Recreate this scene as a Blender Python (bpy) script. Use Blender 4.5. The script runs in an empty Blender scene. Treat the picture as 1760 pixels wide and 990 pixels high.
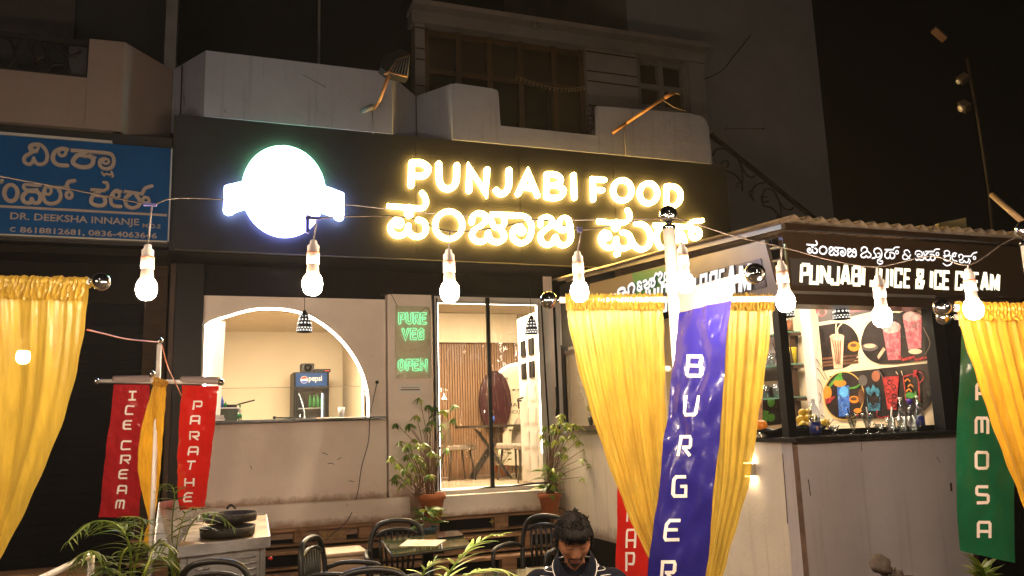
import bpy, bmesh, math, random
from mathutils import Vector, Matrix, Quaternion, noise
R_ = math.radians
S = bpy.context.scene
COL = S.collection
random.seed(7)

# ---------------------------------------------------------------- camera
PSI, PITCH, ROLL, FPX = R_(20.41), R_(9.78), R_(1.92), 1395.0
EYE = Vector((0, 0, 1.65))
_fh = Vector((math.sin(PSI), math.cos(PSI), 0)); _zz = Vector((0, 0, 1))
FWD = math.cos(PITCH) * _fh + math.sin(PITCH) * _zz
_r0 = Vector((math.cos(PSI), -math.sin(PSI), 0)); _u0 = _r0.cross(FWD)
RGT = math.cos(ROLL) * _r0 - math.sin(ROLL) * _u0
UPV = math.cos(ROLL) * _u0 + math.sin(ROLL) * _r0
cam_d = bpy.data.cameras.new('camera'); cam = bpy.data.objects.new('camera', cam_d); COL.objects.link(cam)
M3 = Matrix((RGT, UPV, -FWD)).transposed()
cam.matrix_world = Matrix.Translation(EYE) @ M3.to_4x4()
cam_d.sensor_width = 36.0; cam_d.lens = FPX / 1760 * 36; cam_d.clip_start = .05; cam_d.clip_end = 3000
S.camera = cam

def px(x, y, Y=None, X=None, Z=None, D=None):
    """survey helper: the point seen at photo pixel (x, y) on a given vertical/horizontal plane or at a depth"""
    d = FPX * FWD + (x - 880) * RGT - (y - 495) * UPV
    if Y is not None: return EYE + d * (Y / d.y)
    if X is not None: return EYE + d * (X / d.x)
    if Z is not None: return EYE + d * ((Z - EYE.z) / d.z)
    return EYE + d * (D / FPX)

# ---------------------------------------------------------------- world, moon/sun, exposure
W = bpy.data.worlds.new('World'); S.world = W; W.use_nodes = True
wn = W.node_tree.nodes; wl = W.node_tree.links
bg = wn['Background']
sky = wn.new('ShaderNodeTexSky'); sky.sky_type = 'NISHITA'; sky.sun_disc = False
SUN_EL, SUN_AZ = R_(27), R_(193)
sky.sun_elevation = R_(-4.5); sky.sun_rotation = SUN_AZ
sky.air_density = 1.0; sky.dust_density = 2.0
wl.new(sky.outputs[0], bg.inputs[0]); bg.inputs[1].default_value = 0.03
sl = bpy.data.lights.new('sun', 'SUN'); sl.energy = 0.07; sl.angle = R_(6); sl.color = (1, .93, .87)
so = bpy.data.objects.new('sun', sl); COL.objects.link(so)
sd = Vector((math.sin(SUN_AZ) * math.cos(SUN_EL), math.cos(SUN_AZ) * math.cos(SUN_EL), math.sin(SUN_EL)))
so.rotation_euler = (-sd).to_track_quat('-Z', 'Y').to_euler()
S.view_settings.view_transform = 'Standard'; S.view_settings.look = 'None'
S.view_settings.exposure = 0.18; S.view_settings.gamma = 1
S.cycles.use_denoising = True
try: S.cycles.denoiser = 'OPENIMAGEDENOISE'
except Exception: pass
S.cycles.max_bounces = 6; S.cycles.diffuse_bounces = 3; S.cycles.glossy_bounces = 3
S.cycles.transmission_bounces = 5; S.cycles.transparent_max_bounces = 12; S.cycles.volume_bounces = 0
S.cycles.sample_clamp_indirect = 4; S.cycles.caustics_reflective = False; S.cycles.caustics_refractive = False
S.cycles.use_light_tree = True

# ---------------------------------------------------------------- object helpers
ORG = {}
def thing(name, label, cat, loc=(0, 0, 0), group=None):
    o = bpy.data.objects.new(name, None); COL.objects.link(o); o.location = loc; o.empty_display_size = .1
    o['label'] = label; o['category'] = cat
    if group: o['group'] = group
    ORG[o.name] = Vector(loc)
    return o
def tag(o, label, cat, group=None):
    o['label'] = label; o['category'] = cat
    if group: o['group'] = group
    return o
def struct(o): o['kind'] = 'structure'; return o
def stuff(o): o['kind'] = 'stuff'; return o
def copy_tree(o, parent=None):
    c = o.copy(); COL.objects.link(c); c.parent = parent
    for ch in list(o.children): copy_tree(ch, c)
    return c
def rand(a, b): return random.uniform(a, b)

class MB:
    def __init__(s): s.v = []; s.f = []; s.m = []; s.cur = 0; s.sm = []; s.smooth = False
    def add(s, vs, fs, flip=False):
        b = len(s.v); s.v += [tuple(p) for p in vs]
        for f in fs:
            s.f.append(tuple(b + i for i in (reversed(f) if flip else f))); s.m.append(s.cur); s.sm.append(s.smooth)
        return s
    def box(s, x0, x1, y0, y1, z0, z1):
        v = [(x0,y0,z0),(x1,y0,z0),(x1,y1,z0),(x0,y1,z0),(x0,y0,z1),(x1,y0,z1),(x1,y1,z1),(x0,y1,z1)]
        return s.add(v, [(0,3,2,1),(4,5,6,7),(0,1,5,4),(1,2,6,5),(2,3,7,6),(3,0,4,7)])
    def obox(s, c, ax, ay, az):
        """box from centre and three half-axis vectors"""
        c = Vector(c); v = []
        for k in (-1, 1):
            for i, j in ((-1,-1),(1,-1),(1,1),(-1,1)): v.append(c + i*ax + j*ay + k*az)
        return s.add(v, [(0,3,2,1),(4,5,6,7),(0,1,5,4),(1,2,6,5),(2,3,7,6),(3,0,4,7)])
    def prism(s, poly, ext):
        """extrude a planar 3D polygon along ext"""
        n = len(poly); ext = Vector(ext); v = [Vector(p) for p in poly]; v += [p + ext for p in v]
        f = [tuple(range(n)), tuple(reversed(range(n, 2*n)))]
        f += [(i, i+n, (i+1) % n + n, (i+1) % n) for i in range(n)]
        return s.add(v, f)
    def tube(s, pts, r, seg=8, cap=True, closed=False):
        pts = [Vector(p) for p in pts]; n = len(pts)
        rr = r if isinstance(r, (list, tuple)) else [r]*n
        vs = []; up = None
        for i, p in enumerate(pts):
            a = pts[(i-1) % n] if (closed or i > 0) else p; b = pts[(i+1) % n] if (closed or i < n-1) else p
            t = (b - a)
            if t.length < 1e-9: t = Vector((0,0,1))
            t.normalize()
            if up is None:
                up = t.cross(Vector((0,0,1)))
                if up.length < .05: up = t.cross(Vector((0,1,0)))
            up = (up - t*up.dot(t))
            if up.length < 1e-6: up = t.orthogonal()
            up.normalize(); w = t.cross(up)
            for k in range(seg):
                a_ = 2*math.pi*k/seg; vs.append(p + rr[i]*(math.cos(a_)*up + math.sin(a_)*w))
        fs = []
        for i in range(n if closed else n-1):
            j = (i+1) % n
            for k in range(seg):
                k2 = (k+1) % seg; fs.append((i*seg+k, i*seg+k2, j*seg+k2, j*seg+k))
        if cap and not closed: fs.append(tuple(range(seg))[::-1]); fs.append(tuple((n-1)*seg+k for k in range(seg)))
        sm = s.smooth; s.smooth = True; s.add(vs, fs); s.smooth = sm
        return s
    def lathe(s, prof, c=(0,0,0), seg=16, ax=None, sq=1.0):
        """revolve (r, z) profile about an axis through c"""
        c = Vector(c); az = Vector(ax).normalized() if ax is not None else Vector((0,0,1))
        ux = az.orthogonal().normalized() if ax is not None else Vector((1,0,0)); uy = az.cross(ux)
        vs = []; fs = []; n = len(prof)
        for r, z in prof:
            for k in range(seg):
                a = 2*math.pi*k/seg; vs.append(c + az*z + r*(math.cos(a)*ux + sq*math.sin(a)*uy))
        for i in range(n-1):
            for k in range(seg):
                k2 = (k+1) % seg; fs.append((i*seg+k, i*seg+k2, (i+1)*seg+k2, (i+1)*seg+k))
        if prof[0][0] > 1e-5: fs.append(tuple(range(seg))[::-1])
        if prof[-1][0] > 1e-5: fs.append(tuple((n-1)*seg+k for k in range(seg)))
        sm = s.smooth; s.smooth = True; s.add(vs, fs); s.smooth = sm
        return s
    def ball(s, c, r, seg=20, rings=12, sc=(1,1,1)):
        vs = []; fs = []; c = Vector(c)
        for i in range(rings+1):
            th = math.pi*i/rings
            for k in range(seg):
                a = 2*math.pi*k/seg
                vs.append(c + Vector((r*sc[0]*math.sin(th)*math.cos(a), r*sc[1]*math.sin(th)*math.sin(a), -r*sc[2]*math.cos(th))))
        for i in range(rings):
            for k in range(seg):
                k2 = (k+1) % seg; fs.append((i*seg+k, i*seg+k2, (i+1)*seg+k2, (i+1)*seg+k))
        sm = s.smooth; s.smooth = True; s.add(vs, fs); s.smooth = sm
        return s
    def grid(s, fn, nu, nv, flip=False):
        vs = [fn(i/nu, j/nv) for j in range(nv+1) for i in range(nu+1)]
        fs = [(j*(nu+1)+i, j*(nu+1)+i+1, (j+1)*(nu+1)+i+1, (j+1)*(nu+1)+i) for j in range(nv) for i in range(nu)]
        sm = s.smooth; s.smooth = True; s.add(vs, fs, flip); s.smooth = sm
        return s
    def mesh(s, name, mats, org=Vector((0,0,0))):
        me = bpy.data.meshes.new(name)
        me.from_pydata([(v[0]-org.x, v[1]-org.y, v[2]-org.z) for v in s.v], [], s.f)
        if not isinstance(mats, (list, tuple)): mats = [mats]
        for m in mats: me.materials.append(m)
        me.polygons.foreach_set('material_index', s.m); me.polygons.foreach_set('use_smooth', s.sm)
        me.update()
        return me
    def build(s, name, mats, parent=None, loc=None, merge=False, recalc=False):
        org = ORG[parent.name] if parent is not None else Vector(loc if loc is not None else (0,0,0))
        me = s.mesh(name, mats, org)
        if merge or recalc:
            bm = bmesh.new(); bm.from_mesh(me)
            if merge: bmesh.ops.remove_doubles(bm, verts=bm.verts, dist=1e-5)
            if recalc: bmesh.ops.recalc_face_normals(bm, faces=bm.faces)
            bm.to_mesh(me); bm.free()
        o = bpy.data.objects.new(name, me); COL.objects.link(o)
        if parent is not None: o.parent = parent
        else: o.location = org
        ORG[o.name] = org
        return o
def bev(o, w=.006, seg=2):
    m = o.modifiers.new('bevel', 'BEVEL'); m.width = w; m.segments = seg; m.limit_method = 'ANGLE'; m.angle_limit = R_(40); m.harden_normals = False
    return o
def B(name, mat, parent, x0, x1, y0, y1, z0, z1, bw=0):
    o = MB().box(x0, x1, y0, y1, z0, z1).build(name, mat, parent)
    if bw: bev(o, bw)
    return o
def cr(p, n=6, closed=False):
    """Catmull-Rom through points (any dimension)"""
    p = [Vector(q) for q in p]; m = len(p); out = []
    rng = range(m) if closed else range(m-1)
    for i in rng:
        a = p[(i-1) % m] if (closed or i > 0) else p[i]*2 - p[i+1]
        b, c = p[i], p[(i+1) % m]
        d = p[(i+2) % m] if (closed or i+2 < m) else c*2 - b
        for k in range(n):
            t = k/n
            out.append(.5*((2*b) + (c-a)*t + (2*a-5*b+4*c-d)*t*t + (3*b-a-3*c+d)*t**3))
    if not closed: out.append(p[-1].copy())
    return out
def ribbon(pts, w, closed=False, cap=True):
    """mitred ribbon of width w about a 2D polyline -> (verts, faces, outline)"""
    P = [Vector((p[0], p[1])) for p in pts]
    Q = [P[0]]
    for p in P[1:]:
        if (p - Q[-1]).length > 1e-6: Q.append(p)
    P = Q; n = len(P); L = []; Rr = []
    for i in range(n):
        a = P[(i-1) % n] if (closed or i > 0) else None; c = P[(i+1) % n] if (closed or i < n-1) else None; b = P[i]
        d1 = (b-a).normalized() if a is not None else None; d2 = (c-b).normalized() if c is not None else None
        if d1 is None: d1 = d2
        if d2 is None: d2 = d1
        t = d1 + d2
        if t.length < 1e-4: t = d1.copy()
        t.normalize(); nn = Vector((-t.y, t.x)); k = max(.45, nn.dot(Vector((-d1.y, d1.x))))
        L.append(b + nn*(w/2/k)); Rr.append(b - nn*(w/2/k))
    vs = L + Rr; fs = [(i, n+i, n+(i+1) % n, (i+1) % n) for i in range(n if closed else n-1)]
    outl = [list(L) + list(reversed(Rr))]
    if closed: outl = [list(L), list(reversed(Rr))]
    elif cap:
        def arc(c, s, e):
            o = []; a0 = math.atan2((s-c).y, (s-c).x)
            for k in range(1, 6): o.append(c + Matrix.Rotation(-math.pi*k/6, 2) @ (s-c))
            return o
        e = arc(P[-1], L[-1], Rr[-1]); s0 = arc(P[0], Rr[0], L[0])
        b = len(vs); vs += e; fs.append((n-1,) + tuple(range(b, b+5)) + (2*n-1,))
        fs[-1] = tuple(reversed(fs[-1]))
        b = len(vs); vs += s0; fs.append((n,) + tuple(range(b, b+5)) + (0,)); fs[-1] = tuple(reversed(fs[-1]))
        outl = [L + e + list(reversed(Rr)) + s0]
    return vs, fs, outl
def solid_stroke(mb, pts, w, mapf, h0, h1, closed=False, cap=True, side=0):
    """stroke as a raised solid; mapf((a, b), h) -> 3D, h = height off the board"""
    vs, fs, outl = ribbon(pts, w, closed, cap)
    mb.cur = 0; mb.add([mapf(v, h1) for v in vs], fs); mb.cur = side
    for o in outl:
        n = len(o); mb.add([mapf(v, h0) for v in o] + [mapf(v, h1) for v in o], [(i, (i+1) % n, n+(i+1) % n, n+i) for i in range(n)])
def flat_stroke(mb, pts, w, mapf, h, closed=False, cap=False):
    vs, fs, outl = ribbon(pts, w, closed, cap); mb.add([mapf(v, h) for v in vs], fs)
def text_mesh(body, size=1.0, bold=0.0, ext=0.0, align='LEFT', space=1.0):
    c = bpy.data.curves.new('t', 'FONT'); c.body = body; c.size = size; c.offset = bold; c.extrude = ext; c.align_x = align
    c.space_character = space; c.resolution_u = 3
    o = bpy.data.objects.new('t', c); COL.objects.link(o)
    dg = bpy.context.evaluated_depsgraph_get(); me = bpy.data.meshes.new_from_object(o.evaluated_get(dg))
    bpy.data.objects.remove(o); bpy.data.curves.remove(c)
    return me
def put_text(body, name, mat, parent, O, ux, uy, w, h, ext=0.0, bold=0.0, org=None, split=True):
    """lettering fitted into a w x h box whose lower-left corner is O (capital height = h)"""
    me = text_mesh(body, 1.0, bold, ext)
    xs = [v.co.x for v in me.vertices]; x0, x1 = min(xs), max(xs)
    ys = [v.co.y for v in me.vertices]; y0, y1 = min(ys), max(ys)
    O = Vector(O); ux = Vector(ux).normalized(); uy = Vector(uy).normalized(); uz = ux.cross(uy); org = ORG[parent.name]
    for v in me.vertices:
        q = O + ux*((v.co.x-x0)/(x1-x0)*w) + uy*((v.co.y-y0)/(y1-y0)*h) + uz*v.co.z
        v.co = q - org
    if split:
        bm = bmesh.new(); bm.from_mesh(me); comps = []; seen = set()
        for v in bm.verts:
            if v in seen: continue
            st = [v]; c = []; seen.add(v)
            while st:
                q = st.pop(); c.append(q)
                for e in q.link_edges:
                    w2 = e.other_vert(q)
                    if w2 not in seen: seen.add(w2); st.append(w2)
            d = [x.co.dot(ux) for x in c]; comps.append([min(d), max(d), c])
        comps.sort(key=lambda c: c[0]); outp = []
        for c in comps:
            if outp and c[0] < outp[-1][1]-.25*(c[1]-c[0]): outp[-1][1] = max(outp[-1][1], c[1]); outp[-1][2] += c[2]
            else: outp.append(c)
        o = None
        for c in outp:
            ids = {v: i for i, v in enumerate(c[2])}; fs = {f for v in c[2] for f in v.link_faces}
            m2 = bpy.data.meshes.new(name); m2.from_pydata([tuple(v.co) for v in c[2]], [], [[ids[v] for v in f.verts] for f in fs]); m2.materials.append(mat)
            o = bpy.data.objects.new(name, m2); COL.objects.link(o); o.parent = parent; ORG[o.name] = org
        bm.free(); return o
    me.materials.clear(); me.materials.append(mat)
    o = bpy.data.objects.new(name, me); COL.objects.link(o); o.parent = parent; ORG[o.name] = org
    return o
# ---------------------------------------------------------------- materials
def _tex(nt, scale, detail=4, kind='NOISE', rough=.6, dist=0, coord='Object', vec=None):
    tc = nt.nodes.new('ShaderNodeTexCoord'); mp = nt.nodes.new('ShaderNodeMapping')
    nt.links.new(tc.outputs[coord], mp.inputs[0])
    if vec: mp.inputs['Scale'].default_value = vec
    t = nt.nodes.new('ShaderNodeTexNoise'); t.inputs['Scale'].default_value = scale; t.inputs['Detail'].default_value = detail
    t.inputs['Roughness'].default_value = rough; t.inputs['Distortion'].default_value = dist
    nt.links.new(mp.outputs[0], t.inputs['Vector'])
    return t
def _ramp(nt, src, a, b, lo=0.0, hi=1.0):
    r = nt.nodes.new('ShaderNodeMapRange'); r.inputs[1].default_value = a; r.inputs[2].default_value = b
    r.inputs[3].default_value = lo; r.inputs[4].default_value = hi; nt.links.new(src, r.inputs[0]); return r.outputs[0]
def _mix(nt, fac, c1, c2):
    m = nt.nodes.new('ShaderNodeMix'); m.data_type = 'RGBA'
    for s_, v in ((m.inputs[0], fac), (m.inputs[6], c1), (m.inputs[7], c2)):
        if isinstance(v, (int, float)): s_.default_value = v
        elif isinstance(v, tuple): s_.default_value = v + (1,) if len(v) == 3 else v
        else: nt.links.new(v, s_)
    return m.outputs[2]
def mat(name, col, rough=.6, metal=0, var=.0, vscale=3, bump=0, bscale=40, dirt=None, dscale=2.0, dth=(.55, .75), spec=.5,
        emit=None, estr=0, trans=0, coat=0, vec=None, bvec=None, sheen=0, alpha=1, ior=1.45, dvec=None):
    m = bpy.data.materials.new(name); m.use_nodes = True; nt = m.node_tree; p = nt.nodes['Principled BSDF']
    p.inputs['Roughness'].default_value = rough; p.inputs['Metallic'].default_value = metal
    p.inputs['Specular IOR Level'].default_value = spec; p.inputs['IOR'].default_value = ior
    p.inputs['Transmission Weight'].default_value = trans; p.inputs['Coat Weight'].default_value = coat
    p.inputs['Sheen Weight'].default_value = sheen; p.inputs['Alpha'].default_value = alpha
    c = tuple(col)
    if var:
        t = _tex(nt, vscale, 5, vec=vec)
        lo = tuple(max(0, x*(1-var)) for x in c); hi = tuple(min(1, x*(1+var)) for x in c)
        c = _mix(nt, _ramp(nt, t.outputs[0], .3, .7), lo, hi)
    if dirt:
        t = _tex(nt, dscale, 7, rough=.72, vec=dvec)
        c = _mix(nt, _ramp(nt, t.outputs[0], dth[0], dth[1]), c, dirt)
        rt = _ramp(nt, t.outputs[0], dth[0], dth[1], rough, min(1, rough+.25)); nt.links.new(rt, p.inputs['Roughness'])
    if isinstance(c, tuple): p.inputs['Base Color'].default_value = c + (1,)
    else: nt.links.new(c, p.inputs['Base Color'])
    if bump:
        t = _tex(nt, bscale, 4, vec=bvec); b = nt.nodes.new('ShaderNodeBump'); b.inputs['Strength'].default_value = bump; b.inputs['Distance'].default_value = .02
        nt.links.new(t.outputs[0], b.inputs['Height']); nt.links.new(b.outputs[0], p.inputs['Normal'])
    if emit: p.inputs['Emission Color'].default_value = tuple(emit) + (1,); p.inputs['Emission Strength'].default_value = estr
    return m
def emis(name, col, s):
    m = bpy.data.materials.new(name); m.use_nodes = True; nt = m.node_tree; nt.nodes.clear()
    e = nt.nodes.new('ShaderNodeEmission'); e.inputs[0].default_value = tuple(col) + (1,); e.inputs[1].default_value = s
    o = nt.nodes.new('ShaderNodeOutputMaterial'); nt.links.new(e.outputs[0], o.inputs[0]); return m
def wallmat(name, col, dirtc, base_z=None, amt=.5, bh=.14, streak=True):
    """painted plaster: roller mottling, hairline marks, rain streaks and rising-damp dirt along its foot"""
    m = bpy.data.materials.new(name); m.use_nodes = True; nt = m.node_tree; p = nt.nodes['Principled BSDF']
    p.inputs['Roughness'].default_value = .62
    t = _tex(nt, 2.2, 6); c = _mix(nt, _ramp(nt, t.outputs[0], .35, .68), tuple(x*.88 for x in col), col)
    t2 = _tex(nt, 5, 9, rough=.75, dist=.4); c = _mix(nt, _ramp(nt, t2.outputs[0], .62, .74, 0, .55*amt), c, dirtc)
    t5 = _tex(nt, 38, 3, rough=.5); c = _mix(nt, _ramp(nt, t5.outputs[0], .70, .74, 0, .8*amt), c, tuple(x*.5 for x in dirtc))
    if streak:
        t3 = _tex(nt, 1.0, 6, vec=(16, 16, .7)); c = _mix(nt, _ramp(nt, t3.outputs[0], .56, .74, 0, .5*amt), c, dirtc)
    if base_z is not None:
        g = nt.nodes.new('ShaderNodeNewGeometry'); sp = nt.nodes.new('ShaderNodeSeparateXYZ'); nt.links.new(g.outputs['Position'], sp.inputs[0])
        n4 = _tex(nt, 7, 8, rough=.8); ad = nt.nodes.new('ShaderNodeMath'); ad.operation = 'MULTIPLY_ADD'
        ad.inputs[1].default_value = bh*2.4; nt.links.new(n4.outputs[0], ad.inputs[0])
        sb = nt.nodes.new('ShaderNodeMath'); sb.operation = 'SUBTRACT'; sb.inputs[0].default_value = base_z - bh*.3; nt.links.new(sp.outputs[2], sb.inputs[1]); nt.links.new(sb.outputs[0], ad.inputs[2])
        c = _mix(nt, _ramp(nt, ad.outputs[0], 0, bh*.8, 0, .85), c, dirtc)
    nt.links.new(c, p.inputs['Base Color'])
    tb = _tex(nt, 60, 4); b = nt.nodes.new('ShaderNodeBump'); b.inputs['Strength'].default_value = .25; b.inputs['Distance'].default_value = .01
    tb2 = _tex(nt, 6, 4); ma = nt.nodes.new('ShaderNodeMath'); ma.operation = 'MULTIPLY_ADD'; ma.inputs[1].default_value = 2.5
    nt.links.new(tb2.outputs[0], ma.inputs[0]); nt.links.new(tb.outputs[0], ma.inputs[2]); nt.links.new(ma.outputs[0], b.inputs['Height']); nt.links.new(b.outputs[0], p.inputs['Normal'])
    return m
def glassy(name, tint=(1,1,1), gloss=.12, rough=.03, bump=0, bscale=5, bvec=None, dist=.02, edge=False):
    """thin clear sheet: mostly see-through with a mirror-like film on top"""
    m = bpy.data.materials.new(name); m.use_nodes = True; nt = m.node_tree; nt.nodes.clear()
    o = nt.nodes.new('ShaderNodeOutputMaterial'); mx = nt.nodes.new('ShaderNodeMixShader'); t = nt.nodes.new('ShaderNodeBsdfTransparent'); g = nt.nodes.new('ShaderNodeBsdfGlossy')
    t.inputs[0].default_value = tuple(tint) + (1,); g.inputs['Roughness'].default_value = rough
    lw = nt.nodes.new('ShaderNodeLayerWeight'); lw.inputs[0].default_value = .35 if edge else .2
    ma = nt.nodes.new('ShaderNodeMath'); ma.operation = 'MULTIPLY_ADD'; ma.inputs[1].default_value = .75; ma.inputs[2].default_value = gloss
    nt.links.new(lw.outputs['Facing' if edge else 'Fresnel'], ma.inputs[0]); nt.links.new(ma.outputs[0], mx.inputs[0])
    if edge:
        pw = nt.nodes.new('ShaderNodeMath'); pw.operation = 'POWER'; pw.inputs[1].default_value = 2.5; nt.links.new(lw.outputs['Facing'], pw.inputs[0]); nt.links.new(pw.outputs[0], ma.inputs[0])
    if bump:
        tx = _tex(nt, bscale, 3, vec=bvec, dist=.5); b = nt.nodes.new('ShaderNodeBump'); b.inputs['Strength'].default_value = bump; b.inputs['Distance'].default_value = dist
        nt.links.new(tx.outputs[0], b.inputs['Height']); nt.links.new(b.outputs[0], g.inputs['Normal'])
    nt.links.new(t.outputs[0], mx.inputs[1]); nt.links.new(g.outputs[0], mx.inputs[2]); nt.links.new(mx.outputs[0], o.inputs[0])
    return m
def clothmat(name, col, thru=.35, clear=.05, rough=.38):
    """satin: weave-level bump, satin gloss, light passing through the cloth"""
    m = bpy.data.materials.new(name); m.use_nodes = True; nt = m.node_tree; p = nt.nodes['Principled BSDF']; o = nt.nodes['Material Output']
    t = _tex(nt, 5, 5, vec=(6, 6, .7)); c = _mix(nt, _ramp(nt, t.outputs[0], .3, .7), tuple(x*.68 for x in col), col)
    nt.links.new(c, p.inputs['Base Color']); p.inputs['Roughness'].default_value = rough; p.inputs['Sheen Weight'].default_value = .35
    p.inputs['Specular IOR Level'].default_value = .7; p.inputs['Sheen Tint'].default_value = (1, .85, .45, 1)
    w = _tex(nt, 5, 3, vec=(5, 5, 1.0), dist=.8); b = nt.nodes.new('ShaderNodeBump'); b.inputs['Strength'].default_value = .30; b.inputs['Distance'].default_value = .02
    nt.links.new(w.outputs[0], b.inputs['Height']); nt.links.new(b.outputs[0], p.inputs['Normal'])
    tr = nt.nodes.new('ShaderNodeBsdfTranslucent'); nt.links.new(c, tr.inputs[0]); nt.links.new(b.outputs[0], tr.inputs[1])
    m1 = nt.nodes.new('ShaderNodeMixShader'); m1.inputs[0].default_value = thru; nt.links.new(p.outputs[0], m1.inputs[1]); nt.links.new(tr.outputs[0], m1.inputs[2])
    tp = nt.nodes.new('ShaderNodeBsdfTransparent'); tp.inputs[0].default_value = (1, .85, .4, 1)
    m2 = nt.nodes.new('ShaderNodeMixShader'); m2.inputs[0].default_value = clear; nt.links.new(m1.outputs[0], m2.inputs[1]); nt.links.new(tp.outputs[0], m2.inputs[2])
    nt.links.new(m2.outputs[0], o.inputs[0])
    return m
def leafmat(name, c1, c2, thru=.3):
    m = bpy.data.materials.new(name); m.use_nodes = True; nt = m.node_tree; p = nt.nodes['Principled BSDF']; o = nt.nodes['Material Output']
    oi = nt.nodes.new('ShaderNodeObjectInfo'); t = _tex(nt, 9, 3)
    ad = nt.nodes.new('ShaderNodeMath'); ad.operation = 'MULTIPLY_ADD'; ad.inputs[1].default_value = .6; ad.inputs[2].default_value = -.3
    nt.links.new(t.outputs[0], ad.inputs[0]); a2 = nt.nodes.new('ShaderNodeMath'); a2.operation = 'ADD'; nt.links.new(oi.outputs['Random'], a2.inputs[0]); nt.links.new(ad.outputs[0], a2.inputs[1]); a2.use_clamp = True
    c = _mix(nt, a2.outputs[0], c1, c2); nt.links.new(c, p.inputs['Base Color']); p.inputs['Roughness'].default_value = .42
    tr = nt.nodes.new('ShaderNodeBsdfTranslucent'); nt.links.new(c, tr.inputs[0]); m1 = nt.nodes.new('ShaderNodeMixShader'); m1.inputs[0].default_value = thru
    nt.links.new(p.outputs[0], m1.inputs[1]); nt.links.new(tr.outputs[0], m1.inputs[2]); nt.links.new(m1.outputs[0], o.inputs[0])
    return m

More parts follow.
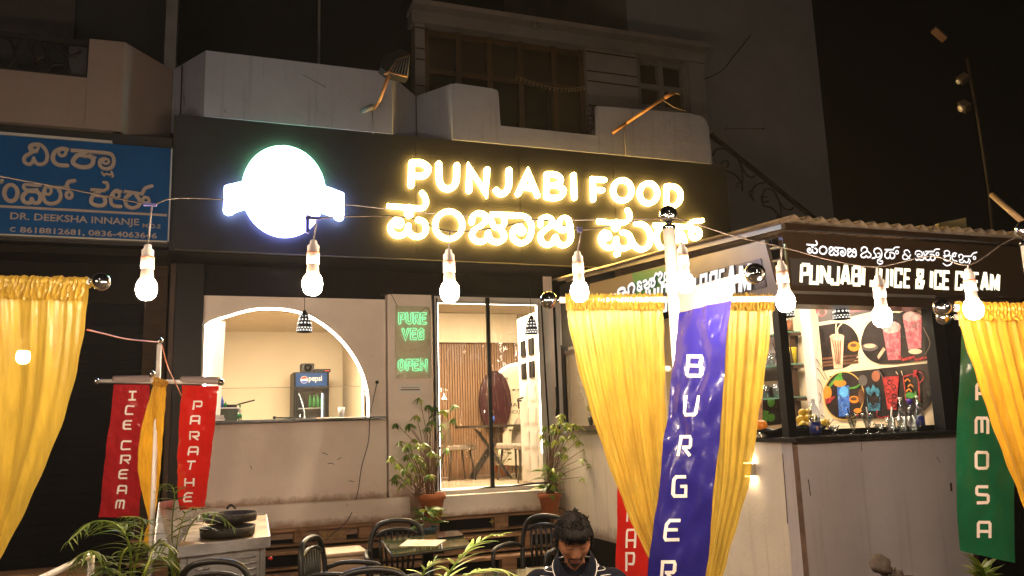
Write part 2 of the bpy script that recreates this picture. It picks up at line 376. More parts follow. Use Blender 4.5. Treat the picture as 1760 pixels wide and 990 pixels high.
K = dict(
 wall=wallmat('plaster_white', (.90, .78, .68), (.27, .15, .08), .95, .5, .09, False),
 base=wallmat('plaster_base', (.78, .69, .60), (.26, .13, .06), .715, .8, .08, False),
 sidewall=wallmat('plaster_side', (.82, .75, .64), (.20, .13, .09), .47, .6, .15),
 stallwall=wallmat('plaster_stall', (.50, .455, .475), (.18, .12, .10), .1, .55, .2),
 stallside=wallmat('plaster_stall_side', (.76, .68, .58), (.2, .14, .1), .1, .6, .2),
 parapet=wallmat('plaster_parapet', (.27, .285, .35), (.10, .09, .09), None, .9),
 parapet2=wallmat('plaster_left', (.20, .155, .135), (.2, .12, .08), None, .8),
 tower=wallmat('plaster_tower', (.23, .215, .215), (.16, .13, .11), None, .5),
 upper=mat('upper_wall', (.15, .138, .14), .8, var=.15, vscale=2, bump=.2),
 ceiling=mat('ceiling_paint', (.72, .62, .47), .7, var=.05),
 inner=mat('inner_paint', (.70, .60, .44), .6, var=.05, vscale=1.5),
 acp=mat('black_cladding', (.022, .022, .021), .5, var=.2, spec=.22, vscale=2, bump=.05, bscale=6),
 dark=mat('dark_shutter', (.004, .004, .0045), .7, var=.3, spec=.1),
 nearblack=mat('dark_soffit', (.009, .0075, .006), .75, var=.3, spec=.15),  # near black for soffits, lintels and skirting
 black=mat('black_metal', (.006, .006, .006), .4, spec=.3, metal=.0),
 iron=mat('wrought_iron', (.02, .015, .012), .5, metal=.6),
 grayiron=mat('painted_column', (.12, .115, .11), .6, var=.2),
 wood=mat('dark_wood', (.035, .018, .008), .6, spec=.2, var=.4, vscale=4, bump=.2, vec=(1, 1, 6)),
 brownwood=mat('brown_frame', (.05, .023, .009), .55, var=.3),
 plank=mat('pallet_plank', (.25, .135, .065), .75, var=.45, vscale=3, bump=.5, bscale=14, vec=(.7, 8, 8), dirt=(.05, .03, .018), dscale=3),
 steel=mat('stainless_steel', (.50, .50, .52), .34, metal=.9, var=.25, vscale=5, bump=.25, bscale=8, dirt=(.22, .17, .12), dscale=4, dth=(.55, .8)),
 steeltop=mat('greasy_steel_top', (.27, .19, .11), .4, metal=.5, var=.3, dirt=(.15, .09, .05), dscale=5, dth=(.5, .75)),
 chrome=mat('chrome', (.85, .85, .86), .10, metal=1),
 chromeknob=mat('dark_chrome', (.35, .35, .36), .1, metal=1),
 pole=mat('white_pole', (.74, .68, .64), .3, var=.08, vscale=6, dirt=(.4, .3, .22), dscale=8, dth=(.62, .75)),
 socket=mat('white_porcelain', (.75, .68, .64), .35),
 copper=mat('copper_ring', (.6, .2, .1), .4, metal=.6),
 cable=mat('twisted_cable', (.09, .065, .05), .5), thread=mat('cable_grey', (.16, .14, .13), .5),
 bulb=emis('bulb_glow', (1, .76, .53), 660),
 yellow=clothmat('yellow_satin', (.64, .43, .055), .42, .08, .30), yellow2=clothmat('amber_satin', (.68, .35, .02), .40, .06, .32),
 vred=mat('red_vinyl', (.50, .014, .010), .22, var=.08, bump=.3, bscale=5, coat=.3),
 vred2=mat('glossy_red_vinyl', (.34, .015, .02), .14, bump=1.6, bscale=7, coat=.6),
 vblue=mat('violet_blue_vinyl', (.017, .013, .15), .22, bump=.35, bscale=5, coat=.35),
 vgreen=mat('green_vinyl', (.006, .10, .042), .24, bump=.4, bscale=6, coat=.3),
 vclear=mat('clear_sleeve', (.26, .20, .19), .2, trans=.0, coat=.3, bump=.3, bscale=9),
 print=mat('white_print', (.78, .72, .68), .35),
 signblue=mat('blue_sign_board', (.0, .058, .20), .55, spec=.2, var=.08), silver=mat('silver_frame', (.5, .46, .4), .4, metal=.7),
 lettergrey=mat('raised_letter', (.30, .25, .22), .45),
 juiceboard=mat('brown_sign_board', (.06, .035, .018), .3, var=.15),
 acm=mat('brushed_panel', (.15, .12, .09), .35, metal=.3, var=.12), greenpanel=mat('green_panel', (.01, .17, .035), .35),
 rust=mat('galvanised_sheet', (.45, .34, .24), .55, metal=.25, var=.35, vscale=6, dirt=(.16, .08, .04), dscale=5),
 arm=mat('rusty_orange_arm', (.22, .105, .04), .5, metal=.3, var=.3),
 letter=emis('sign_letter_glow', (1, .60, .14), 60),
 jletter=emis('juice_letter_glow', (1, .86, .58), 1.9), jletter2=emis('juice_kannada_glow', (1, .93, .90), 1.6), sletter=emis('side_letter_glow', (1, .95, .9), 1.1),
 led=emis('led_strip', (1, .93, .82), 22), led2=emis('led_door', (1, .93, .84), 16),
 neon=emis('neon_tube', (.26, 1, .44), 1.35), neonback=mat('neon_backing', (.60, .54, .37), .3, var=.12, dirt=(.40, .34, .2), dscale=9),
 granite=mat('black_granite', (.015, .014, .013), .2, var=.3), glassgreen=mat('shelf_glass', (.14, .30, .22), .12, alpha=.8),
 film=glassy('pvc_film', (.97, .94, .88), .13, .05, .6, 1.6, (2.5, 1, .6), .05), clearglass=glassy('clear_pane', (.96, .98, .96), .04, .02),
 glassware=glassy('glassware', (.86, .88, .88), .22, .12, .5, 26, edge=True), bottle=glassy('plastic_bottle', (.86, .88, .9), .20, .14, .8, 18, edge=True),
 etched=mat('etched_glass', (.34, .28, .20), .4, bump=1.0, bscale=90, var=.3, vscale=70),
 fridgeblue=mat('fridge_header', (.003, .03, .11), .35, spec=.2, emit=(.02, .12, .42), estr=.12),
 fridge=mat('fridge_body', (.003, .003, .0035), .35, spec=.15), white=mat('white_paint', (.78, .74, .68), .45, var=.04),
 doorwhite=mat('door_paint', (.8, .74, .66), .4, var=.04), redp=mat('red_paint', (.7, .03, .02), .4), bluep=mat('blue_paint', (.02, .08, .4), .4),
 slat=mat('wood_slat', (.26, .15, .08), .5, var=.2, vscale=3, vec=(4, 4, .5)), slatback=mat('slat_gap', (.14, .075, .035), .7),
 floor=mat('tile_floor', (.45, .36, .26), .25, var=.1), maroon=mat('maroon_panel', (.030, .003, .005), .5, var=.4, vscale=10),
 greycloth=mat('chair_cloth', (.22, .18, .145), .8, var=.15, bump=.2), darkmetal=mat('dark_chair_leg', (.03, .025, .02), .45),
 plastic=mat('black_plastic', (.009, .008, .007), .38, var=.2, bump=.1), castiron=mat('cast_iron', (.010, .007, .005), .55, var=.5, bump=.5, bscale=30),
 terracotta=mat('terracotta', (.45, .14, .05), .7, var=.2, vscale=6, dirt=(.25, .13, .07), dscale=6), bluepot=mat('blue_pot', (.03, .07, .10), .4),
 soil=mat('soil', (.03, .018, .01), .95, bump=1, bscale=40), stem=mat('plant_stem', (.20, .11, .06), .7, var=.3),
 leaf=leafmat('leaf_green', (.09, .19, .02), (.42, .46, .06)), leafd=leafmat('leaf_dark', (.035, .10, .015), (.14, .26, .03)),
 palm=leafmat('palm_leaf', (.05, .10, .015), (.16, .20, .03)), palmb=leafmat('bright_palm_leaf', (.22, .34, .06), (.55, .60, .22), .25),
 beige=mat('beige_plastic', (.48, .33, .21), .5, var=.1), paper=mat('menu_paper', (.75, .62, .45), .6, var=.08), tableglass=mat('green_glass_table', (.06, .075, .035), .08, coat=.6),
 tablet=mat('black_tablet', (.01, .01, .012), .12), ground=mat('ground_paving', (.045, .032, .022), .85, var=.4, bump=.5, bscale=12),
 lemon=mat('lemon_peel', (.75, .48, .04), .4, var=.15, vscale=9, bump=.3, bscale=60), orange=mat('orange_peel', (.8, .25, .02), .4, bump=.3, bscale=60),
 poster=mat('poster_cream', (.80, .64, .42), .4), pblack=mat('poster_black', (.024, .017, .017), .25, var=.6, vscale=2.5), pbrown=mat('poster_brown', (.12, .05, .025), .35, var=.5, vscale=8),
 ppink=mat('poster_pink', (.50, .10, .13), .3, var=.5, vscale=14, dirt=(.62, .38, .36), dscale=24, dth=(.48, .66)), pcream=mat('poster_milk', (.72, .42, .28), .35, var=.4, vscale=16), pblue=mat('poster_drink_blue', (.03, .11, .42), .3, var=.7, vscale=30, dirt=(.25, .38, .6), dscale=34, dth=(.52, .66)),
 pcyan=mat('poster_cyan', (.05, .22, .32), .3, var=.6, vscale=30, dirt=(.01, .03, .05), dscale=26, dth=(.48, .56)), pred=mat('poster_red', (.50, .04, .035), .3, var=.6, vscale=22, dirt=(.10, .01, .02), dscale=26, dth=(.50, .62)), porange=mat('poster_orange', (.72, .24, .03), .3, var=.2, vscale=20),
 pgreen=mat('poster_green', (.08, .28, .04), .35, var=.4, vscale=20), pgold=mat('poster_gold', (.65, .40, .08), .35), pline=mat('poster_line', (.16, .11, .08), .4), pgreydark=mat('poster_grey', (.10, .08, .075), .4, var=.3, vscale=6),
 cupyellow=mat('yellow_tumbler', (.75, .6, .05), .35, bump=.6, bscale=90), juice=mat('orange_juice', (.85, .32, .02), .3), labelblue=mat('blue_label', (.02, .03, .16), .35), labelwhite=mat('white_label', (.7, .68, .65), .4),
 skin=mat('skin_brown', (.23, .095, .045), .45, var=.14, vscale=12, bump=.08, bscale=90), hair=mat('black_hair', (.006, .0045, .004), .7, spec=.12), beard=mat('beard', (.018, .010, .007), .8), lip=mat('lips', (.20, .075, .055), .5),
 shirt=mat('navy_polo', (.009, .010, .017), .9, spec=.1, var=.3, vscale=40, bump=.3, bscale=200), trim=mat('white_trim', (.7, .66, .62), .6), eye=mat('eyelid_shadowless_skin', (.15, .058, .028), .5),
 lamp_glass=mat('flood_lens', (.05, .04, .035), .2), camwhite=mat('camera_housing', (.06, .045, .03), .4), greenbottle=mat('green_bottle', (.03, .25, .07), .2, alpha=.85),
 lampshade=mat('black_shade', (.015, .013, .012), .4), shadeglow=emis('shade_glow', (1, .95, .85), 1.6), hide=mat('cloth_bundle', (.10, .075, .06), .8, var=.5, vscale=25, bump=.5, bscale=30),
)
# ================================================================ SETTING
m = MB(); m.box(-14, 16, -4, 20, -.2, 0); ground = struct(m.build('ground', K['ground']))
m = MB()
for i in range(26):                      # paving slabs in front of the steps
    for j in range(10):
        x0 = -3 + i*.4; y0 = 3.7 + j*.4
        m.box(x0+.006, x0+.394, y0+.006, y0+.394, -.01, .012 + rand(0, .006))
pv = stuff(m.build('paving_slab', K['ground'])); pv.parent = ground

# ================================================================ SHOP BUILDING
shop = thing('restaurant_building', 'white plastered restaurant with an arched serving window and a dark signboard band', 'building', (0, 9, 0))
WZ = 1.816
B('spandrel_wall', K['wall'], shop, -.10, 1.815, 9.0, 9.22, .95, WZ-.03)
B('base_ledge', K['base'], shop, -.9, 2.06, 8.93, 9.30, .60, .95, .008)
B('wall_pillar', K['wall'], shop, 1.835, 2.345, 8.97, 9.25, .72, 3.19, .006)
B('pillar_return', K['wall'], shop, 1.815, 1.833, 9.06, 9.3, .95, 3.19)
B('dark_column', K['black'], shop, -.44, -.105, 8.94, 9.3, 0, 3.46, .01)
B('column_edge_strip', K['brownwood'], shop, -.43, -.385, 8.90, 8.937, 0, 3.44)
B('lintel', K['nearblack'], shop, -.44, 3.85, 9.02, 9.3, 3.19, 3.46)
B('lintel', K['nearblack'], shop, -.105, 1.815, 9.012, 9.05, 3.13, 3.19)
B('soffit', K['nearblack'], shop, -.44, 6.10, 8.43, 9.3, 3.462, 3.50)
B('counter_ledge', K['granite'], shop, .0, 1.80, 8.90, 9.40, WZ-.028, WZ+.006, .004)
# arched panel of the serving window
arch = cr([(-.112, 2.42), (-.106, 2.792), (.156, 2.934), (.503, 3.016), (.905, 2.972), (1.243, 2.765), (1.485, 2.476), (1.613, 2.155), (1.638, WZ)], 8)
top = [q for q in arch]
m = MB(); i0 = 8; A = arch[i0:]
v = []; n = len(A)
for y in (9.005, 9.10):
    for q in A: v.append((q.x, y, q.y))
    for k, q in enumerate(A):
        # outer rim: along the lintel, then down the right-hand jamb
        if q.y > 2.72: v.append((min(1.815, q.x + (q.x+.106)*.22), y, 3.13))
        else: v.append((1.815, y, q.y))
fs = []
for i in range(n-1):
    fs.append((i, i+1, n+i+1, n+i)); fs.append((2*n+i, 3*n+i, 3*n+i+1, 2*n+i+1)); fs.append((i, 2*n+i, 2*n+i+1, i+1))
m.add(v, fs); m.build('arch_panel', K['wall'], shop, recalc=True)
m = MB(); kk = [q for q in A if q.y > 2.72][-1]
m.prism([(min(1.815, kk.x+(kk.x+.106)*.22), 9.006, 3.13), (1.815, 9.006, 3.13), (1.815, 9.006, 2.6)], (0, .09, 0)); m.build('arch_panel', K['wall'], shop)
m = MB(); m.tube([(q.x-.012*(q.x/1.7), 9.05, q.y-.012) for q in A], .010, 8); m.build('arch_light_strip', K['led'], shop)
m = MB(); m.tube([(-.07, 9.10, 1.85), (-.07, 9.10, 2.80)], .013, 8); m.build('arch_light_strip', K['led'], shop)
B('jamb_reveal', K['wall'], shop, -.105, -.09, 9.0, 9.4, WZ, 2.85)
m = MB(); m.prism([(-.09, 9.16, WZ), (.09, 9.32, WZ), (.12, 9.32, 2.9), (-.09, 9.16, 2.9)], (0, .015, 0)); m.build('curved_side_panel', K['white'], shop)
# kitchen behind the window
kz = .95
B('kitchen_back_wall', K['inner'], shop, -.4, 2.26, 13.0, 13.1, kz, 3.5)
B('kitchen_ceiling', K['ceiling'], shop, -.4, 2.26, 9.4, 13.0, 3.24, 3.34)
B('kitchen_side_wall', K['inner'], shop, -.42, -.38, 9.4, 13.0, kz, 3.3)
B('kitchen_side_wall', K['inner'], shop, 2.24, 2.30, 9.3, 13.0, kz, 3.46)
B('kitchen_floor', K['floor'], shop, -.4, 5.4, 9.3, 13.0, .90, .95)
B('kitchen_return', K['inner'], shop, 1.92, 1.96, 11.2, 12.9, kz, 3.24)
B('kitchen_shelf', K['white'], shop, 1.84, 2.2, 10.6, 10.85, 2.14, 2.16)
for zz in (2.0, 2.3, 2.62, 2.93): B('kitchen_shelf', K['white'], shop, -.38, .10, 12.2, 12.9, zz, zz+.02)
B('shelf_side', K['white'], shop, .10, .125, 12.2, 12.9, kz, 3.24)
m = MB(); m.box(.3, 1.3, 9.6, 10.1, 3.215, 3.238); m.build('added_light_panel', emis('room_fill_glow', (1, .80, .54), 135), shop)  # unseen glowing panels added to brighten the kitchen
m = MB(); m.box(1.3, 2.1, 10.2, 10.45, 3.215, 3.238); m.build('added_light_panel', bpy.data.materials['room_fill_glow'], shop)
m = MB(); m.box(-.05, 1.62, 9.5, 9.506, 1.83, 2.18); m.build('counter_screen', glassy('screen_glass', (.97, .97, .95), .0, .3), shop); MB().box(-.05, 1.62, 9.5, 9.507, 2.181, 2.186).build('screen_edge', K['acm'], shop)
# doorway
B('door_frame', K['white'], shop, 2.375, 2.405, 8.98, 9.06, .97, 3.16); B('door_frame', K['white'], shop, 3.655, 3.80, 8.98, 9.06, .97, 3.16)
B('door_frame', K['white'], shop, 2.375, 3.74, 8.985, 9.06, 3.10, 3.19)
B('door_jamb_wall', K['wall'], shop, 3.76, 3.87, 9.0, 9.3, .72, 3.46)
B('black_edge_strip', K['black'], shop, 2.352, 2.372, 8.955, 8.985, .95, 3.18); B('black_edge_strip', K['black'], shop, 2.352, 3.80, 8.955, 8.98, 3.18, 3.205)
m = MB(); m.tube([(2.41, 8.99, 1.0), (2.412, 8.99, 3.09)], .011, 6); m.build('door_light_strip', K['led2'], shop)
m = MB(); m.tube([(2.41, 8.99, 3.10), (3.66, 8.99, 3.10)], .006, 6); m.build('door_light_strip', emis('led_dim', (1, .93, .84), 7), shop)
m = MB(); m.tube([(3.66, 8.99, 3.09), (3.655, 8.99, 1.35)], .011, 6); m.build('door_light_strip', K['led2'], shop)
B('door_sill', K['base'], shop, 2.345, 3.74, 8.80, 9.3, .72, .945, .01)
B('door_sill', K['base'], shop, 2.36, 3.68, 8.93, 9.3, .948, .99, .005)
# pvc sheets hanging in the doorway, bound in black
for x0, x1 in ((2.42, 2.995), (3.035, 3.68)):
    def f(u, v, x0=x0, x1=x1):
        return Vector((x0+(x1-x0)*u, 8.952 + .006*math.sin(u*7+v*5) + .004*math.sin(v*13+u*3), 1.0+.02*(1-u)+(3.14-1.02)*v))
    sh = MB().grid(f, 14, 30).build('clear_curtain_sheet', K['film'], shop)
B('curtain_binding', K['black'], shop, 2.992, 3.037, 8.935, 8.962, .985, 3.17)
m = MB(); m.tube([(2.40, 8.944, .985), (2.7, 8.942, .968), (2.99, 8.945, 1.0)], .012, 6); m.build('curtain_binding', K['black'], shop)
m = MB(); m.tube([(3.04, 8.944, 1.0), (3.2, 8.942, .99), (3.5, 8.945, 1.012), (3.74, 8.945, 1.01)], .012, 6); m.build('curtain_binding', K['black'], shop)
m = MB(); m.tube([(3.70, 8.95, 3.15), (3.715, 8.945, 2.2), (3.745, 8.945, 1.01)], .011, 6); m.build('curtain_binding', K['black'], shop)
m = MB(); m.tube([(2.40, 8.944, 3.15), (2.398, 8.945, 2.2), (2.40, 8.944, .985)], .008, 6); m.build('curtain_binding', K['black'], shop)
# dining room
B('dining_back_wall', K['slatback'], shop, 2.30, 4.66, 12.3, 12.4, .95, 3.46)
B('dining_end_wall', K['inner'], shop, 4.66, 6.6, 12.3, 12.4, .95, 3.46)
B('dining_wall_header', K['inner'], shop, 2.30, 4.6, 12.18, 12.27, 3.0, 3.46)
B('dining_ceiling', K['ceiling'], shop, 2.30, 6.6, 9.3, 12.3, 3.47, 3.52)
B('dining_floor', K['floor'], shop, 5.4, 6.6, 9.3, 12.4, .90, .95)
B('dining_side_wall', K['inner'], shop, 6.6, 6.7, 9.3, 12.4, .95, 3.5)
smesh = None
for i in range(56):
    x = 2.32 + i*.0415
    if smesh is None:
        o = MB().box(0, .026, -.035, 0, .95, 3.0).build('slat', K['slat'], shop); o.location = (x, 3.297, 0); smesh = o.data
        # mesh was shifted by the parent's origin; bring it back to its own frame
        for vv in smesh.vertices: vv.co += Vector((0, 9, 0))
    else:
        o = bpy.data.objects.new('slat', smesh); COL.objects.link(o); o.parent = shop; o.location = (x, 3.297, 0)
m = MB(); dc_ = px(849, 690, Y=12.2); disc = [(dc_.x + .26*math.cos(a), dc_.z + .48*math.sin(a)) for a in [math.pi*2*k/36 for k in range(36)]]
m.prism([(a, 12.12, b) for a, b in disc], (0, .05, 0)); m.build('maroon_disc', K['maroon'], shop, recalc=True)
aq = cr([(lambda q: (q.x, q.z))(px(*p, Y=12.15)) for p in ((852, 655), (858, 641), (872, 630), (890, 626), (908, 629), (925, 640))], 6)
ap = [px(*p, Y=12.2) for p in ((856, 800), (854, 655), (859, 642), (872, 632), (890, 628), (908, 631), (925, 642), (930, 800))]
m = MB(); m.prism(ap, (0, .06, 0)); m.build('arched_wall_panel', K['inner'], shop, recalc=True)
m = MB(); m.tube([(q[0], 12.15, q[1]) for q in aq], .022, 6); m.build('curved_light_strip', bpy.data.materials['led_dim'], shop)
m = MB()
for k in range(120):
    a = rand(0, 2*math.pi); r = .34*math.sqrt(rand(.55, 1)); m.ball((4.45 + r*.45*math.cos(a), 12.22, 2.90 + r*1.1*math.sin(a)), .012, 5, 3)
stuff(m.build('dotted_wall_art', K['white'], shop))
put_text('HAPPY', 'wall_lettering', K['dark'], shop, (4.40, 12.19, 1.98), (1, 0, 0), (0, 0, 1), .36, .06)
put_text('THOUGHTS', 'wall_lettering', K['dark'], shop, (4.38, 12.19, 1.87), (1, 0, 0), (0, 0, 1), .42, .06)
m = MB()
for k in range(22): a = 2*math.pi*k/22; m.ball((4.55+.30*math.cos(a), 12.185, 1.92+.33*math.sin(a)), .02, 5, 3, (1.6, .4, .7))
stuff(m.build('wall_wreath', K['pgreydark'], shop))
m = MB()
for k in range(2): m.tube([(4.22+.1*k, 12.15, 2.42), (4.22+.1*k, 12.15, 2.0+.1*k)], .012, 6)
m.tube([(4.18, 12.15, 2.43), (4.40, 12.15, 2.43)], .01, 6); m.build('wall_hooks', K['iron'], shop)
m = MB(); m.box(2.9, 3.6, 9.6, 10.3, 3.44, 3.468); m.build('added_light_panel', bpy.data.materials['room_fill_glow'], shop)  # unseen glowing panels added to brighten the dining room
m = MB(); m.box(3.6, 4.2, 10.3, 10.6, 3.44, 3.468); m.build('added_light_panel', bpy.data.materials['room_fill_glow'], shop)
# panelled door standing open into the room
dA = px(905, 812, Y=9.5); hx, hy = 3.70, 9.14; ex, ey = 3.738, 9.90
dv = Vector((ex-hx, ey-hy, 0)); dl = dv.length; dv.normalize(); dn = Vector((-dv.y, dv.x, 0))
hinge = Vector((hx, hy, .99))
def dpt(u, h, z): return hinge + dv*u + dn*h + Vector((0, 0, z))
m = MB(); m.obox(dpt(dl/2, -.02, 1.03), dv*dl/2, dn*.018, Vector((0, 0, 1.03))); door = m.build('door', K['doorwhite'], shop)
m = MB(); lites = []
for r_ in range(7):
    for c_ in range(2):
        u0 = dl*(.13+.42*c_); z0 = .12 + r_*.285
        if r_ in (4, 5): lites.append((u0, z0)); continue
        m.obox(dpt(u0+dl*.15, .0, z0+.105), dv*dl*.15, dn*.004, Vector((0, 0, .105)))
        m.obox(dpt(u0+dl*.15, .004, z0+.105), dv*dl*.10, dn*.004, Vector((0, 0, .08)))
m.build('door_panel', K['doorwhite'], door)
for u0, z0 in lites:
    m = MB(); m.obox(dpt(u0+dl*.15, .004, z0+.105), dv*dl*.12, dn*.008, Vector((0, 0, .10))); m.build('door_lite', K['dark'], door)
m = MB(); m.tube([dpt(dl*.9, .05, 1.02), dpt(dl*.62, .05, 1.03)], .012, 6); m.tube([dpt(dl*.9, 0, 1.0), dpt(dl*.9, .06, 1.0)], .014, 6); m.tube([dpt(dl*.88, .05, 1.02), dpt(dl*.86, .05, .90)], .012, 6); m.build('door_handle', K['iron'], door)

# ---- signboard band
YS = 8.4
fascia = B('signboard', K['acp'], shop, -.40, 6.10, YS, YS+.12, 3.47, 4.87)
B('signboard', K['acp'], shop, -.43, -.402, YS-.01, YS+.3, 3.47, 4.85)
m = MB(); m.tube([(-.38, YS-.012, 3.476), (4.2, YS-.012, 3.468), (6.0, YS-.012, 3.476)], .006, 4); m.build('board_edge_trim', mat('trim_green', (.10, .09, .05), .5), shop)
for xx in (.82, 2.04, 3.26, 4.48): B('board_joint', K['black'], shop, xx, xx+.004, YS-.003, YS, 3.48, 4.86)
logo = None
def onboard(sc, ox, oy, Y0=YS):
    def f(p): q = px(ox + p[0]*sc, oy + p[1]*sc, Y=Y0-.05); return Vector((q.x, q.z))
    return f
def bmap(p, h, Y0=YS): return Vector((p[0], Y0-h, p[1]))
F3 = onboard(220/1210, 380, 240)
cc = F3((597, 487)); ra = (F3((992, 487)) - F3((203, 487))).length/2; rb = (F3((597, 58)) - F3((597, 917))).length/2
logoM = bpy.data.materials.new('logo_glow'); logoM.use_nodes = True; nt = logoM.node_tree; nt.nodes.clear()
g = nt.nodes.new('ShaderNodeNewGeometry'); sp = nt.nodes.new('ShaderNodeSeparateXYZ'); nt.links.new(g.outputs['Position'], sp.inputs[0])
c = _mix(nt, _ramp(nt, sp.outputs[2], cc.y-.25, cc.y+.25), (.25, .30, 1), (.34, 1, .62)); e = nt.nodes.new('ShaderNodeEmission'); nt.links.new(c, e.inputs[0]); e.inputs[1].default_value = 26
o = nt.nodes.new('ShaderNodeOutputMaterial'); nt.links.new(e.outputs[0], o.inputs[0])
logo = thing('round_logo_sign', 'glowing white round emblem with a ribbon across it on the dark signboard', 'sign', (cc.x, YS, cc.y))
m = MB(); m.prism([(cc.x + ra*math.cos(a), YS-.065, cc.y + rb*math.sin(a)) for a in [2*math.pi*k/64 for k in range(64)]], (0, .05, 0)); m.build('emblem_disc', logoM, logo, recalc=True)
poly = [(205,404),(120,425),(50,440),(30,452),(28,480),(22,620),(18,670),(28,702),(65,720),(100,714),(145,686),(300,640),(600,620),(900,680),(1045,728),(1085,762),(1120,773),(1148,762),(1158,735),(1158,530),(1150,512),(1060,478),(990,452),(800,430),(600,420),(400,395)]
m = MB(); m.prism([bmap(F3(q), .095) for q in poly], (0, .045, 0)); m.build('emblem_ribbon', emis('ribbon_glow', (.34, .46, 1), 26), logo, recalc=True)

sign = thing('shop_sign', 'large lit PUNJABI FOOD letters above their Kannada line on the dark signboard', 'sign', (3.6, YS, 4.1))
F5 = onboard(620/1760, 640, 240); F4 = onboard(350/1760, 650, 340); F6 = onboard(.125, 1010, 340)
LW = .75
def letter(name, strokes, F, w):
    m = MB(); k = 0
    for st in strokes:
        kind, pts = st[0], st[1]; ww = st[2] if len(st) > 2 else w
        if kind == 'o':      # ring: centre, rx, ry
            (a, b), rx, ry = pts; P = [F((a+rx*math.cos(t), b+ry*math.sin(t))) for t in [2*math.pi*j/32 for j in range(32)]]; cl = True
        elif kind == 'b':    # filled blob
            (a, b), r = pts; c0 = F((a, b)); r0 = (F((a+r, b))-c0).length*.86
            P = [c0 + Vector((r0*math.cos(t), r0*math.sin(t))) for t in [2*math.pi*j/24 for j in range(24)]]
            m.add([bmap(p, .058+.0011*k) for p in P], [tuple(range(24))]); n = 24
            m.add([bmap(p, .02) for p in P] + [bmap(p, .058+.0011*k) for p in P], [(i, (i+1) % n, n+(i+1) % n, n+i) for i in range(n)]); k += 1; continue
        elif kind == 's': P = [F(q) for q in cr(pts, 6)]; cl = False
        else: P = [F(q) for q in pts]; cl = False
        sc_ = (F((100, 100)) - F((101, 100))).length
        solid_stroke(m, P, ww*sc_*LW, bmap, .02, .058+.0011*k, cl, kind != 'f'); k += 1
    return m.build(name, K['letter'], sign)
w5 = 37
letter('letter', [('l', [(190,222),(193,111)]), ('s', [(193,111),(240,113),(272,138),(262,168),(232,177),(192,172)])], F5, w5)
letter('letter', [('s', [(325,118),(327,190),(340,226),(370,239),(400,224),(411,190),(413,125)])], F5, w5)
letter('letter', [('l', [(472,248),(475,138),(553,257),(561,146)])], F5, w5)
letter('letter', [('s', [(668,148),(666,225),(648,258),(622,262),(605,246)])], F5, w5)
letter('letter', [('l', [(712,264),(760,160),(807,272)]), ('l', [(736,232),(786,235)])], F5, w5-2)
letter('letter', [('l', [(850,278),(852,168)]), ('s', [(852,168),(895,170),(920,192),(905,218),(855,222)]), ('s', [(900,220),(934,245),(920,277),(885,284),(850,279)])], F5, w5-3)
letter('letter', [('l', [(983,172),(987,283)])], F5, w5-2)
letter('letter', [('l', [(1079,292),(1077,192),(1134,196)]), ('l', [(1079,243),(1124,246)])], F5, w5-4)
letter('letter', [('o', ((1221,247), 45, 50))], F5, w5-3)
letter('letter', [('o', ((1349,261), 43, 49))], F5, w5-3)
letter('letter', [('l', [(1437,325),(1437,226)]), ('s', [(1437,226),(1472,228),(1502,252),(1503,292),(1480,320),(1437,326)])], F5, w5-4)
w4 = 58
G_pa = [('f', [(80,72),(350,92)], 60), ('s', [(340,92),(395,80),(416,40),(405,-10),(380,-45)], 54), ('l', [(268,95),(268,140)], 100),
        ('b', ((178,215), 52)), ('s', [(150,190),(110,235),(115,290),(160,325),(215,318),(252,285),(262,240)]), ('s', [(262,290),(300,325),(350,335),(400,310),(413,255),(395,208),(345,188)])]
G_am = [('o', ((612,235), 118, 118))]
G_jaa = [('s', [(812,212),(820,160),(870,132),(925,150),(932,200),(890,240),(825,285),(815,335),(855,372),(905,375),(942,345),(952,300)]),
         ('s', [(940,165),(985,205),(1000,245),(1040,258),(1085,240),(1092,195),(1085,160)], 54), ('s', [(952,305),(975,360),(1035,382),(1085,355),(1088,310),(1060,275)]),
         ('f', [(975,142),(1200,150)], 56), ('s', [(1190,150),(1275,165),(1325,225),(1322,310),(1290,370),(1230,390),(1175,355),(1163,300),(1190,255),(1235,248)]), ('b', ((1240,285), 42))]
G_bi = [('s', [(1404,235),(1410,185),(1455,165),(1500,185),(1505,230),(1460,265),(1408,315),(1415,375),(1460,405),(1510,390),(1532,340)]),
        ('s', [(1500,215),(1545,250),(1590,280),(1650,275)], 50), ('o', ((1612,222), 46, 52), 52), ('s', [(1664,240),(1668,340),(1640,395),(1595,408),(1555,385),(1535,335)])]
for gl in (G_pa, G_am, G_jaa, G_bi): letter('letter', gl, F4, w4)
letter('letter', [('f', [(138,320),(400,338)], 78), ('s', [(390,338),(500,338),(570,300),(582,230),(550,165)], 72), ('l', [(390,345),(392,405)], 130), ('b', ((262,520), 76)),
        ('s', [(230,470),(190,530),(200,620),(270,682),(340,680),(390,620),(396,560)], 76), ('s', [(396,620),(440,682),(510,695),(580,660),(598,580),(560,500),(485,472)], 76),
        ('s', [(670,355),(770,370),(845,450),(868,560),(838,660),(760,708),(680,685),(620,610),(580,520)], 76), ('l', [(402,680),(406,735)], 40), ('b', ((408,768), 42))], F6, 76)
letter('letter', [('f', [(915,375),(1300,392)], 74), ('s', [(1010,400),(960,480),(965,600),(1020,690),(1110,730),(1210,738),(1310,705),(1340,620),(1315,520),(1250,440)], 76),
        ('o', ((1242,540), 44, 56), 62), ('s', [(1290,400),(1380,395),(1460,420)], 70), ('o', ((1485,492), 60, 64), 70), ('s', [(1400,380),(1440,330),(1575,312)], 70)], F6, 74)

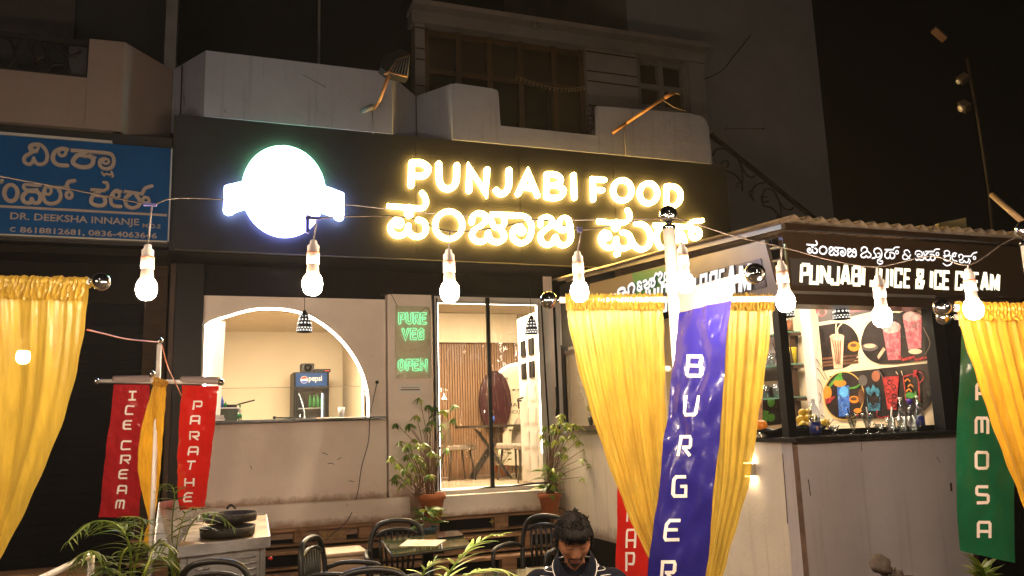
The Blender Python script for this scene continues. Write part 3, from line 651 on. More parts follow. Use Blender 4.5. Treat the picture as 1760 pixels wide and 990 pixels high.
# ---- parapets of the first-floor balconies (white)
def parapet(name, prof, y0, th, matl, parent, zb, yb=None):
    """prof: list of (x, y, ztop); vertical sheet with thickness th behind, bottom at zb"""
    m = MB()
    for (xa, ya, za), (xb, yb_, zb_) in zip(prof[:-1], prof[1:]):
        d = Vector((xb-xa, yb_-ya, 0)); nrm = Vector((-d.y, d.x, 0)).normalized()*th if d.length > 1e-6 else Vector((0, th, 0))
        a0 = Vector((xa, ya, zb)); b0 = Vector((xb, yb_, zb)); a1 = Vector((xa, ya, za)); b1 = Vector((xb, yb_, zb_))
        m.add([a0, b0, b1, a1, a0+nrm, b0+nrm, b1+nrm, a1+nrm], [(0,1,2,3),(5,4,7,6),(3,2,6,7),(1,5,6,2),(4,0,3,7),(0,4,5,1)])
    return m.build(name, matl, parent)
YP = 8.385
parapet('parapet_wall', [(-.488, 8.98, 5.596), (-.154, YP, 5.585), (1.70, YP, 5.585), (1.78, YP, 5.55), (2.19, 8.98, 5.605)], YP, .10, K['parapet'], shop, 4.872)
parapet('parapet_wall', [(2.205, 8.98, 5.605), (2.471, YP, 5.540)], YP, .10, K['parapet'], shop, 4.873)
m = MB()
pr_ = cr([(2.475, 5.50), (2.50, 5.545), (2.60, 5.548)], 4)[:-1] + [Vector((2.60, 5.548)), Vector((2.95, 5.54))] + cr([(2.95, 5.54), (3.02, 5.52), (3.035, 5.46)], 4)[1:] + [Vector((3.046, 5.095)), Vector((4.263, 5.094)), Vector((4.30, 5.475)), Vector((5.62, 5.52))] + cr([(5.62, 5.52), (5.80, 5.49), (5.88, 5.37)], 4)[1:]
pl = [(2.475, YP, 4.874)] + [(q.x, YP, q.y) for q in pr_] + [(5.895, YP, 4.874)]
vs_ = pl + [(x, y+.10, z) for x, y, z in pl]; n = len(pl); fs = [(i, i+1, n+i+1, n+i) for i in range(n-1)] + [(n-1, 0, n, 2*n-1)]
# fill the outline as vertical strips down to the bottom edge
m.add(vs_, fs)
for k in range(1, n-2):
    a, b = pl[k], pl[k+1]
    if abs(a[0]-b[0]) < 1e-4: continue
    for y in (YP, YP+.10): m.add([(a[0], y, 4.874), (b[0], y, 4.874), (b[0], y, b[2]), (a[0], y, a[2])], [(0,1,2,3)], flip=(y > YP))
m.build('parapet_wall', K['parapet'], shop, recalc=True)
B('balcony_slab', K['parapet'], shop, -.40, 6.10, 8.52, 10.2, 4.80, 4.87)
# bracket railing beside the notch
m = MB()
for xx in (4.16, 4.27): m.tube([(xx, YP+.05, 5.10), (xx, YP+.05, 5.48)], .012, 5)
for zz in (5.12, 5.3, 5.47): m.tube([(4.16, YP+.05, zz), (4.27, YP+.05, zz)], .008, 5)
m.tube(cr([(4.18, YP+.05, 5.15), (4.25, YP+.05, 5.2), (4.22, YP+.05, 5.26), (4.19, YP+.05, 5.22)], 5), .006, 5); m.tube(cr([(4.18, YP+.05, 5.34), (4.25, YP+.05, 5.38), (4.22, YP+.05, 5.43), (4.19, YP+.05, 5.40)], 5), .006, 5)
m.build('railing_insert', K['iron'], shop)
# upper floor
B('upper_wall', K['upper'], shop, 4.79, 5.60, 9.6, 9.8, 4.87, 7.0); B('upper_wall', K['upper'], shop, 6.46, 6.72, 9.6, 9.8, 3.6, 7.0); B('upper_wall', K['upper'], shop, 2.345, 2.475, 9.6, 9.8, 4.87, 7.0)
B('upper_wall', K['upper'], shop, 5.60, 6.46, 9.6, 9.8, 4.87, 6.10)
B('upper_wall_lintel', K['upper'], shop, 2.3, 6.73, 9.56, 9.8, 6.885, 7.05)
m = MB(); m.box(2.28, 6.74, 9.40, 9.8, 7.052, 7.12); m.build('chajja_slab', K['upper'], shop)
m = MB(); m.prism([(2.3, 7.9, 7.35), (3.1, 7.8, 7.5), (5.8, 7.9, 7.75), (5.8, 9.5, 7.75), (2.3, 9.5, 7.25)], (0, 0, .25)); m.build('upper_balcony_slab', mat('upper_soffit', (.55, .40, .34), .8, var=.1), shop, recalc=True)
cl = []
for k, zz in enumerate((5.0, 5.32, 5.52, 5.86, 6.02, 6.38, 6.53, 6.82)):
    B('wall_groove', K['dark'], shop, 4.795, 5.59, 9.592, 9.60, zz, zz+.014); B('wall_groove', K['dark'], shop, 2.35, 2.47, 9.592, 9.60, zz, zz+.012)
bw = B('brown_window', mat('window_recess', (.012, .008, .005), .4), shop, 2.475, 4.79, 9.78, 9.82, 4.87, 6.885)
for xx in (2.48, 2.92, 3.36, 3.80, 4.30, 4.72): B('window_frame', K['brownwood'], bw, xx, xx+.07, 9.68, 9.77, 4.87, 6.88)
for zz in (5.15, 6.26, 6.80): B('window_frame', K['brownwood'], bw, 2.48, 4.79, 9.70, 9.75, zz, zz+.07)
for k in range(4): B('window_pane', K['dark'], bw, 2.99+k*.44-.44, 3.36+k*.44-.44, 9.755, 9.765, 5.22, 6.26)
m = MB(); p_ = cr([(3.75, 9.62, 6.33), (4.1, 9.6, 6.24), (4.45, 9.6, 6.22), (4.75, 9.62, 6.30)], 6); m.tube(p_, .005, 4)
for k in range(0, len(p_)): m.ball(p_[k] + Vector((0, 0, -.03)), .012, 5, 3, (1, 1, 1.8))
m.build('bead_string', mat('beads', (.25, .17, .08), .5), bw)
sw = B('small_window', bpy.data.materials['window_recess'], shop, 5.60, 6.46, 9.74, 9.78, 6.10, 6.885)
for xx in (5.60, 5.98, 6.38): B('window_frame', K['grayiron'], sw, xx, xx+.08, 9.66, 9.74, 6.10, 6.88)
for zz in (6.10, 6.42, 6.80): B('window_frame', K['grayiron'], sw, 5.61, 6.45, 9.67, 9.73, zz, zz+.07)
m = MB(); m.tube([(3.95, 9.42, 6.95), (3.96, 9.42, 7.12)], .02, 8); m.ball((3.95, 9.36, 6.95), .045, 10, 8); m.build('wall_lamp_holder', K['grayiron'], shop)
B('upper_dark_wall', K['dark'], shop, -.56, 2.345, 10.4, 10.5, 4.87, 9); B('mid_wall', K['dark'], shop, 3.87, 6.2, 9.3, 9.4, 0, 4.87)
for xx in (1.2,): B('upper_mullion', K['grayiron'], shop, xx, xx+.03, 10.34, 10.39, 4.87, 9)

# ---- side wing wall running forward, with etched window
side = thing('side_wall', 'white side wall under a granite ledge between the doorway and the juice stall', 'wall', (3.87, 8, 0))
B('wall_body', K['sidewall'], side, 3.87, 4.05, 6.2, 8.995, .47, 1.56); B('wall_skirting', K['nearblack'], side, 3.862, 4.05, 4.9, 8.99, 0, .468)
B('granite_ledge', K['granite'], side, 3.80, 4.15, 6.2, 8.99, 1.562, 1.60, .004)
B('post', K['white'], side, 3.90, 3.98, 8.88, 8.995, 1.602, 3.15); B('post', K['black'], side, 3.895, 3.95, 8.78, 8.87, 1.602, 2.6)
eg = B('etched_window', K['etched'], side, 3.91, 3.93, 7.2, 8.77, 1.65, 2.47)
B('window_frame', K['brownwood'], eg, 3.895, 3.94, 7.2, 8.77, 2.472, 2.52); B('window_frame', K['brownwood'], eg, 3.895, 3.94, 7.2, 8.77, 1.602, 1.648)
B('window_frame', K['silver'], eg, 3.90, 3.912, 8.70, 8.715, 1.65, 2.47)
m = MB()
def petal(cy, cz, a, l, w_): 
    P = [Vector((0, 0)), Vector((l*.35, w_)), Vector((l*.7, w_*.8)), Vector((l, 0)), Vector((l*.7, -w_*.8)), Vector((l*.35, -w_))]
    c_, s_ = math.cos(a), math.sin(a); m.prism([(3.902, cy + p.x*c_-p.y*s_, cz + p.x*s_+p.y*c_) for p in P], (.007, 0, 0))
for a in (90, 270): petal(8.25, 2.08, R_(a), .27, .05)
for a in (20, 55, 125, 160, 200, 235, 305, 340): petal(8.25, 2.08, R_(a), .17, .035)
m.build('etched_flower', K['silver'], eg, recalc=True)
B('upper_panel', K['black'], side, 3.86, 3.90, 7.4, 8.74, 2.56, 3.3)
m = MB(); m.tube(cr([px(313, 112, Y=8.72), px(312, 150, Y=8.70), px(310, 205, Y=8.66)], 4), .008, 5); m.build('drain_cable', K['black'], shop)
for pts in (((553, 778), (560, 780), (563, 782)), ((563, 797), (569, 796), (574, 798)), ((580, 790), (584, 788), (586, 786)), ((430, 800), (433, 806)), ((600, 826), (606, 828), (609, 827))):
    m = MB(); m.tube([px(*p, Y=8.998) for p in pts], .003, 5); m.build('scuff_mark', K['wood'], shop)
for pts in (((316, 160), (317, 182)), ((386, 188), (388, 194)), ((520, 128), (560, 150)), ((1150, 205), (1151, 226))):
    m = MB(); m.tube([px(*p, Y=8.384) for p in pts], .003, 4); m.build('scuff_mark', K['acp'], shop)
# ================================================================ LEFT BUILDING (clinic)
lb = thing('clinic_building', 'dark shuttered building left of the restaurant with a curved pale balcony wall', 'building', (-1.5, 8.6, 0))
YP = 8.33
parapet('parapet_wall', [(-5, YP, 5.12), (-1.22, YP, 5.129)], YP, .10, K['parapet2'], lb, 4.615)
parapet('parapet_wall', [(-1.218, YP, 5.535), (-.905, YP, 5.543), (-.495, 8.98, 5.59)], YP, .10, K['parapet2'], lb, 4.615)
B('balcony_slab', K['parapet2'], lb, -5, -.50, 9.0, 10.2, 4.80, 4.87)
B('fascia', mat('clinic_fascia', (.014, .013, .013), .6, var=.2), lb, -5, -.44, 8.40, 9.1, 3.50, 4.61)
B('soffit', K['nearblack'], lb, -5, -.44, 8.42, 9.3, 3.40, 3.47)
B('shutter_frame', K['wood'], lb, -.66, -.455, 8.84, 9.0, 0, 3.40); B('shutter_head', K['nearblack'], lb, -5, -.67, 8.86, 8.98, 3.0, 3.40)
m = MB()
sl = MB().box(-5, -.67, -.012, .012, 0, .088).mesh('shutter_slat', K['dark'])
for k in range(34):
    o = bpy.data.objects.new('shutter_slat', sl); COL.objects.link(o); o.parent = lb; o.location = Vector((0, 8.92, .0 + k*.09)) - Vector((-1.5, 8.6, 0)); o.rotation_euler = (R_(8), 0, 0)
B('step', K['plank'], lb, -5, -.92, 8.5, 8.85, 0, .52)
m = MB(); m.lathe([(0, 0), (.07, 0), (.075, .02), (0, .02)], px(75, 433, Y=8.8) , 16); m.build('ceiling_downlight', K['silver'], lb)
# dark upper storey
B('upper_wall', mat('clinic_upper', (.018, .017, .015), .8), lb, -5, -.60, 9.6, 9.7, 4.87, 9.0); B('column', K['grayiron'], lb, -.585, -.47, 8.99, 9.3, 4.88, 9.5)
B('upper_pier', mat('pier_brown', (.05, .043, .037), .8), lb, -5, -1.55, 9.5, 9.598, 4.87, 6.9)
B('upper_opening', K['dark'], lb, -5, -2.0, 9.46, 9.498, 6.62, 9)
# scroll railing
rl = thing('balcony_railing', 'black wrought iron balcony railing with scrolls at the top left', 'railing', (-2, YP, 5.13))
m = MB(); m.box(-5, -1.23, YP+.02, YP+.07, 5.47, 5.52); m.box(-5, -1.23, YP+.03, YP+.06, 5.135, 5.16); m.build('rail', K['iron'], rl)
def scroll(m, cx, cz, r, a0, turns, sgn, rr=.011, y=YP+.045):
    pts = []
    for k in range(26):
        t = k/25; a = a0 + sgn*turns*2*math.pi*t; q = r*(1-.82*t); pts.append((cx+q*math.cos(a), y, cz+q*math.sin(a)))
    m.tube(pts, rr, 6); return pts
F1 = lambda a, b: px(a*.2526, b*.2526, Y=YP+.045)
for pts in ([(100,420),(110,330),(170,270),(240,270),(300,330),(325,420),(300,490),(230,505),(150,480),(105,400)],
            [(350,280),(400,310),(440,360),(500,380),(550,350)], [(430,340),(450,400),(470,500)], [(240,290),(220,340),(240,380),(290,390),(300,370)],
            [(320,500),(350,450),(420,440),(470,480),(465,520)], [(0,250),(60,270),(95,340),(90,400),(40,470),(0,480)], [(405,515),(420,495),(440,505)],
            [(240,440),(245,415),(270,400),(290,395)]):
    m = MB(); m.tube(cr([F1(*q) for q in pts], 6), .013, 6); m.build('scroll', K['iron'], rl)
B('panel', mat('rail_panel', (.028, .028, .03), .6), rl, -1.40, -1.24, YP+.075, YP+.10, 5.14, 5.5)

# ---- clinic sign
YC = 8.33
A0, A1, A2 = px(-90, 222, Y=YC), px(294, 252, Y=YC), px(288, 417, Y=YC)
cs = thing('clinic_sign', 'blue dental clinic signboard with grey raised letters and phone numbers', 'sign', ((A0.x+A1.x)/2, YC, 4.0))
xl, xr, zt, zb = -2.5, A1.x, 4.49, 3.545
B('board', K['signblue'], cs, xl, xr, YC, YC+.06, zb, zt-.01); B('frame', K['silver'], cs, xl, -.97, YC-.01, YC+.05, zt-.008, zt+.02)
B('frame', K['silver'], cs, xl, xr, YC-.008, YC+.05, zb-.016, zb-.002); B('frame', K['silver'], cs, xr+.002, xr+.014, YC-.008, YC+.05, zb, zt-.01)
dv_ = px(150, 363, Y=YC).z; B('divider_line', K['lettergrey'], cs, xl, xr-.01, YC-.008, YC-.001, dv_-.010, dv_+.012)
FD = onboard(310/1461, 0, 220, YC)
def dmap(p, h): return Vector((p[0], YC-h, p[1]))
def dgl(strokes, w=27):
    m = MB(); sc_ = (FD((100, 100))-FD((101, 100))).length; k = 0
    for st in strokes:
        ww = st[2] if len(st) > 2 else w
        if st[0] == 'o': (a, b), rx, ry = st[1]; P = [FD((a+rx*math.cos(t), b+ry*math.sin(t))) for t in [2*math.pi*j/24 for j in range(24)]]; cl = True
        elif st[0] == 's': P = [FD(q) for q in cr(st[1], 5)]; cl = False
        else: P = [FD(q) for q in st[1]]; cl = False
        solid_stroke(m, P, ww*sc_*1.15, dmap, 0.001, .022+.0008*k, cl, st[0] != 'f'); k += 1
    m.build('letter', K['lettergrey'], cs)
dgl([('s', [(290,178),(262,182),(238,160),(240,135),(275,122),(325,128),(362,165),(378,215),(368,262),(335,284),(295,280),(270,250)]), ('s', [(250,190),(205,215),(188,245),(200,275),(235,284),(262,262),(268,235)]), ('o', ((278,150), 26, 22), 22)])
dgl([('o', ((500,186), 30, 30), 24), ('s', [(540,165),(500,158),(450,175),(425,215),(430,260),(470,290),(540,295)], 32)])
dgl([('f', [(568,170),(850,192)], 30), ('f', [(600,212),(778,230)], 22), ('s', [(690,190),(640,205),(598,240),(590,275),(640,305),(710,306),(745,280),(750,245),(725,215)], 34),
     ('s', [(845,192),(900,205),(920,250),(908,300),(870,322),(825,315),(805,285),(812,250),(845,240)], 28), ('o', ((855,262), 24, 20), 20)])
dgl([('s', [(822,350),(838,372),(860,362),(880,372),(905,360),(900,345)], 16), ('s', [(905,360),(915,375),(905,388)], 14)])
dgl([('s', [(-30,420),(0,430),(10,415)]), ('o', ((82,518), 54, 66), 30)])
dgl([('s', [(320,458),(260,455),(200,450),(185,470),(200,490),(250,495),(295,492)], 24), ('s', [(210,510),(178,545),(190,590),(235,598),(252,565)], 30), ('s', [(252,565),(268,598),(310,592),(322,545),(295,510),(235,505)], 30)])
dgl([('o', ((384,500), 26, 30), 22), ('s', [(410,470),(375,462),(352,500),(345,550),(370,595),(425,605),(475,580),(488,530),(470,490)], 28), ('f', [(430,470),(560,480)], 26), ('o', ((556,535), 24, 26), 24), ('s', [(530,480),(550,430),(600,418)], 28)])
dgl([('f', [(728,490),(850,500)], 26), ('s', [(835,500),(868,480),(865,440),(838,432)], 24), ('f', [(735,538),(870,548)], 18), ('s', [(800,510),(750,540),(735,590),(770,618),(830,620),(852,590),(840,555)], 30)])
dgl([('o', ((940,535), 24, 26), 20), ('s', [(975,508),(935,500),(900,540),(895,590),(920,622),(975,628)], 28)])
dgl([('f', [(1000,505),(1160,528)], 26), ('s', [(1060,520),(1015,560),(1020,615),(1065,640),(1115,625),(1130,580),(1100,535)], 30), ('o', ((1180,578), 26, 24), 24), ('s', [(1150,525),(1175,480),(1228,462)], 28)])
def signtext(body, x0, y0, x1, hpx, ext=.006):
    a = px(x0, y0, Y=YC-.008); b = px(x1, y0, Y=YC-.008); h = hpx*(px(x0, y0, Y=YC)-px(x0, y0-1, Y=YC)).length
    put_text(body, 'lettering', K['lettergrey'], cs, (a.x, YC-.004, a.z), (1, 0, 0), (0, 0, 1), b.x-a.x, h, ext=ext, bold=.012)
signtext('DR. DEEKSHA INNANJE', 17, 380, 239, 15.5); signtext('M.D.S', 245, 391, 276, 7); signtext('8618812681, 0836-4063646', 34, 401, 270, 11.5); signtext('C', 17, 398, 26, 8)

# ================================================================ TOWER and stair
tw = thing('tall_side_building', 'tall plain plastered building wall rising behind the restaurant on the right', 'building', (8, 9.8, 0))
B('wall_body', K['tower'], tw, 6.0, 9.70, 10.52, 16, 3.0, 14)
B('wall_body', K['tower'], tw, 6.0, 9.70, 10.5, 10.518, 3, 14)
m = MB(); m.tube(cr([px(1085, 235-60, Y=10.49), px(1225, 130, Y=10.49), px(1262, 95, Y=10.49), px(1290, 60, Y=10.49)], 5), .008, 4); m.build('wall_cable', K['dark'], tw)
m = MB(); q = px(1248, 221, Y=10.49); m.tube([px(1248, 221, Y=10.49), px(1312, 221, Y=10.49)], .006, 4); m.ball(q, .02, 6, 4); m.ball(px(1312, 221, Y=10.49), .02, 6, 4); m.build('wall_bracket', K['iron'], tw)
st = thing('stair_railing', 'iron stair handrail with scrollwork sloping down behind the stall roof', 'railing', tuple(px(1300, 320, Y=9.0)))
a, b = px(1221, 231, Y=9.0), px(1420, 392, Y=9.0)
m = MB(); d_ = (b-a).normalized(); n_ = Vector((-d_.z, 0, d_.x)); m.obox((a+b)/2, d_*((b-a).length/2), Vector((0, .03, 0)), n_*.022); m.build('handrail', K['iron'], st)
F7 = lambda x, y: px(1200 + x*.42424, y*.42424, Y=9.0)
for pts in ([(58,630),(75,605),(110,605),(140,620),(165,650),(178,700),(178,775)], [(110,690),(92,675),(98,655),(120,655),(118,675),(105,680)], [(110,690),(150,710),(178,745)], [(160,760),(150,745),(165,745)],
            [(165,650),(190,700),(215,720),(230,712)], [(225,815),(215,780),(235,750),(270,738)], [(225,780),(205,775),(208,792),(222,795)], [(262,835),(258,795),(275,765),(305,775),(325,810),(335,850),(340,900)],
            [(280,800),(262,800),(265,820),(285,815)], [(262,835),(300,845),(338,890)], [(325,810),(350,845),(375,850),(385,840)], [(318,885),(325,875),(335,885)], [(370,915),(375,890),(395,875)]):
    m = MB(); m.tube(cr([F7(*q) for q in pts], 6), .013, 6); m.build('scroll', K['iron'], st)

# ---- utility pole with cameras and a small flood lamp
D9 = 10.0
up = thing('utility_pole', 'thin dark pole carrying cameras against the black sky at the upper right', 'pole', tuple(px(1705, 385, D=D9)))
m = MB(); m.tube([px(1712, 470, D=D9), px(1700, 330, D=D9), px(1682, 210, D=D9), px(1662, 100, D=D9)], .018, 8); m.build('shaft', mat('rusty_pole', (.02, .011, .006), .7, var=.4), up)
def cambox(name, p0, p1, r, matl, lens=True):
    m = MB(); a, b = px(*p0, D=D9), px(*p1, D=D9); d = (b-a); L = d.length; d.normalize(); s_ = d.orthogonal().normalized(); t_ = d.cross(s_)
    m.obox((a+b)/2, d*L/2, s_*r, t_*r*.8); o = m.build(name, matl, up); bev(o, .01)
    if lens: m = MB(); m.tube([a-d*.001, a-d*.02], r*.6, 12); m.build('lens', K['white'], o)
cambox('security_camera', (1648, 140), (1662, 130), .05, K['camwhite']); cambox('flood_lamp', (1652, 186), (1664, 180), .07, K['camwhite'])
cambox('lamp_head', (1604, 50), (1624, 68), .055, mat('lamp_brown', (.09, .045, .02), .6), False)

# ---- flood lamp fixtures on the parapets
fl = thing('flood_light', 'dark box flood light on a bent rusty arm above the round emblem', 'light', tuple(px(650, 190, Y=8.2)))
Yf = 7.9
m = MB(); m.tube([px(642, 188, Y=8.30), px(652, 172, Y=8.1), px(668, 130, Y=Yf)], .02, 6); m.build('arm', K['arm'], fl)
m = MB(); m.tube([px(622, 192, Y=8.3), px(640, 183, Y=8.2)], .03, 8); m.tube([px(640, 190, Y=8.31), px(641, 230, Y=8.31)], .006, 4); m.build('bracket', K['grayiron'], fl)
hp = [px(659, 97, Y=Yf), px(688, 84, Y=Yf), px(705, 92, Y=Yf), px(702, 134, Y=Yf), px(668, 126, Y=Yf), px(655, 116, Y=Yf)]
m = MB(); m.prism(hp, (0, .14, 0)); m.build('lamp_housing', K['black'], fl, recalc=True)
hp2 = [px(681, 103, Y=Yf-.012), px(704, 95, Y=Yf-.012), px(700, 132, Y=Yf-.012), px(668, 124, Y=Yf-.012)]
for k in range(7):
    t = k/6; a_ = hp2[0].lerp(hp2[1], t); b_ = hp2[3].lerp(hp2[2], t); m = MB(); m.tube([a_, b_], .006, 4); m.build('cooling_fin', K['grayiron'], fl)  # lighter grey puts the light caught by the fins into their colour
m = MB(); m.tube([hp2[3], hp2[2]], .010, 5); m.tube([hp2[1], hp2[0]], .006, 5); m.tube([px(664, 128, Y=Yf-.02), px(684, 105, Y=Yf-.02)], .006, 5); m.tube([px(660, 128, Y=Yf-.02), px(672, 120, Y=Yf-.02)], .008, 5); m.build('lit_bracket', K['arm'], fl)  # orange edges: light along the housing put into the colour
ar = thing('lamp_arm', 'orange rusty angled lamp arm sticking out over the parapet on the right', 'light', tuple(px(1060, 225, Y=8.3)))
m = MB(); m.tube([px(1052, 229, Y=8.3), px(1076, 212, Y=8.2)], .02, 6); m.tube([px(1076, 212, Y=8.2), px(1142, 168, Y=7.8)], .018, 6); m.tube([px(1142, 168, Y=7.8), px(1160, 158, Y=7.75)], .024, 6)
m.tube([px(1146, 170, Y=7.79), px(1150, 158, Y=7.79)], .008, 5); m.build('arm', K['arm'], ar)
m = MB(); m.tube([px(1140, 172, Y=7.8), px(1158, 184, Y=7.8), px(1180, 191, Y=7.8)], .006, 5); m.tube([px(1158, 158, Y=7.75), px(1168, 162, Y=7.75)], .012, 5); m.build('cable', K['cable'], ar)
m = MB(); m.tube([px(1073, 214, Y=8.25), px(1074, 232, Y=8.31), px(1076, 268, Y=8.31)], .005, 4); m.build('wire', K['thread'], ar)
# ================================================================ JUICE STALL
XS, YF, XR = 3.85, 4.78, 5.40
stall = thing('juice_stall', 'white walled juice and ice cream stall under a corrugated roof', 'stall', (4.6, YF, 0))
B('front_wall', K['stallwall'], stall, XS-.01, XR, YF, YF+.12, 0, 1.485); B('side_wall', K['stallside'], stall, XS-.012, XS+.10, YF+.121, 6.19, 0, 1.485)
B('corner_edge', mat('stained_corner', (.20, .13, .10), .7, var=.4, vscale=6, bump=.3), stall, XS-.014, XS+.03, YF-.004, YF-.001, 0, 1.484)
B('counter_top', K['granite'], stall, XS-.05, XR+.02, YF-.09, YF+.42, 1.487, 1.520, .004); B('counter_top', K['granite'], stall, XS-.05, XS+.40, YF+.421, 6.6, 1.487, 1.517)
B('wood_strip', K['brownwood'], stall, XR+.001, XR+.04, YF-.01, YF+.1, 0, 1.5)
B('corner_post', K['black'], stall, XS-.03, XS+.04, YF, YF+.07, 1.521, 2.95); B('end_post', K['black'], stall, XR-.12, XR, YF, YF+.10, 1.521, 2.95); B('bottom_rail', K['black'], stall, XS+.041, XR-.121, YF+.10, YF+.14, 1.521, 1.565)
B('frame_head', K['juiceboard'], stall, XS-.04, 6.25, YF-.01, YF+.2, 2.47, 2.555)
B('end_panel', K['dark'], stall, XR+.045, 6.25, YF+.25, YF+.3, 0, 2.47)
# front fascia + lettering
YJ = 4.72
B('front_sign_board', K['juiceboard'], stall, XS+.02, 6.26, YJ, YJ+.05, 2.556, 2.99)
B('sign_trim', K['silver'], stall, XS+.05, 5.25, YJ-.02, YJ-.001, 2.535, 2.556); m = MB(); m.box(XS+.02, XS+.035, YJ-.02, YJ-.003, 2.56, 2.9); m.build('sign_trim', mat('brass', (.5, .4, .15), .3, metal=.8), stall)
B('sign_backing', mat('sign_back', (.085, .075, .07), .15, var=.1), stall, XS+.06, XS+.5, YJ-.008, YJ-.001, 2.60, 2.80)
def jmap(p, h): return Vector((p[0], YJ-h, p[1]))
FJ = lambda p: (lambda q: Vector((q.x, q.z)))(px(1370+p[0]*.20455, 400+p[1]*.20455, Y=YJ-.02))
CAPS = {  # condensed block capitals on a 1 x 2 cell, stroke .36
 'P': [[(0,0),(0,2)], [(0,2),(1,2),(1,1),(0,.95)]], 'U': [[(0,2),(0,0),(1,0),(1,2)]], 'N': [[(0,0),(0,2)], [(0,1.9),(1,.1)], [(1,0),(1,2)]], 'J': [[(1,2),(1,0),(0,0),(0,.6)]],
 'A': [[(0,0),(.42,2),(.58,2),(1,0)], [(.2,.55),(.8,.55)]], 'B': [[(0,0),(0,2)], [(0,2),(.95,2),(.95,1.1),(0,1.05)], [(.9,1.05),(1,.95),(1,0),(0,0)]], 'I': [[(.5,0),(.5,2)]],
 'C': [[(1,1.4),(1,2),(0,2),(0,0),(1,0),(1,.6)]], 'E': [[(1,2),(0,2),(0,0),(1,0)], [(0,1),(.85,1)]], '&': [[(1,.9),(1,.6),(.8,0),(0,0),(0,.8),(.8,1.3),(.8,2),(.1,2),(.1,1.4),(.95,.1)]],
 'R': [[(0,0),(0,2)], [(0,2),(1,2),(1,1.1),(0,1.05)], [(.55,1.05),(1,.8),(1,0)]], 'M': [[(0,0),(0,2)], [(0,1.95),(.5,.5),(1,1.95)], [(1,2),(1,0)]]}
def capline(chars, xs, ybot, ytop, mapF, mapH, matl, par, d=.012, sw=.30):
    """chars with (x0, x1) extents in survey pixels; ybot/ytop are functions of x"""
    for ch, (x0, x1) in zip(chars, xs):
        m = MB(); w = (x1-x0); k = 0
        for st in CAPS[ch]:
            P = []
            for a, b in st:
                X_ = x0 + w*(.17 + .66*a) if ch != 'I' else x0 + w*.5
                yb, yt = ybot(X_), ytop(X_); P.append(mapF((X_ + (b-1)*3, yb + (yt-yb)*(.085 + .83*b/2))))
            wd = (mapF((x0+w, ybot(x0)))-mapF((x0, ybot(x0)))).length*(sw if ch != 'I' else .75)
            solid_stroke(m, P, wd, mapH, .001, d+.0008*k, False, False, 1); k += 1
        m.build('letter', [matl, K['black']], par)
word = 'PUNJABIJUICE&ICECREAM'
ext = [(28,112),(108,195),(196,290),(290,366),(366,462),(462,545),(542,584),(618,690),(694,780),(784,820),(822,893),(900,968),(1002,1082),(1118,1156),(1158,1224),(1226,1298),(1334,1402),(1404,1478),(1482,1540),(1545,1625),(1625,1712)]
capline(word, ext, lambda x: 430 + (x-30)*.040, lambda x: 250 + (x-30)*.052, FJ, jmap, K['jletter'], stall)
def jg(strokes, w=14, matl=None, F=FJ, mp=jmap, par=None):
    m = MB(); sc_ = (F((100, 100))-F((101, 100))).length; k = 0
    for st in strokes:
        ww = st[2] if len(st) > 2 else w
        if st[0] == 'o': (a, b), rx, ry = st[1]; P = [F((a+rx*math.cos(t), b+ry*math.sin(t))) for t in [2*math.pi*j/16 for j in range(16)]]; cl_ = True
        elif st[0] == 's': P = [F(q) for q in cr(st[1], 4)]; cl_ = False
        else: P = [F(q) for q in st[1]]; cl_ = False
        solid_stroke(m, P, ww*sc_*.72, mp, .001, .010+.0006*k, cl_, st[0] != 'f', 1); k += 1
    m.build('letter', [matl or K['jletter2'], K['black']], par or stall)
# first word re-uses the strokes of the big sign, shrunk to this line
def shrink(gl, ax, bx, ay, by):
    out = []
    for st in gl:
        f_ = lambda q: (ax + bx*q[0], ay + by*q[1] + bx*q[0]*.03)
        sc = (bx+by)/2
        if st[0] == 'o': (a, b), rx, ry = st[1]; n_ = ('o', (f_((a, b)), rx*bx, ry*by), (st[2] if len(st) > 2 else 58)*sc)
        elif st[0] == 'b': (a, b), r = st[1]; n_ = ('o', (f_((a, b)), r*bx*.5, r*by*.5), r*sc)
        else: n_ = (st[0], [f_(q) for q in st[1]], (st[2] if len(st) > 2 else 58)*sc)
        out.append(n_)
    return out
KAN = [G_pa, G_am, G_jaa, G_bi]
for gl in KAN: jg(shrink(gl, 66, .262, 76, .272))
ja = [('s', [(548,150),(552,128),(575,118),(596,130),(592,155),(565,168),(545,185),(552,202),(575,205),(590,190)]), ('s', [(590,190),(600,205),(622,200),(628,180),(612,165),(598,150)])]
jg(ja); jg([('s', [(640,212),(662,208),(672,185),(655,160),(662,135),(690,128),(714,145),(720,185),(708,215),(686,228)]), ('s', [(672,200),(690,205),(706,190),(700,170),(685,172)], 10), ('s', [(686,228),(684,250),(705,262),(724,252),(724,236),(704,238)], 11)])
def sa(dx, dy): return [('f', [(744+dx,140+dy),(820+dx,140+dy)]), ('s', [(770+dx,150+dy),(750+dx,170+dy),(748+dx,200+dy),(770+dx,214+dy),(788+dx,200+dy),(790+dx,182+dy)]), ('s', [(788+dx,200+dy),(802+dx,215+dy),(824+dx,205+dy),(826+dx,180+dy),(808+dx,165+dy),(786+dx,165+dy)]), ('s', [(815+dx,142+dy),(830+dx,122+dy),(864+dx,120+dy)], 12), ('o', ((846+dx,162+dy), 12, 14), 11)]
jg(sa(0, 0)); jg([('s', [(955,165),(940,145),(915,148),(910,168),(930,190),(962,222)], 12), ('s', [(918,176),(897,192),(900,216),(925,222),(948,205),(962,184)], 12)])
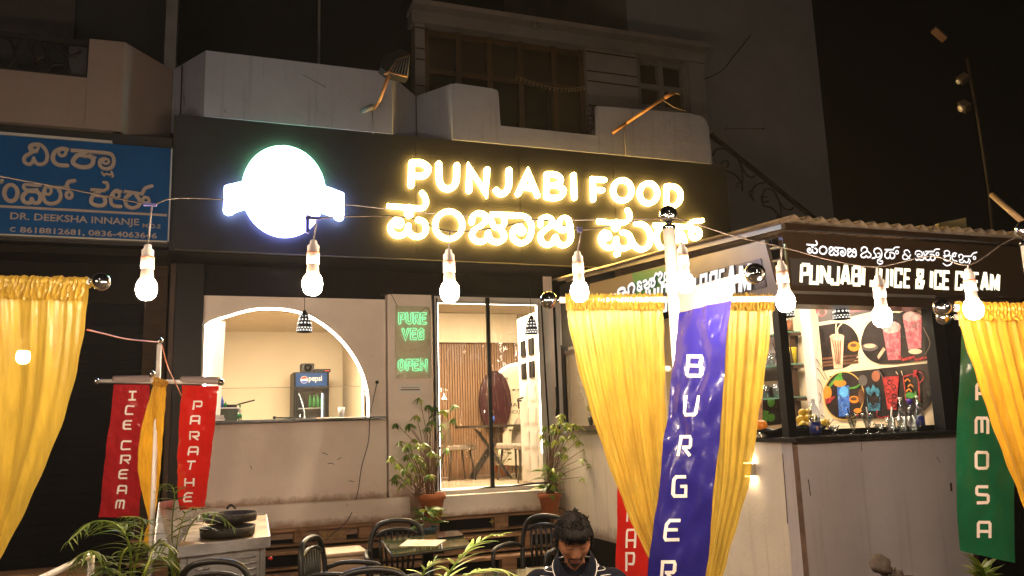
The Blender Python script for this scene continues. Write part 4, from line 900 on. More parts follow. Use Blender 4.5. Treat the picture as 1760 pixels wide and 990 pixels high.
jg([('s', [(1002,178),(1008,156),(1034,150),(1056,162),(1060,185),(1040,200),(1018,194),(1022,180),(1040,178)], 12), ('s', [(1000,212),(1012,228),(1032,222),(1048,228),(1072,222),(1078,190),(1070,160)], 13)])
jg(sa(340, 16)); jg([('f', [(1236,192),(1304,192)], 10), ('s', [(1250,180),(1246,158),(1268,148),(1288,160),(1284,182),(1252,200),(1244,222),(1268,234),(1294,226),(1298,206)], 12), ('s', [(1236,256),(1262,274),(1296,266),(1314,240)], 12)])
jg([('o', ((1330,186), 11, 13), 10), ('s', [(1348,172),(1326,168),(1312,190),(1316,224),(1352,238)], 12)])
jg([('s', [(1372,206),(1368,188),(1390,180),(1404,196),(1396,222),(1374,228),(1378,246),(1402,248),(1414,232),(1426,248),(1446,240),(1450,214)], 12), ('f', [(1404,196),(1470,196)], 12), ('s', [(1470,196),(1488,172),(1518,162)], 12), ('o', ((1498,210), 11, 12), 10), ('s', [(1450,214),(1462,236),(1452,256)], 10)])

# corrugated roof
def roofz(y): return 3.02 + (y-4.45)*.079
def roof(u, v):
    x = 3.70 + 2.62*u; y = 4.42 + 4.2*v
    return Vector((x, y, roofz(y) + .016*math.sin(x*2*math.pi/.116) + .01*noise.noise(Vector((x*1.5, y, 0)))))
m = MB(); m.grid(roof, 330, 8); m.grid(lambda u, v: roof(u, v) - Vector((0, 0, .004)), 330, 8, True); rf = m.build('corrugated_roof', K['rust'], stall)
m = MB(); m.box(3.72, 6.30, 4.50, 4.54, 2.958, 2.995); m.build('roof_batten', K['wood'], stall)
m = MB(); m.prism([(3.74, 4.56, 2.97), (3.74, 8.3, 3.265), (3.74, 8.3, 3.30), (3.74, 4.56, 3.005)], (.03, 0, 0)); m.build('roof_batten', K['acm'], stall)
m = MB(); m.prism([(5.25, 4.6, 3.06), (5.55, 4.6, 3.05), (5.56, 4.6, 3.17), (5.27, 4.6, 3.11)], (0, .04, 0)); m.build('roof_flashing', mat('flashing', (.35, .28, .12), .5, metal=.3), stall)
B('ceiling_board', K['juiceboard'], stall, XS+.06, 6.2, YF+.2, 8.0, 2.93, 2.95)
# side sign, following the roof slope
def smap(p, h): return Vector((XS-.06-h, p[0], p[1]))
def FS(p): q = px(p[0], p[1], X=XS-.07); return Vector((q.y, q.z))
P4 = [FS(q) for q in ((1012, 488), (1312, 412), (1340, 520), (1010, 540))]
m = MB(); m.prism([smap(p, 0) for p in P4], (.04, 0, 0)); m.build('side_sign_panel', K['acm'], stall, recalc=True)
P5 = [FS(q) for q in ((1085, 470), (1146, 456), (1150, 500), (1095, 516))]
m = MB(); m.prism([smap(p, .006) for p in P5], (.005, 0, 0)); m.build('side_sign_green', K['greenpanel'], stall, recalc=True)
P6 = [FS(q) for q in ((1200, 470), (1306, 444), (1316, 492), (1206, 524))]
m = MB(); m.prism([smap(p, .006) for p in P6], (.005, 0, 0)); m.build('side_sign_dark', K['juiceboard'], stall, recalc=True)
# lettering on it (survey pixels of the 1000,360 crop, 4.5x)
FZ = lambda p: FS((1000+p[0]/4.5, 360+p[1]/4.5))
def smap2(p, h): return smap(p, h+.006)
def zsh(gl, x0, k, y0): # shear copies along the slope
    out = []
    for st in gl:
        f_ = lambda q: (x0 + k*q[0], y0 + k*.95*q[1] - k*q[0]*.27)
        if st[0] == 'o': (a, b), rx, ry = st[1]; out.append(('o', (f_((a, b)), rx*k, ry*k*.95), (st[2] if len(st) > 2 else 58)*k))
        elif st[0] == 'b': (a, b), r = st[1]; out.append(('o', (f_((a, b)), r*k*.5, r*k*.5), r*k))
        else: out.append((st[0], [f_(q) for q in st[1]], (st[2] if len(st) > 2 else 58)*k))
    return out
for gl in KAN[2:]: jg(zsh(gl, 50, .17, 690), w=10, matl=K['sletter'], F=FZ, mp=smap2)
jg([(s_[0], [(q[0]*1.1-320, q[1]*1.0+500-(q[0]-545)*.28) for q in s_[1]], 14) for s_ in ja], matl=K['sletter'], F=FZ, mp=smap2)
jg([('s', [(368,640),(365,600),(392,575),(412,600),(402,640)], 14)], matl=K['sletter'], F=FZ, mp=smap2)
jg([('s', [(465,570),(450,560),(435,575),(470,615)], 11), ('s', [(440,590),(435,620),(460,625),(468,592)], 11)], matl=K['sletter'], F=FZ, mp=smap2)
jg([('s', [(480,560),(500,550),(510,575),(488,590),(500,612),(525,600),(522,560)], 12)], matl=K['sletter'], F=FZ, mp=smap2)
jg([('s', [(530,545),(545,550),(540,590),(560,590),(570,560),(555,545)], 12), ('s', [(560,545),(575,500),(590,500)], 11), ('f', [(530,540),(570,530)], 10)], matl=K['sletter'], F=FZ, mp=smap2)
jg([('s', [(600,510),(605,490),(625,500),(615,530),(600,545),(620,570),(640,560)], 12), ('s', [(660,490),(645,500),(645,540),(660,545)], 12)], matl=K['sletter'], F=FZ, mp=smap2)
big = [('J', (455, 510)), ('U', (515, 575)), ('I', (580, 605)), ('C', (612, 668)), ('E', (675, 730)), ('&', (760, 840)), ('I', (865, 890)), ('C', (912, 975)), ('R', (985, 1055)), ('E', (1060, 1115)), ('A', (1120, 1200)), ('M', (1215, 1320))]
capline([b_[0] for b_ in big], [b_[1] for b_ in big], lambda x: 640 + (1320-x)*.235, lambda x: 392 + (1320-x)*.262, FZ, smap2, K['sletter'], stall, d=.01)
for p0, p1 in (((1324, 428), (1340, 425)), ((1326, 450), (1342, 447)), ((1335, 497), (1345, 495))):
    m = MB(); m.tube([px(*p0, X=XS-.04), px(*p1, X=XS-.04)], .012, 5); m.build('louvre_bar', K['silver'], stall)

# inside: poster wall, pillar, shelves
XPW = 5.30
B('poster_wall', K['poster'], stall, XPW, XPW+.05, 4.80, 8.9, .5, 2.93); B('back_wall', K['inner'], stall, XS+.1, XPW, 8.86, 8.9, .5, 2.93)
B('shelf_pillar', K['white'], stall, XPW-.05, XPW-.002, 6.12, 6.26, 1.2, 2.93); B('shelf_upright', K['brownwood'], stall, XPW-.16, XPW-.10, 6.30, 6.36, 1.65, 2.48)
B('stall_floor', K['floor'], stall, XS+.1, XPW, YF+.13, 8.85, .45, .5)
def PW(p): q = px(1280+p[0]*.26261, 510+p[1]*.26261, X=XPW-.004); return Vector((q.y, q.z))
def pmap(p, h): return Vector((XPW-h, p[0], p[1]))
LV = [0]
def shape(pts, matl, name='poster_print', F=PW, h=None, par=stall):
    LV[0] += 1; h = h if h is not None else .001 + LV[0]*.00035
    m = MB(); P = [F(q) for q in pts]; m.add([pmap(p, h) for p in P], [tuple(range(len(P)))]); m.build(name, matl, par); return h
def ell(cx, cy, rx, ry, n=28, a0=0, a1=360): return [(cx+rx*math.cos(R_(a0+(a1-a0)*k/n)), cy+ry*math.sin(R_(a0+(a1-a0)*k/n))) for k in range(n if a1-a0 == 360 else n+1)]
def line(pts, w, matl, F=PW):
    LV[0] += 1; m = MB(); sc_ = (F((600, 400))-F((601, 400))).length; flat_stroke(m, [F(q) for q in cr(pts, 5)], w*sc_, pmap, .001+LV[0]*.00035); m.build('poster_print', matl, stall)
shape([(475,30),(1080,35),(1040,60),(960,76),(920,70),(860,90),(700,130),(480,168)], K['pgreydark'])
shape(ell(500,90,38,40,20), K['ppink']); shape(ell(505,100,20,20,14), K['pbrown']); shape([(560,60),(820,50),(800,90),(640,110)], mat('poster_mauve', (.30, .12, .13), .4, var=.4, vscale=12))
shape([(482,190)]+[(600,172)]+ell(620,320,128,150,20,-80,88)+[(512,484)], K['pblack'])
for y_ in (400, 425, 445): shape([(505,y_),(745,y_-25),(742,y_-10),(506,y_+14)], K['pbrown'])
shape(ell(715,325,40,32,16), K['porange']); shape(ell(712,318,22,12,12), K['pbrown'])
shape([(560,265),(650,262),(640,470),(585,472)], K['pcream']); shape(ell(604,262,48,20,18), K['pcream'])
for k in range(4): line([(575+k*18,285),(590+k*12,360),(600+k*8,440)], 6, K['pbrown'])
line([(600,250),(598,200),(604,165)], 7, K['poster']); line([(612,250),(610,210),(640,170)], 7, K['poster'])
shape(ell(905,300,142,140,24,95,262)+ell(1060,200,140,120,18,-85,10)+[(1195,250),(1212,412)]+[(1000,438)], K['pblack'])
shape(ell(985,265,212,160,36), K['pblack']); shape([(1150,180),(1196,235),(1212,415),(1050,430)], K['pblack'])
shape(ell(820,330,55,26,18), K['pgreydark']); shape(ell(822,322,40,14,14), K['pcream']); shape([(870,390),(910,330),(925,345),(880,410)], K['pcream']); 
shape([(905,205),(1022,200),(1025,412),(942,414)], K['ppink']); shape(ell(963,200,62,40,20), mat('poster_whip', (.75, .35, .33), .4, var=.5, vscale=22))
shape([(1038,140),(1162,130),(1160,335),(1075,345)], K['ppink']); shape(ell(1100,130,62,34,20), bpy.data.materials['poster_whip']); shape(ell(1120,358,45,18,14), K['poster'])
for k in range(9): shape(ell(1020+k*22, 395+((k*37) % 21), 13, 10, 8), K['pred'])
shape([(560,520),(700,490),(1215,434),(1222,560)]+ell(1180,620,60,110,12,-20,70)+[(1150,778),(900,796),(640,800)], K['pblack'])
shape(ell(655,648,134,160,44), K['pgold']); shape(ell(655,648,127,153,44), K['pblack'])
shape(ell(548,628,28,44,18), K['porange']); shape([(530,670),(600,650),(570,690),(535,705)], K['pred']); line([(560,590),(600,540),(640,500)], 14, K['pgreen'])
shape([(612,585),(692,580),(694,780),(625,784)], K['pblue']); shape(ell(630,565,42,24,18), K['porange']); shape([(605,550),(635,500),(655,550)], K['pgreen']); shape(ell(657,622,30,36,20), mat('poster_slice', (.12, .4, .8), .4, var=.4, vscale=30))
shape(ell(725,672,34,24,18), K['porange']); shape(ell(722,668,22,12,12), K['pbrown']); shape(ell(770,650,20,50,14), K['pbrown']); shape(ell(748,745,26,16,12), K['porange']); line([(690,600),(740,590),(775,560)], 8, K['pgreen'])
shape(ell(782,548,30,36,18), K['pgreydark']); shape(ell(868,520,28,36,18), mat('poster_rust', (.35, .12, .06), .4, var=.3))
shape([(800,600),(820,585),(835,610),(850,570),(870,600),(885,590),(900,640),(880,655),(860,620),(840,650),(815,640)], K['pcyan']); shape([(815,710),(830,690),(850,715),(870,690),(900,705),(897,745),(818,748)], K['pcyan'])
line([(812,650),(820,740)], 4, K['pcyan']); line([(895,650),(895,740)], 4, K['pcyan'])
shape([(912,525),(1020,518),(1005,740),(945,735)], K['pred']); 
for cx, cy in ((960,560),(985,590),(950,620),(990,650),(965,680),(990,710)):
    shape(ell(cx, cy, 17, 17, 14), K['pblack']); shape(ell(cx, cy, 12, 12, 12), K['pred'])
line([(915,525),(895,490),(880,480)], 8, K['pgreydark']); line([(1052,522),(1140,518),(1160,690)], 6, K['pred']); line([(1052,522),(1070,680)], 5, K['pred'])
for cx, cy in ((1080,555),(1100,590),(1090,620)): line([(cx-18,cy),(cx,cy-16),(cx+18,cy)], 6, K['porange'])
line([(1150,570),(1182,540),(1175,500),(1150,490)], 4, K['pred']); shape([(1120,480),(1145,478),(1135,525),(1118,525)], K['pred']); shape(ell(1100,645,34,20,14), K['pgreen']); line([(1130,620),(1150,680),(1165,700)], 7, K['pgreen'])
line([(885,740),(880,770),(900,790),(960,782)], 5, K['pred']); line([(1005,490),(1020,510)], 4, K['poster']); line([(1040,485),(1050,515)], 4, K['poster'])
for pts in ([(450,380),(500,430),(560,545)], [(455,440),(500,480),(545,545)], [(465,515),(510,560),(530,620)], [(470,600),(515,650),(500,720),(490,770)], [(500,760),(540,790)], [(560,850),(600,800)], [(1185,200),(1230,300),(1200,380)], [(540,830),(575,800)]): line(pts, 4.5, K['pline'])
# second poster behind the shelves
shape([(60,262),(365,245),(365,540),(60,560)], K['pgreydark']); shape([(60,262),(330,250),(330,440),(60,470)], mat('poster_lilac', (.5, .42, .42), .4, var=.2))
shape(ell(265,300,60,60,18), mat('poster_pinkish', (.5, .3, .3), .4)); line([(215,440),(225,330),(260,265),(262,350),(300,300)], 6, K['pblack']); line([(200,300),(235,390),(290,370),(330,420)], 6, K['pblack'])
shape([(90,590),(250,590),(330,620),(375,700),(378,820),(90,850)], K['pblack']); shape([(255,670),(300,668),(300,835),(258,838)], mat('poster_mojito', (.35, .42, .12), .4, var=.5, vscale=22)); shape(ell(190,690,24,32,14), K['pgreen']); shape(ell(190,790,26,26,14), K['pgreen']); shape([(140,740),(175,750),(160,830),(135,800)], K['pgreen'])
shape([(105,555),(135,555),(135,840),(105,840)], K['pcream'])
put_text('HAPPY', 'poster_print', K['pblack'], stall, pmap(PW((232,500)), .03), (0, -1, 0), (0, 0, 1), .12, .05)
for k, (z0, yA, yB) in enumerate(((2.455, 6.20, 7.4), (2.150, 6.20, 7.4), (1.842, 6.18, 7.4))):
    B('glass_shelf', K['glassgreen'], stall, XPW-.20, XPW-.052, 6.27, yB, z0, z0+.012)
    B('shelf_bracket', K['brownwood'], stall, XPW-.17, XPW-.05, 6.265, 6.29, z0-.03, z0-.001)
m = MB(); m.box(4.3, 4.8, 5.4, 5.9, 2.90, 2.928); m.build('added_light_panel', emis('stall_fill_glow', (1, .84, .62), 55), stall)  # unseen glowing panels added to brighten the stall inside
m = MB(); m.box(4.4, 4.8, 6.8, 7.2, 2.90, 2.928); m.build('added_light_panel', bpy.data.materials['stall_fill_glow'], stall)
# small up-down wall light on the stall side
wlx = px(1292, 808, X=XS-.02)
B('wall_light', K['silver'], stall, XS-.07, XS-.013, wlx.y-.04, wlx.y+.04, wlx.z-.04, wlx.z+.05)
m = MB(); m.box(XS-.065, XS-.02, wlx.y-.03, wlx.y+.03, wlx.z+.051, wlx.z+.056); m.box(XS-.065, XS-.02, wlx.y-.03, wlx.y+.03, wlx.z-.047, wlx.z-.042); m.build('wall_light_glow', emis('up_down_glow', (1, .72, .42), 60), stall)

# ---- things on the counter (counter top at z 1.52)
CT = 1.521
def cpt(x, y=None): # x on the counter line for a photo column
    return px(x, 745, Y=y)
def cobj(name, label, cat, X_, Y_, Z_=CT, group=None): return thing(name, label, cat, (X_, Y_, Z_), group)
def lathe_part(par, name, prof, matl, seg=18, off=(0, 0, 0)):
    return MB().lathe(prof, ORG[par.name] + Vector(off), seg).build(name, matl, par)
ycn = YF + .0
# water bottle in front
q = px(1402, 745, Y=4.745)
wb = cobj('water_bottle', 'clear plastic water bottle with a dark blue label at the counter corner', 'bottle', q.x, 4.745)
lathe_part(wb, 'bottle_body', [(.0, 0), (.037, .002), (.040, .02), (.040, .10), (.037, .11), (.040, .13), (.037, .15), (.039, .17), (.030, .20), (.015, .228), (.013, .245)], K['bottle'])
lathe_part(wb, 'label', [(.0405, .022), (.0405, .10)], K['labelblue']); lathe_part(wb, 'cap', [(0, .262), (.015, .262), (.015, .242), (0, .242)], K['white'], 12)
lathe_part(wb, 'water', [(0, .004), (.036, .005), (.036, .13), (0, .13)], glassy('water_fill', (.75, .8, .85), .03, .05))
put_text('SUN', 'label_print', K['white'], wb, (q.x+.002, 4.745-.0435, CT+.062), (1, 0, 0), (0, 0, 1), .03, .014)
m = MB(); m.ball((q.x-.015, 4.745-.0405, CT+.055), .010, 8, 6, (1, .2, 1.8)); m.build('label_print', K['pcream'], wb)
# fruit bowls
def bowl(name, label, x, y, r, h, matl, wavy=True, seg=30):
    t = cobj(name, label, 'bowl', x, y)
    m = MB(); vs = []; prof = [(.45, 0), (.6, .02), (.85, .5), (1, 1), (.96, 1), (.8, .5), (.5, .08)]
    for a, b in prof:
        for k in range(seg):
            an = 2*math.pi*k/seg; rr = r*a; z = h*b + (.007*math.sin(an*7) if b == 1 and wavy else 0); vs.append((x+rr*math.cos(an), y+rr*math.sin(an), CT+z))
    fs = [(i*seg+k, i*seg+(k+1) % seg, (i+1)*seg+(k+1) % seg, (i+1)*seg+k) for i in range(len(prof)-1) for k in range(seg)]; fs.append(tuple(range(seg))[::-1])
    fs.append(tuple((len(prof)-1)*seg+k for k in range(seg))); m.smooth = True; m.add(vs, fs); m.build('bowl_body', matl, t); return t
q = px(1385, 740, Y=5.0); bx, by = q.x+.03, 5.02
bowl('fruit_bowl', 'black wavy rimmed bowl heaped with yellow lemons', bx, by, .145, .075, K['black'])
lm = []
pos = [(-.085,-.055,.075),(-.03,-.08,.075),(.035,-.075,.077),(.09,-.05,.075),(-.06,-.01,.12),(-.005,-.035,.125),(.05,-.02,.125),(-.02,.01,.165),(.03,.01,.17),(.01,-.06,.10)]
llab = ['lemon at the left edge of the heap in the black bowl','lemon second from the left in the bottom row','lemon in the middle of the bottom row behind the bottle','lemon at the right edge of the heap','lemon on the upper left of the heap','lemon in the centre of the heap','lemon on the upper right of the heap','topmost left lemon of the heap','topmost right lemon of the heap, greener','lemon at the front of the heap']
lmesh = None
for k, (a, b, c_) in enumerate(pos):
    if lmesh is None: mb = MB(); mb.ball((0, 0, 0), .031, 14, 10, (1.12, 1, .95)); lmesh = mb.mesh('lemon', K['lemon'])
    o = bpy.data.objects.new('lemon', lmesh); COL.objects.link(o); o.location = (bx+a, by+b, CT+c_); o.rotation_euler = (rand(0, 3), rand(0, 3), rand(0, 3)); tag(o, 'yellow ' + llab[k] if k != 8 else 'greenish ' + llab[k], 'lemon', 'lemons in the black bowl')
q = px(1497-76, 722, Y=4.98); o = bpy.data.objects.new('lemon', lmesh); COL.objects.link(o); o.location = (bx+.145, by-.02, CT+.085); o.scale = (1.25, 1.2, 1.2); tag(o, 'large brownish lemon resting on the right rim of the black bowl', 'lemon')
q = px(1318, 735, Y=5.05); bowl('fruit_bowl', 'low black wavy bowl holding an orange beside the corner post', q.x+.03, 5.05, .13, .06, K['black'])
o = MB().ball((0, 0, 0), .042, 18, 12).build('orange', K['orange']); o.location = (q.x-.06, 5.03, CT+.085); tag(o, 'single orange in the low black bowl left of the post', 'orange')
q = px(1300, 745, Y=5.0); o = cobj('bottle_opener', 'small chrome tool lying beside the curtain on the counter', 'tool', q.x, 4.98); m = MB(); m.tube(cr([(q.x-.05, 4.98, CT+.01), (q.x, 4.96, CT+.03), (q.x+.03, 4.98, CT+.01), (q.x+.01, 4.99, CT+.04)], 5), .006, 6); m.build('handle', K['chrome'], o)
# sundae glasses
sund = [(1467, .0), (1493, .0)]; first = None
def glass_tall(x, y, label):
    t = cobj('sundae_glass', label, 'glass', x, y, CT, 'tall sundae glasses on the counter')
    lathe_part(t, 'glass_body', [(0, 0), (.027, .001), (.028, .006), (.008, .014), (.007, .030), (.016, .042), (.040, .135), (.041, .150), (.038, .150), (.036, .133), (.012, .045), (0, .04)], K['glassware'], 20); return t
a_ = px(1467, 745, Y=4.765); g1 = glass_tall(a_.x, 4.765, 'tall flared sundae glass with a black straw')
m = MB(); m.tube([(a_.x+.01, 4.765, CT+.06), (a_.x-.035, 4.765, CT+.19)], .0045, 6); m.build('straw', K['black'], g1); m = MB(); m.ball((a_.x+.018, 4.726, CT+.139), .007, 8, 5, (1.4, .2, .8)); m.build('badge', K['redp'], g1)
a_ = px(1493, 745, Y=4.765); g2 = glass_tall(a_.x, 4.765, 'tall flared sundae glass with a white straw')
m = MB(); m.tube([(a_.x+.01, 4.765, CT+.06), (a_.x+.004, 4.765, CT+.195)], .005, 6); m.build('straw', K['white'], g2); m = MB(); m.ball((a_.x-.018, 4.726, CT+.139), .007, 8, 5, (1.4, .2, .8)); m.build('badge', K['redp'], g2)
for xx, lab in ((1434, 'low glass dessert cup between the water bottle and the sundae glasses'), (1512, 'low glass dessert cup between the sundae glasses and the beer mugs')):
    a_ = px(xx, 745, Y=4.765); t = cobj('dessert_cup', lab, 'glass', a_.x, 4.765, CT, 'low dessert cups on the counter')
    lathe_part(t, 'cup_body', [(0, 0), (.025, .001), (.026, .006), (.008, .012), (.008, .024), (.030, .040), (.042, .070), (.039, .070), (.028, .044), (0, .030)], K['glassware'], 20)
    m = MB(); m.tube([(a_.x, 4.765, CT+.035), (a_.x-.055, 4.77, CT+.10)], .0025, 5); m.build('spoon', K['chrome'], t)
mug0 = None
for k, xx in enumerate((1532, 1552, 1570)):
    a_ = px(xx, 742, Y=4.775+.012*k)
    t = cobj('glass_mug', ['heavy glass mug with a white straw, leftmost of three', 'heavy glass mug in the middle of three', 'heavy glass mug with its handle to the right, next to the dark bottle'][k], 'mug', a_.x, 4.775+.012*k, CT, 'glass mugs on the counter')
    lathe_part(t, 'mug_body', [(0, 0), (.032, .0), (.034, .004), (.034, .115), (.030, .116), (.030, .016), (0, .014)], K['glassware'], 20)
    c0 = ORG[t.name]; m = MB(); m.tube(cr([c0+Vector((.034, -.01, .10)), c0+Vector((.060, -.012, .095)), c0+Vector((.064, -.012, .05)), c0+Vector((.034, -.01, .025))], 5), .006, 8); m.build('handle', K['glassware'], t)
    if k == 0: m = MB(); m.tube([c0+Vector((-.01, 0, .02)), c0+Vector((.03, 0, .19))], .006, 6); m.build('straw', K['white'], t)
def bottle(label, xx, y, prof, matl, capm, capz, lab=None, h=None):
    a_ = px(xx, 740, Y=y); t = cobj('bottle', label, 'bottle', a_.x, y, CT, 'syrup and soda bottles behind the mugs'); lathe_part(t, 'bottle_body', prof, matl)
    r, z0, z1 = capz; lathe_part(t, 'cap', [(0, z1), (r, z1), (r, z0), (0, z0)], capm, 14)
    if lab: lathe_part(t, 'label', [(lab[0], lab[1]), (lab[0], lab[2])], lab[3])
    return t
bottle('slim clear glass bottle with a white cap behind the mugs', 1553, 5.06, [(0, 0), (.034, 0), (.034, .12), (.014, .20), (.012, .25)], K['bottle'], K['white'], (.014, .245, .268))
bottle('clear bottle with a purple collar and white cap behind the mugs', 1571, 5.10, [(0, 0), (.036, 0), (.036, .17), (.016, .20), (.015, .24)], K['bottle'], K['white'], (.016, .26, .29), (.030, .218, .255, mat('purple', (.05, .02, .3), .4)))
bottle('dark labelled bottle with a silver cap behind the glass mugs', 1583, 4.96, [(0, 0), (.036, 0), (.037, .13), (.017, .19), (.014, .25)], K['bottle'], K['silver'], (.015, .245, .275), (.0375, .0, .115, K['labelblue']))
bottle('orange juice bottle with a wide orange cap at the right', 1602, 5.0, [(0, 0), (.040, 0), (.038, .11), (.027, .17), (.022, .20)], K['juice'], mat('orange_cap', (.8, .16, .02), .4), (.030, .195, .228), (.0402, .03, .09, K['porange']))
q = px(1612, 738, Y=5.0); pp = cobj('potted_plant', 'tiny seedling in a small black pot at the right end of the counter', 'plant', q.x+.03, 5.06)
lathe_part(pp, 'pot', [(0, 0), (.03, 0), (.05, .09), (.045, .09), (0, .08)], K['black'])
m = MB()
for k in range(7):
    a = k*.9; c0 = ORG[pp.name]+Vector((0, 0, .08)); e1 = c0+Vector((.045*math.cos(a), .045*math.sin(a), .05+.02*(k % 3))); m.tube([c0, e1], .0025, 4); m.ball(e1, .014, 8, 5, (1.3, .6, .5))
m.build('leaves', K['leafd'], pp)
# things on the glass shelves
def shelf_item(x, zsh_, y=None): return px(x, 600, X=XPW-.12)
sx = XPW-.12
for k, (xx, zs, lab) in enumerate(((1316, 2.162, 'upturned glass on the middle shelf beside the curtain'), (1326, 2.162, 'upturned glass on the middle shelf left of the corner post'), (1345, 1.854, 'clear glass on the lowest glass shelf right of the post'), (1350, 1.854, 'second clear glass on the lowest glass shelf'), (1312, 1.854, 'glass jug on the lowest shelf beside the curtain'), (1330, 1.854, 'clear glass behind the corner post on the lowest shelf'))):
    y_ = px(xx, 620, X=sx).y; t = cobj('drinking_glass', lab, 'glass', sx, y_, zs+.001, 'glasses on the stall shelves')
    lathe_part(t, 'glass_body', [(0, 0), (.030, 0), (.040, .13), (.037, .13), (.027, .008), (0, .008)], K['glassware'], 16)
y_ = px(1362, 620, X=sx).y; t = cobj('tumbler', 'yellow beaded tumbler with a straw on the middle shelf', 'cup', sx, y_, 2.163)
lathe_part(t, 'cup_body', [(0, 0), (.040, 0), (.050, .15), (.052, .155), (0, .155)], K['cupyellow']); m = MB(); m.tube([(sx, y_, 2.30), (sx-.01, y_+.01, 2.39)], .005, 6); m.build('straw', K['cupyellow'], t)
y_ = px(1352, 560, X=sx).y; t = cobj('juice_jar', 'clear jar of orange drink on the top glass shelf', 'jar', sx, y_, 2.468)
lathe_part(t, 'jar_body', [(0, 0), (.06, 0), (.065, .12), (.05, .17), (.05, .19)], K['bottle']); lathe_part(t, 'drink', [(0, .003), (.055, .004), (.058, .11), (0, .11)], mat('peach_drink', (.75, .28, .12), .4))
# side ledge: small pot plant
q = px(1022, 742, X=3.95); pp = thing('potted_plant', 'small spiky plant in a dark bowl on the granite ledge', 'plant', (3.97, q.y, 1.601))
lathe_part(pp, 'pot', [(0, 0), (.06, 0), (.085, .10), (.09, .15), (.08, .15), (0, .12)], K['black'])
m = MB()
for k in range(14):
    a = rand(0, 6.28); c0 = ORG[pp.name]+Vector((0, 0, .12)); l = rand(.1, .2); m.tube(cr([c0, c0+Vector((l*.3*math.cos(a), l*.3*math.sin(a), l*.7)), c0+Vector((l*.8*math.cos(a), l*.8*math.sin(a), l))], 4), [.008]*8+[.002], 4)
m.build('leaves', K['leaf'], pp)
for pts, r in ((((1389, 824), (1391, 836), (1393, 852)), .0035), (((1634, 830), (1635, 844)), .008), (((1610, 785), (1616, 796)), .002), (((1345, 780), (1349, 830), (1354, 900)), .003), (((1480, 757), (1481, 775)), .002)):
    m = MB(); m.tube([px(*p, Y=YF-.001) for p in pts], r, 5); m.build('scuff_mark', K['brownwood'], stall)
# ================================================================ pendant lamps
def pendant(label, c, r, h, cord):
    t = thing('pendant_lamp', label, 'lamp', tuple(c), 'perforated black pendant lamps')
    prof = [(.16, 1.0), (.2, .96), (.5, .78), (.8, .5), (.93, .25), (1, 0), (.97, 0), (.90, .25), (.77, .5), (.47, .77), (.1, .95)]
    MB().lathe([(a*r, b*h) for a, b in prof], c, 24).build('shade', K['lampshade'], t)
    m = MB()
    for row, (zz, rr, n, s_) in enumerate(((.40, .885, 12, .10), (.56, .745, 11, .085), (.72, .60, 9, .06))):
        for k in range(n):
            a = 2*math.pi*(k+.5*(row % 2))/n; p = c + Vector((r*rr*math.cos(a), r*rr*math.sin(a), h*zz)); nn = Vector((math.cos(a), math.sin(a), .45)).normalized()
            m.tube([p-nn*.001, p+nn*.0025], r*s_*1.25, 8)
    stuff(m.build('light_hole', K['shadeglow'], t))
    m = MB()
    for k in range(16):
        a0, a1, a2 = [2*math.pi*(k+d)/16 for d in (.1, .9, .5)]
        P = lambda a, z: c + Vector((r*(1.006-.01*z/.3)*math.cos(a), r*(1.006-.01*z/.3)*math.sin(a), h*z))
        m.add([P(a0, .045), P(a1, .045), P(a2, .13)], [(0, 1, 2)]); m.add([P(a0+.2, .21), P(a1+.2, .21), P(a2+.2, .14)], [(2, 1, 0)])
    stuff(m.build('lattice_slot', K['shadeglow'], t))
    m = MB(); m.tube([c+Vector((0, 0, h*.95)), c+Vector((0, 0, h+cord))], .003, 5); m.build('cord', K['black'], t)
    m = MB(); m.ball(c+Vector((0, 0, h*.35)), r*.5, 12, 8); m.build('lamp_bulb', emis('pendant_bulb', (1, .9, .75), 6) if 'pendant_bulb' not in bpy.data.materials else bpy.data.materials['pendant_bulb'], t)
q = px(523, 571, Y=8.78); pendant('black perforated pendant lamp in front of the arched serving window', q, .082, .235, 3.46-q.z-.235)
q = px(914, 574, Y=8.70); pendant('black perforated pendant lamp in front of the glazed doorway', q, .078, .22, 3.46-q.z-.22)
q = px(1447, 549, Y=4.98); pendant('black perforated pendant lamp hanging in the juice stall opening', q, .065, .15, 2.93-q.z-.15)
q = px(1353, 545, Y=5.6); pendant('black perforated pendant lamp behind the corner post of the stall', q, .065, .15, 2.93-q.z-.15)

# ================================================================ kitchen things
q = px(535, 718, Y=12.3)
fr = thing('drinks_fridge', 'tall black glass door drinks fridge with a blue lit pepsi header', 'fridge', (1.375, 12.6, .951))
fx0, fx1, fy, ft = 1.12, 1.63, 12.30, 2.56
m = MB(); m.box(fx0, fx0+.03, fy, fy+.55, .951, ft); m.box(fx1-.03, fx1, fy, fy+.55, .951, ft); m.box(fx0+.031, fx1-.031, fy+.5, fy+.55, .951, ft); m.box(fx0+.031, fx1-.031, fy, fy+.5, .951, 1.25); m.box(fx0+.031, fx1-.031, fy, fy+.5, ft-.04, ft); m.build('cabinet', K['fridge'], fr)
B('header', K['fridgeblue'], fr, fx0+.031, fx1-.031, fy-.012, fy+.02, ft-.21, ft-.012)
m = MB(); m.box(fx0+.031, fx0+.07, fy-.01, fy+.01, 1.25, ft-.215); m.box(fx1-.07, fx1-.031, fy-.01, fy+.01, 1.25, ft-.215); m.box(fx0+.071, fx1-.071, fy-.01, fy+.01, ft-.26, ft-.215); db = m.build('door_frame', K['fridge'], fr)
B('door_glass', K['clearglass'], db, fx0+.071, fx1-.071, fy-.002, fy+.001, 1.25, ft-.262)
for zz in (1.5, 1.78, 2.03): B('wire_shelf', K['steel'], fr, fx0+.032, fx1-.032, fy+.03, fy+.45, zz, zz+.01)
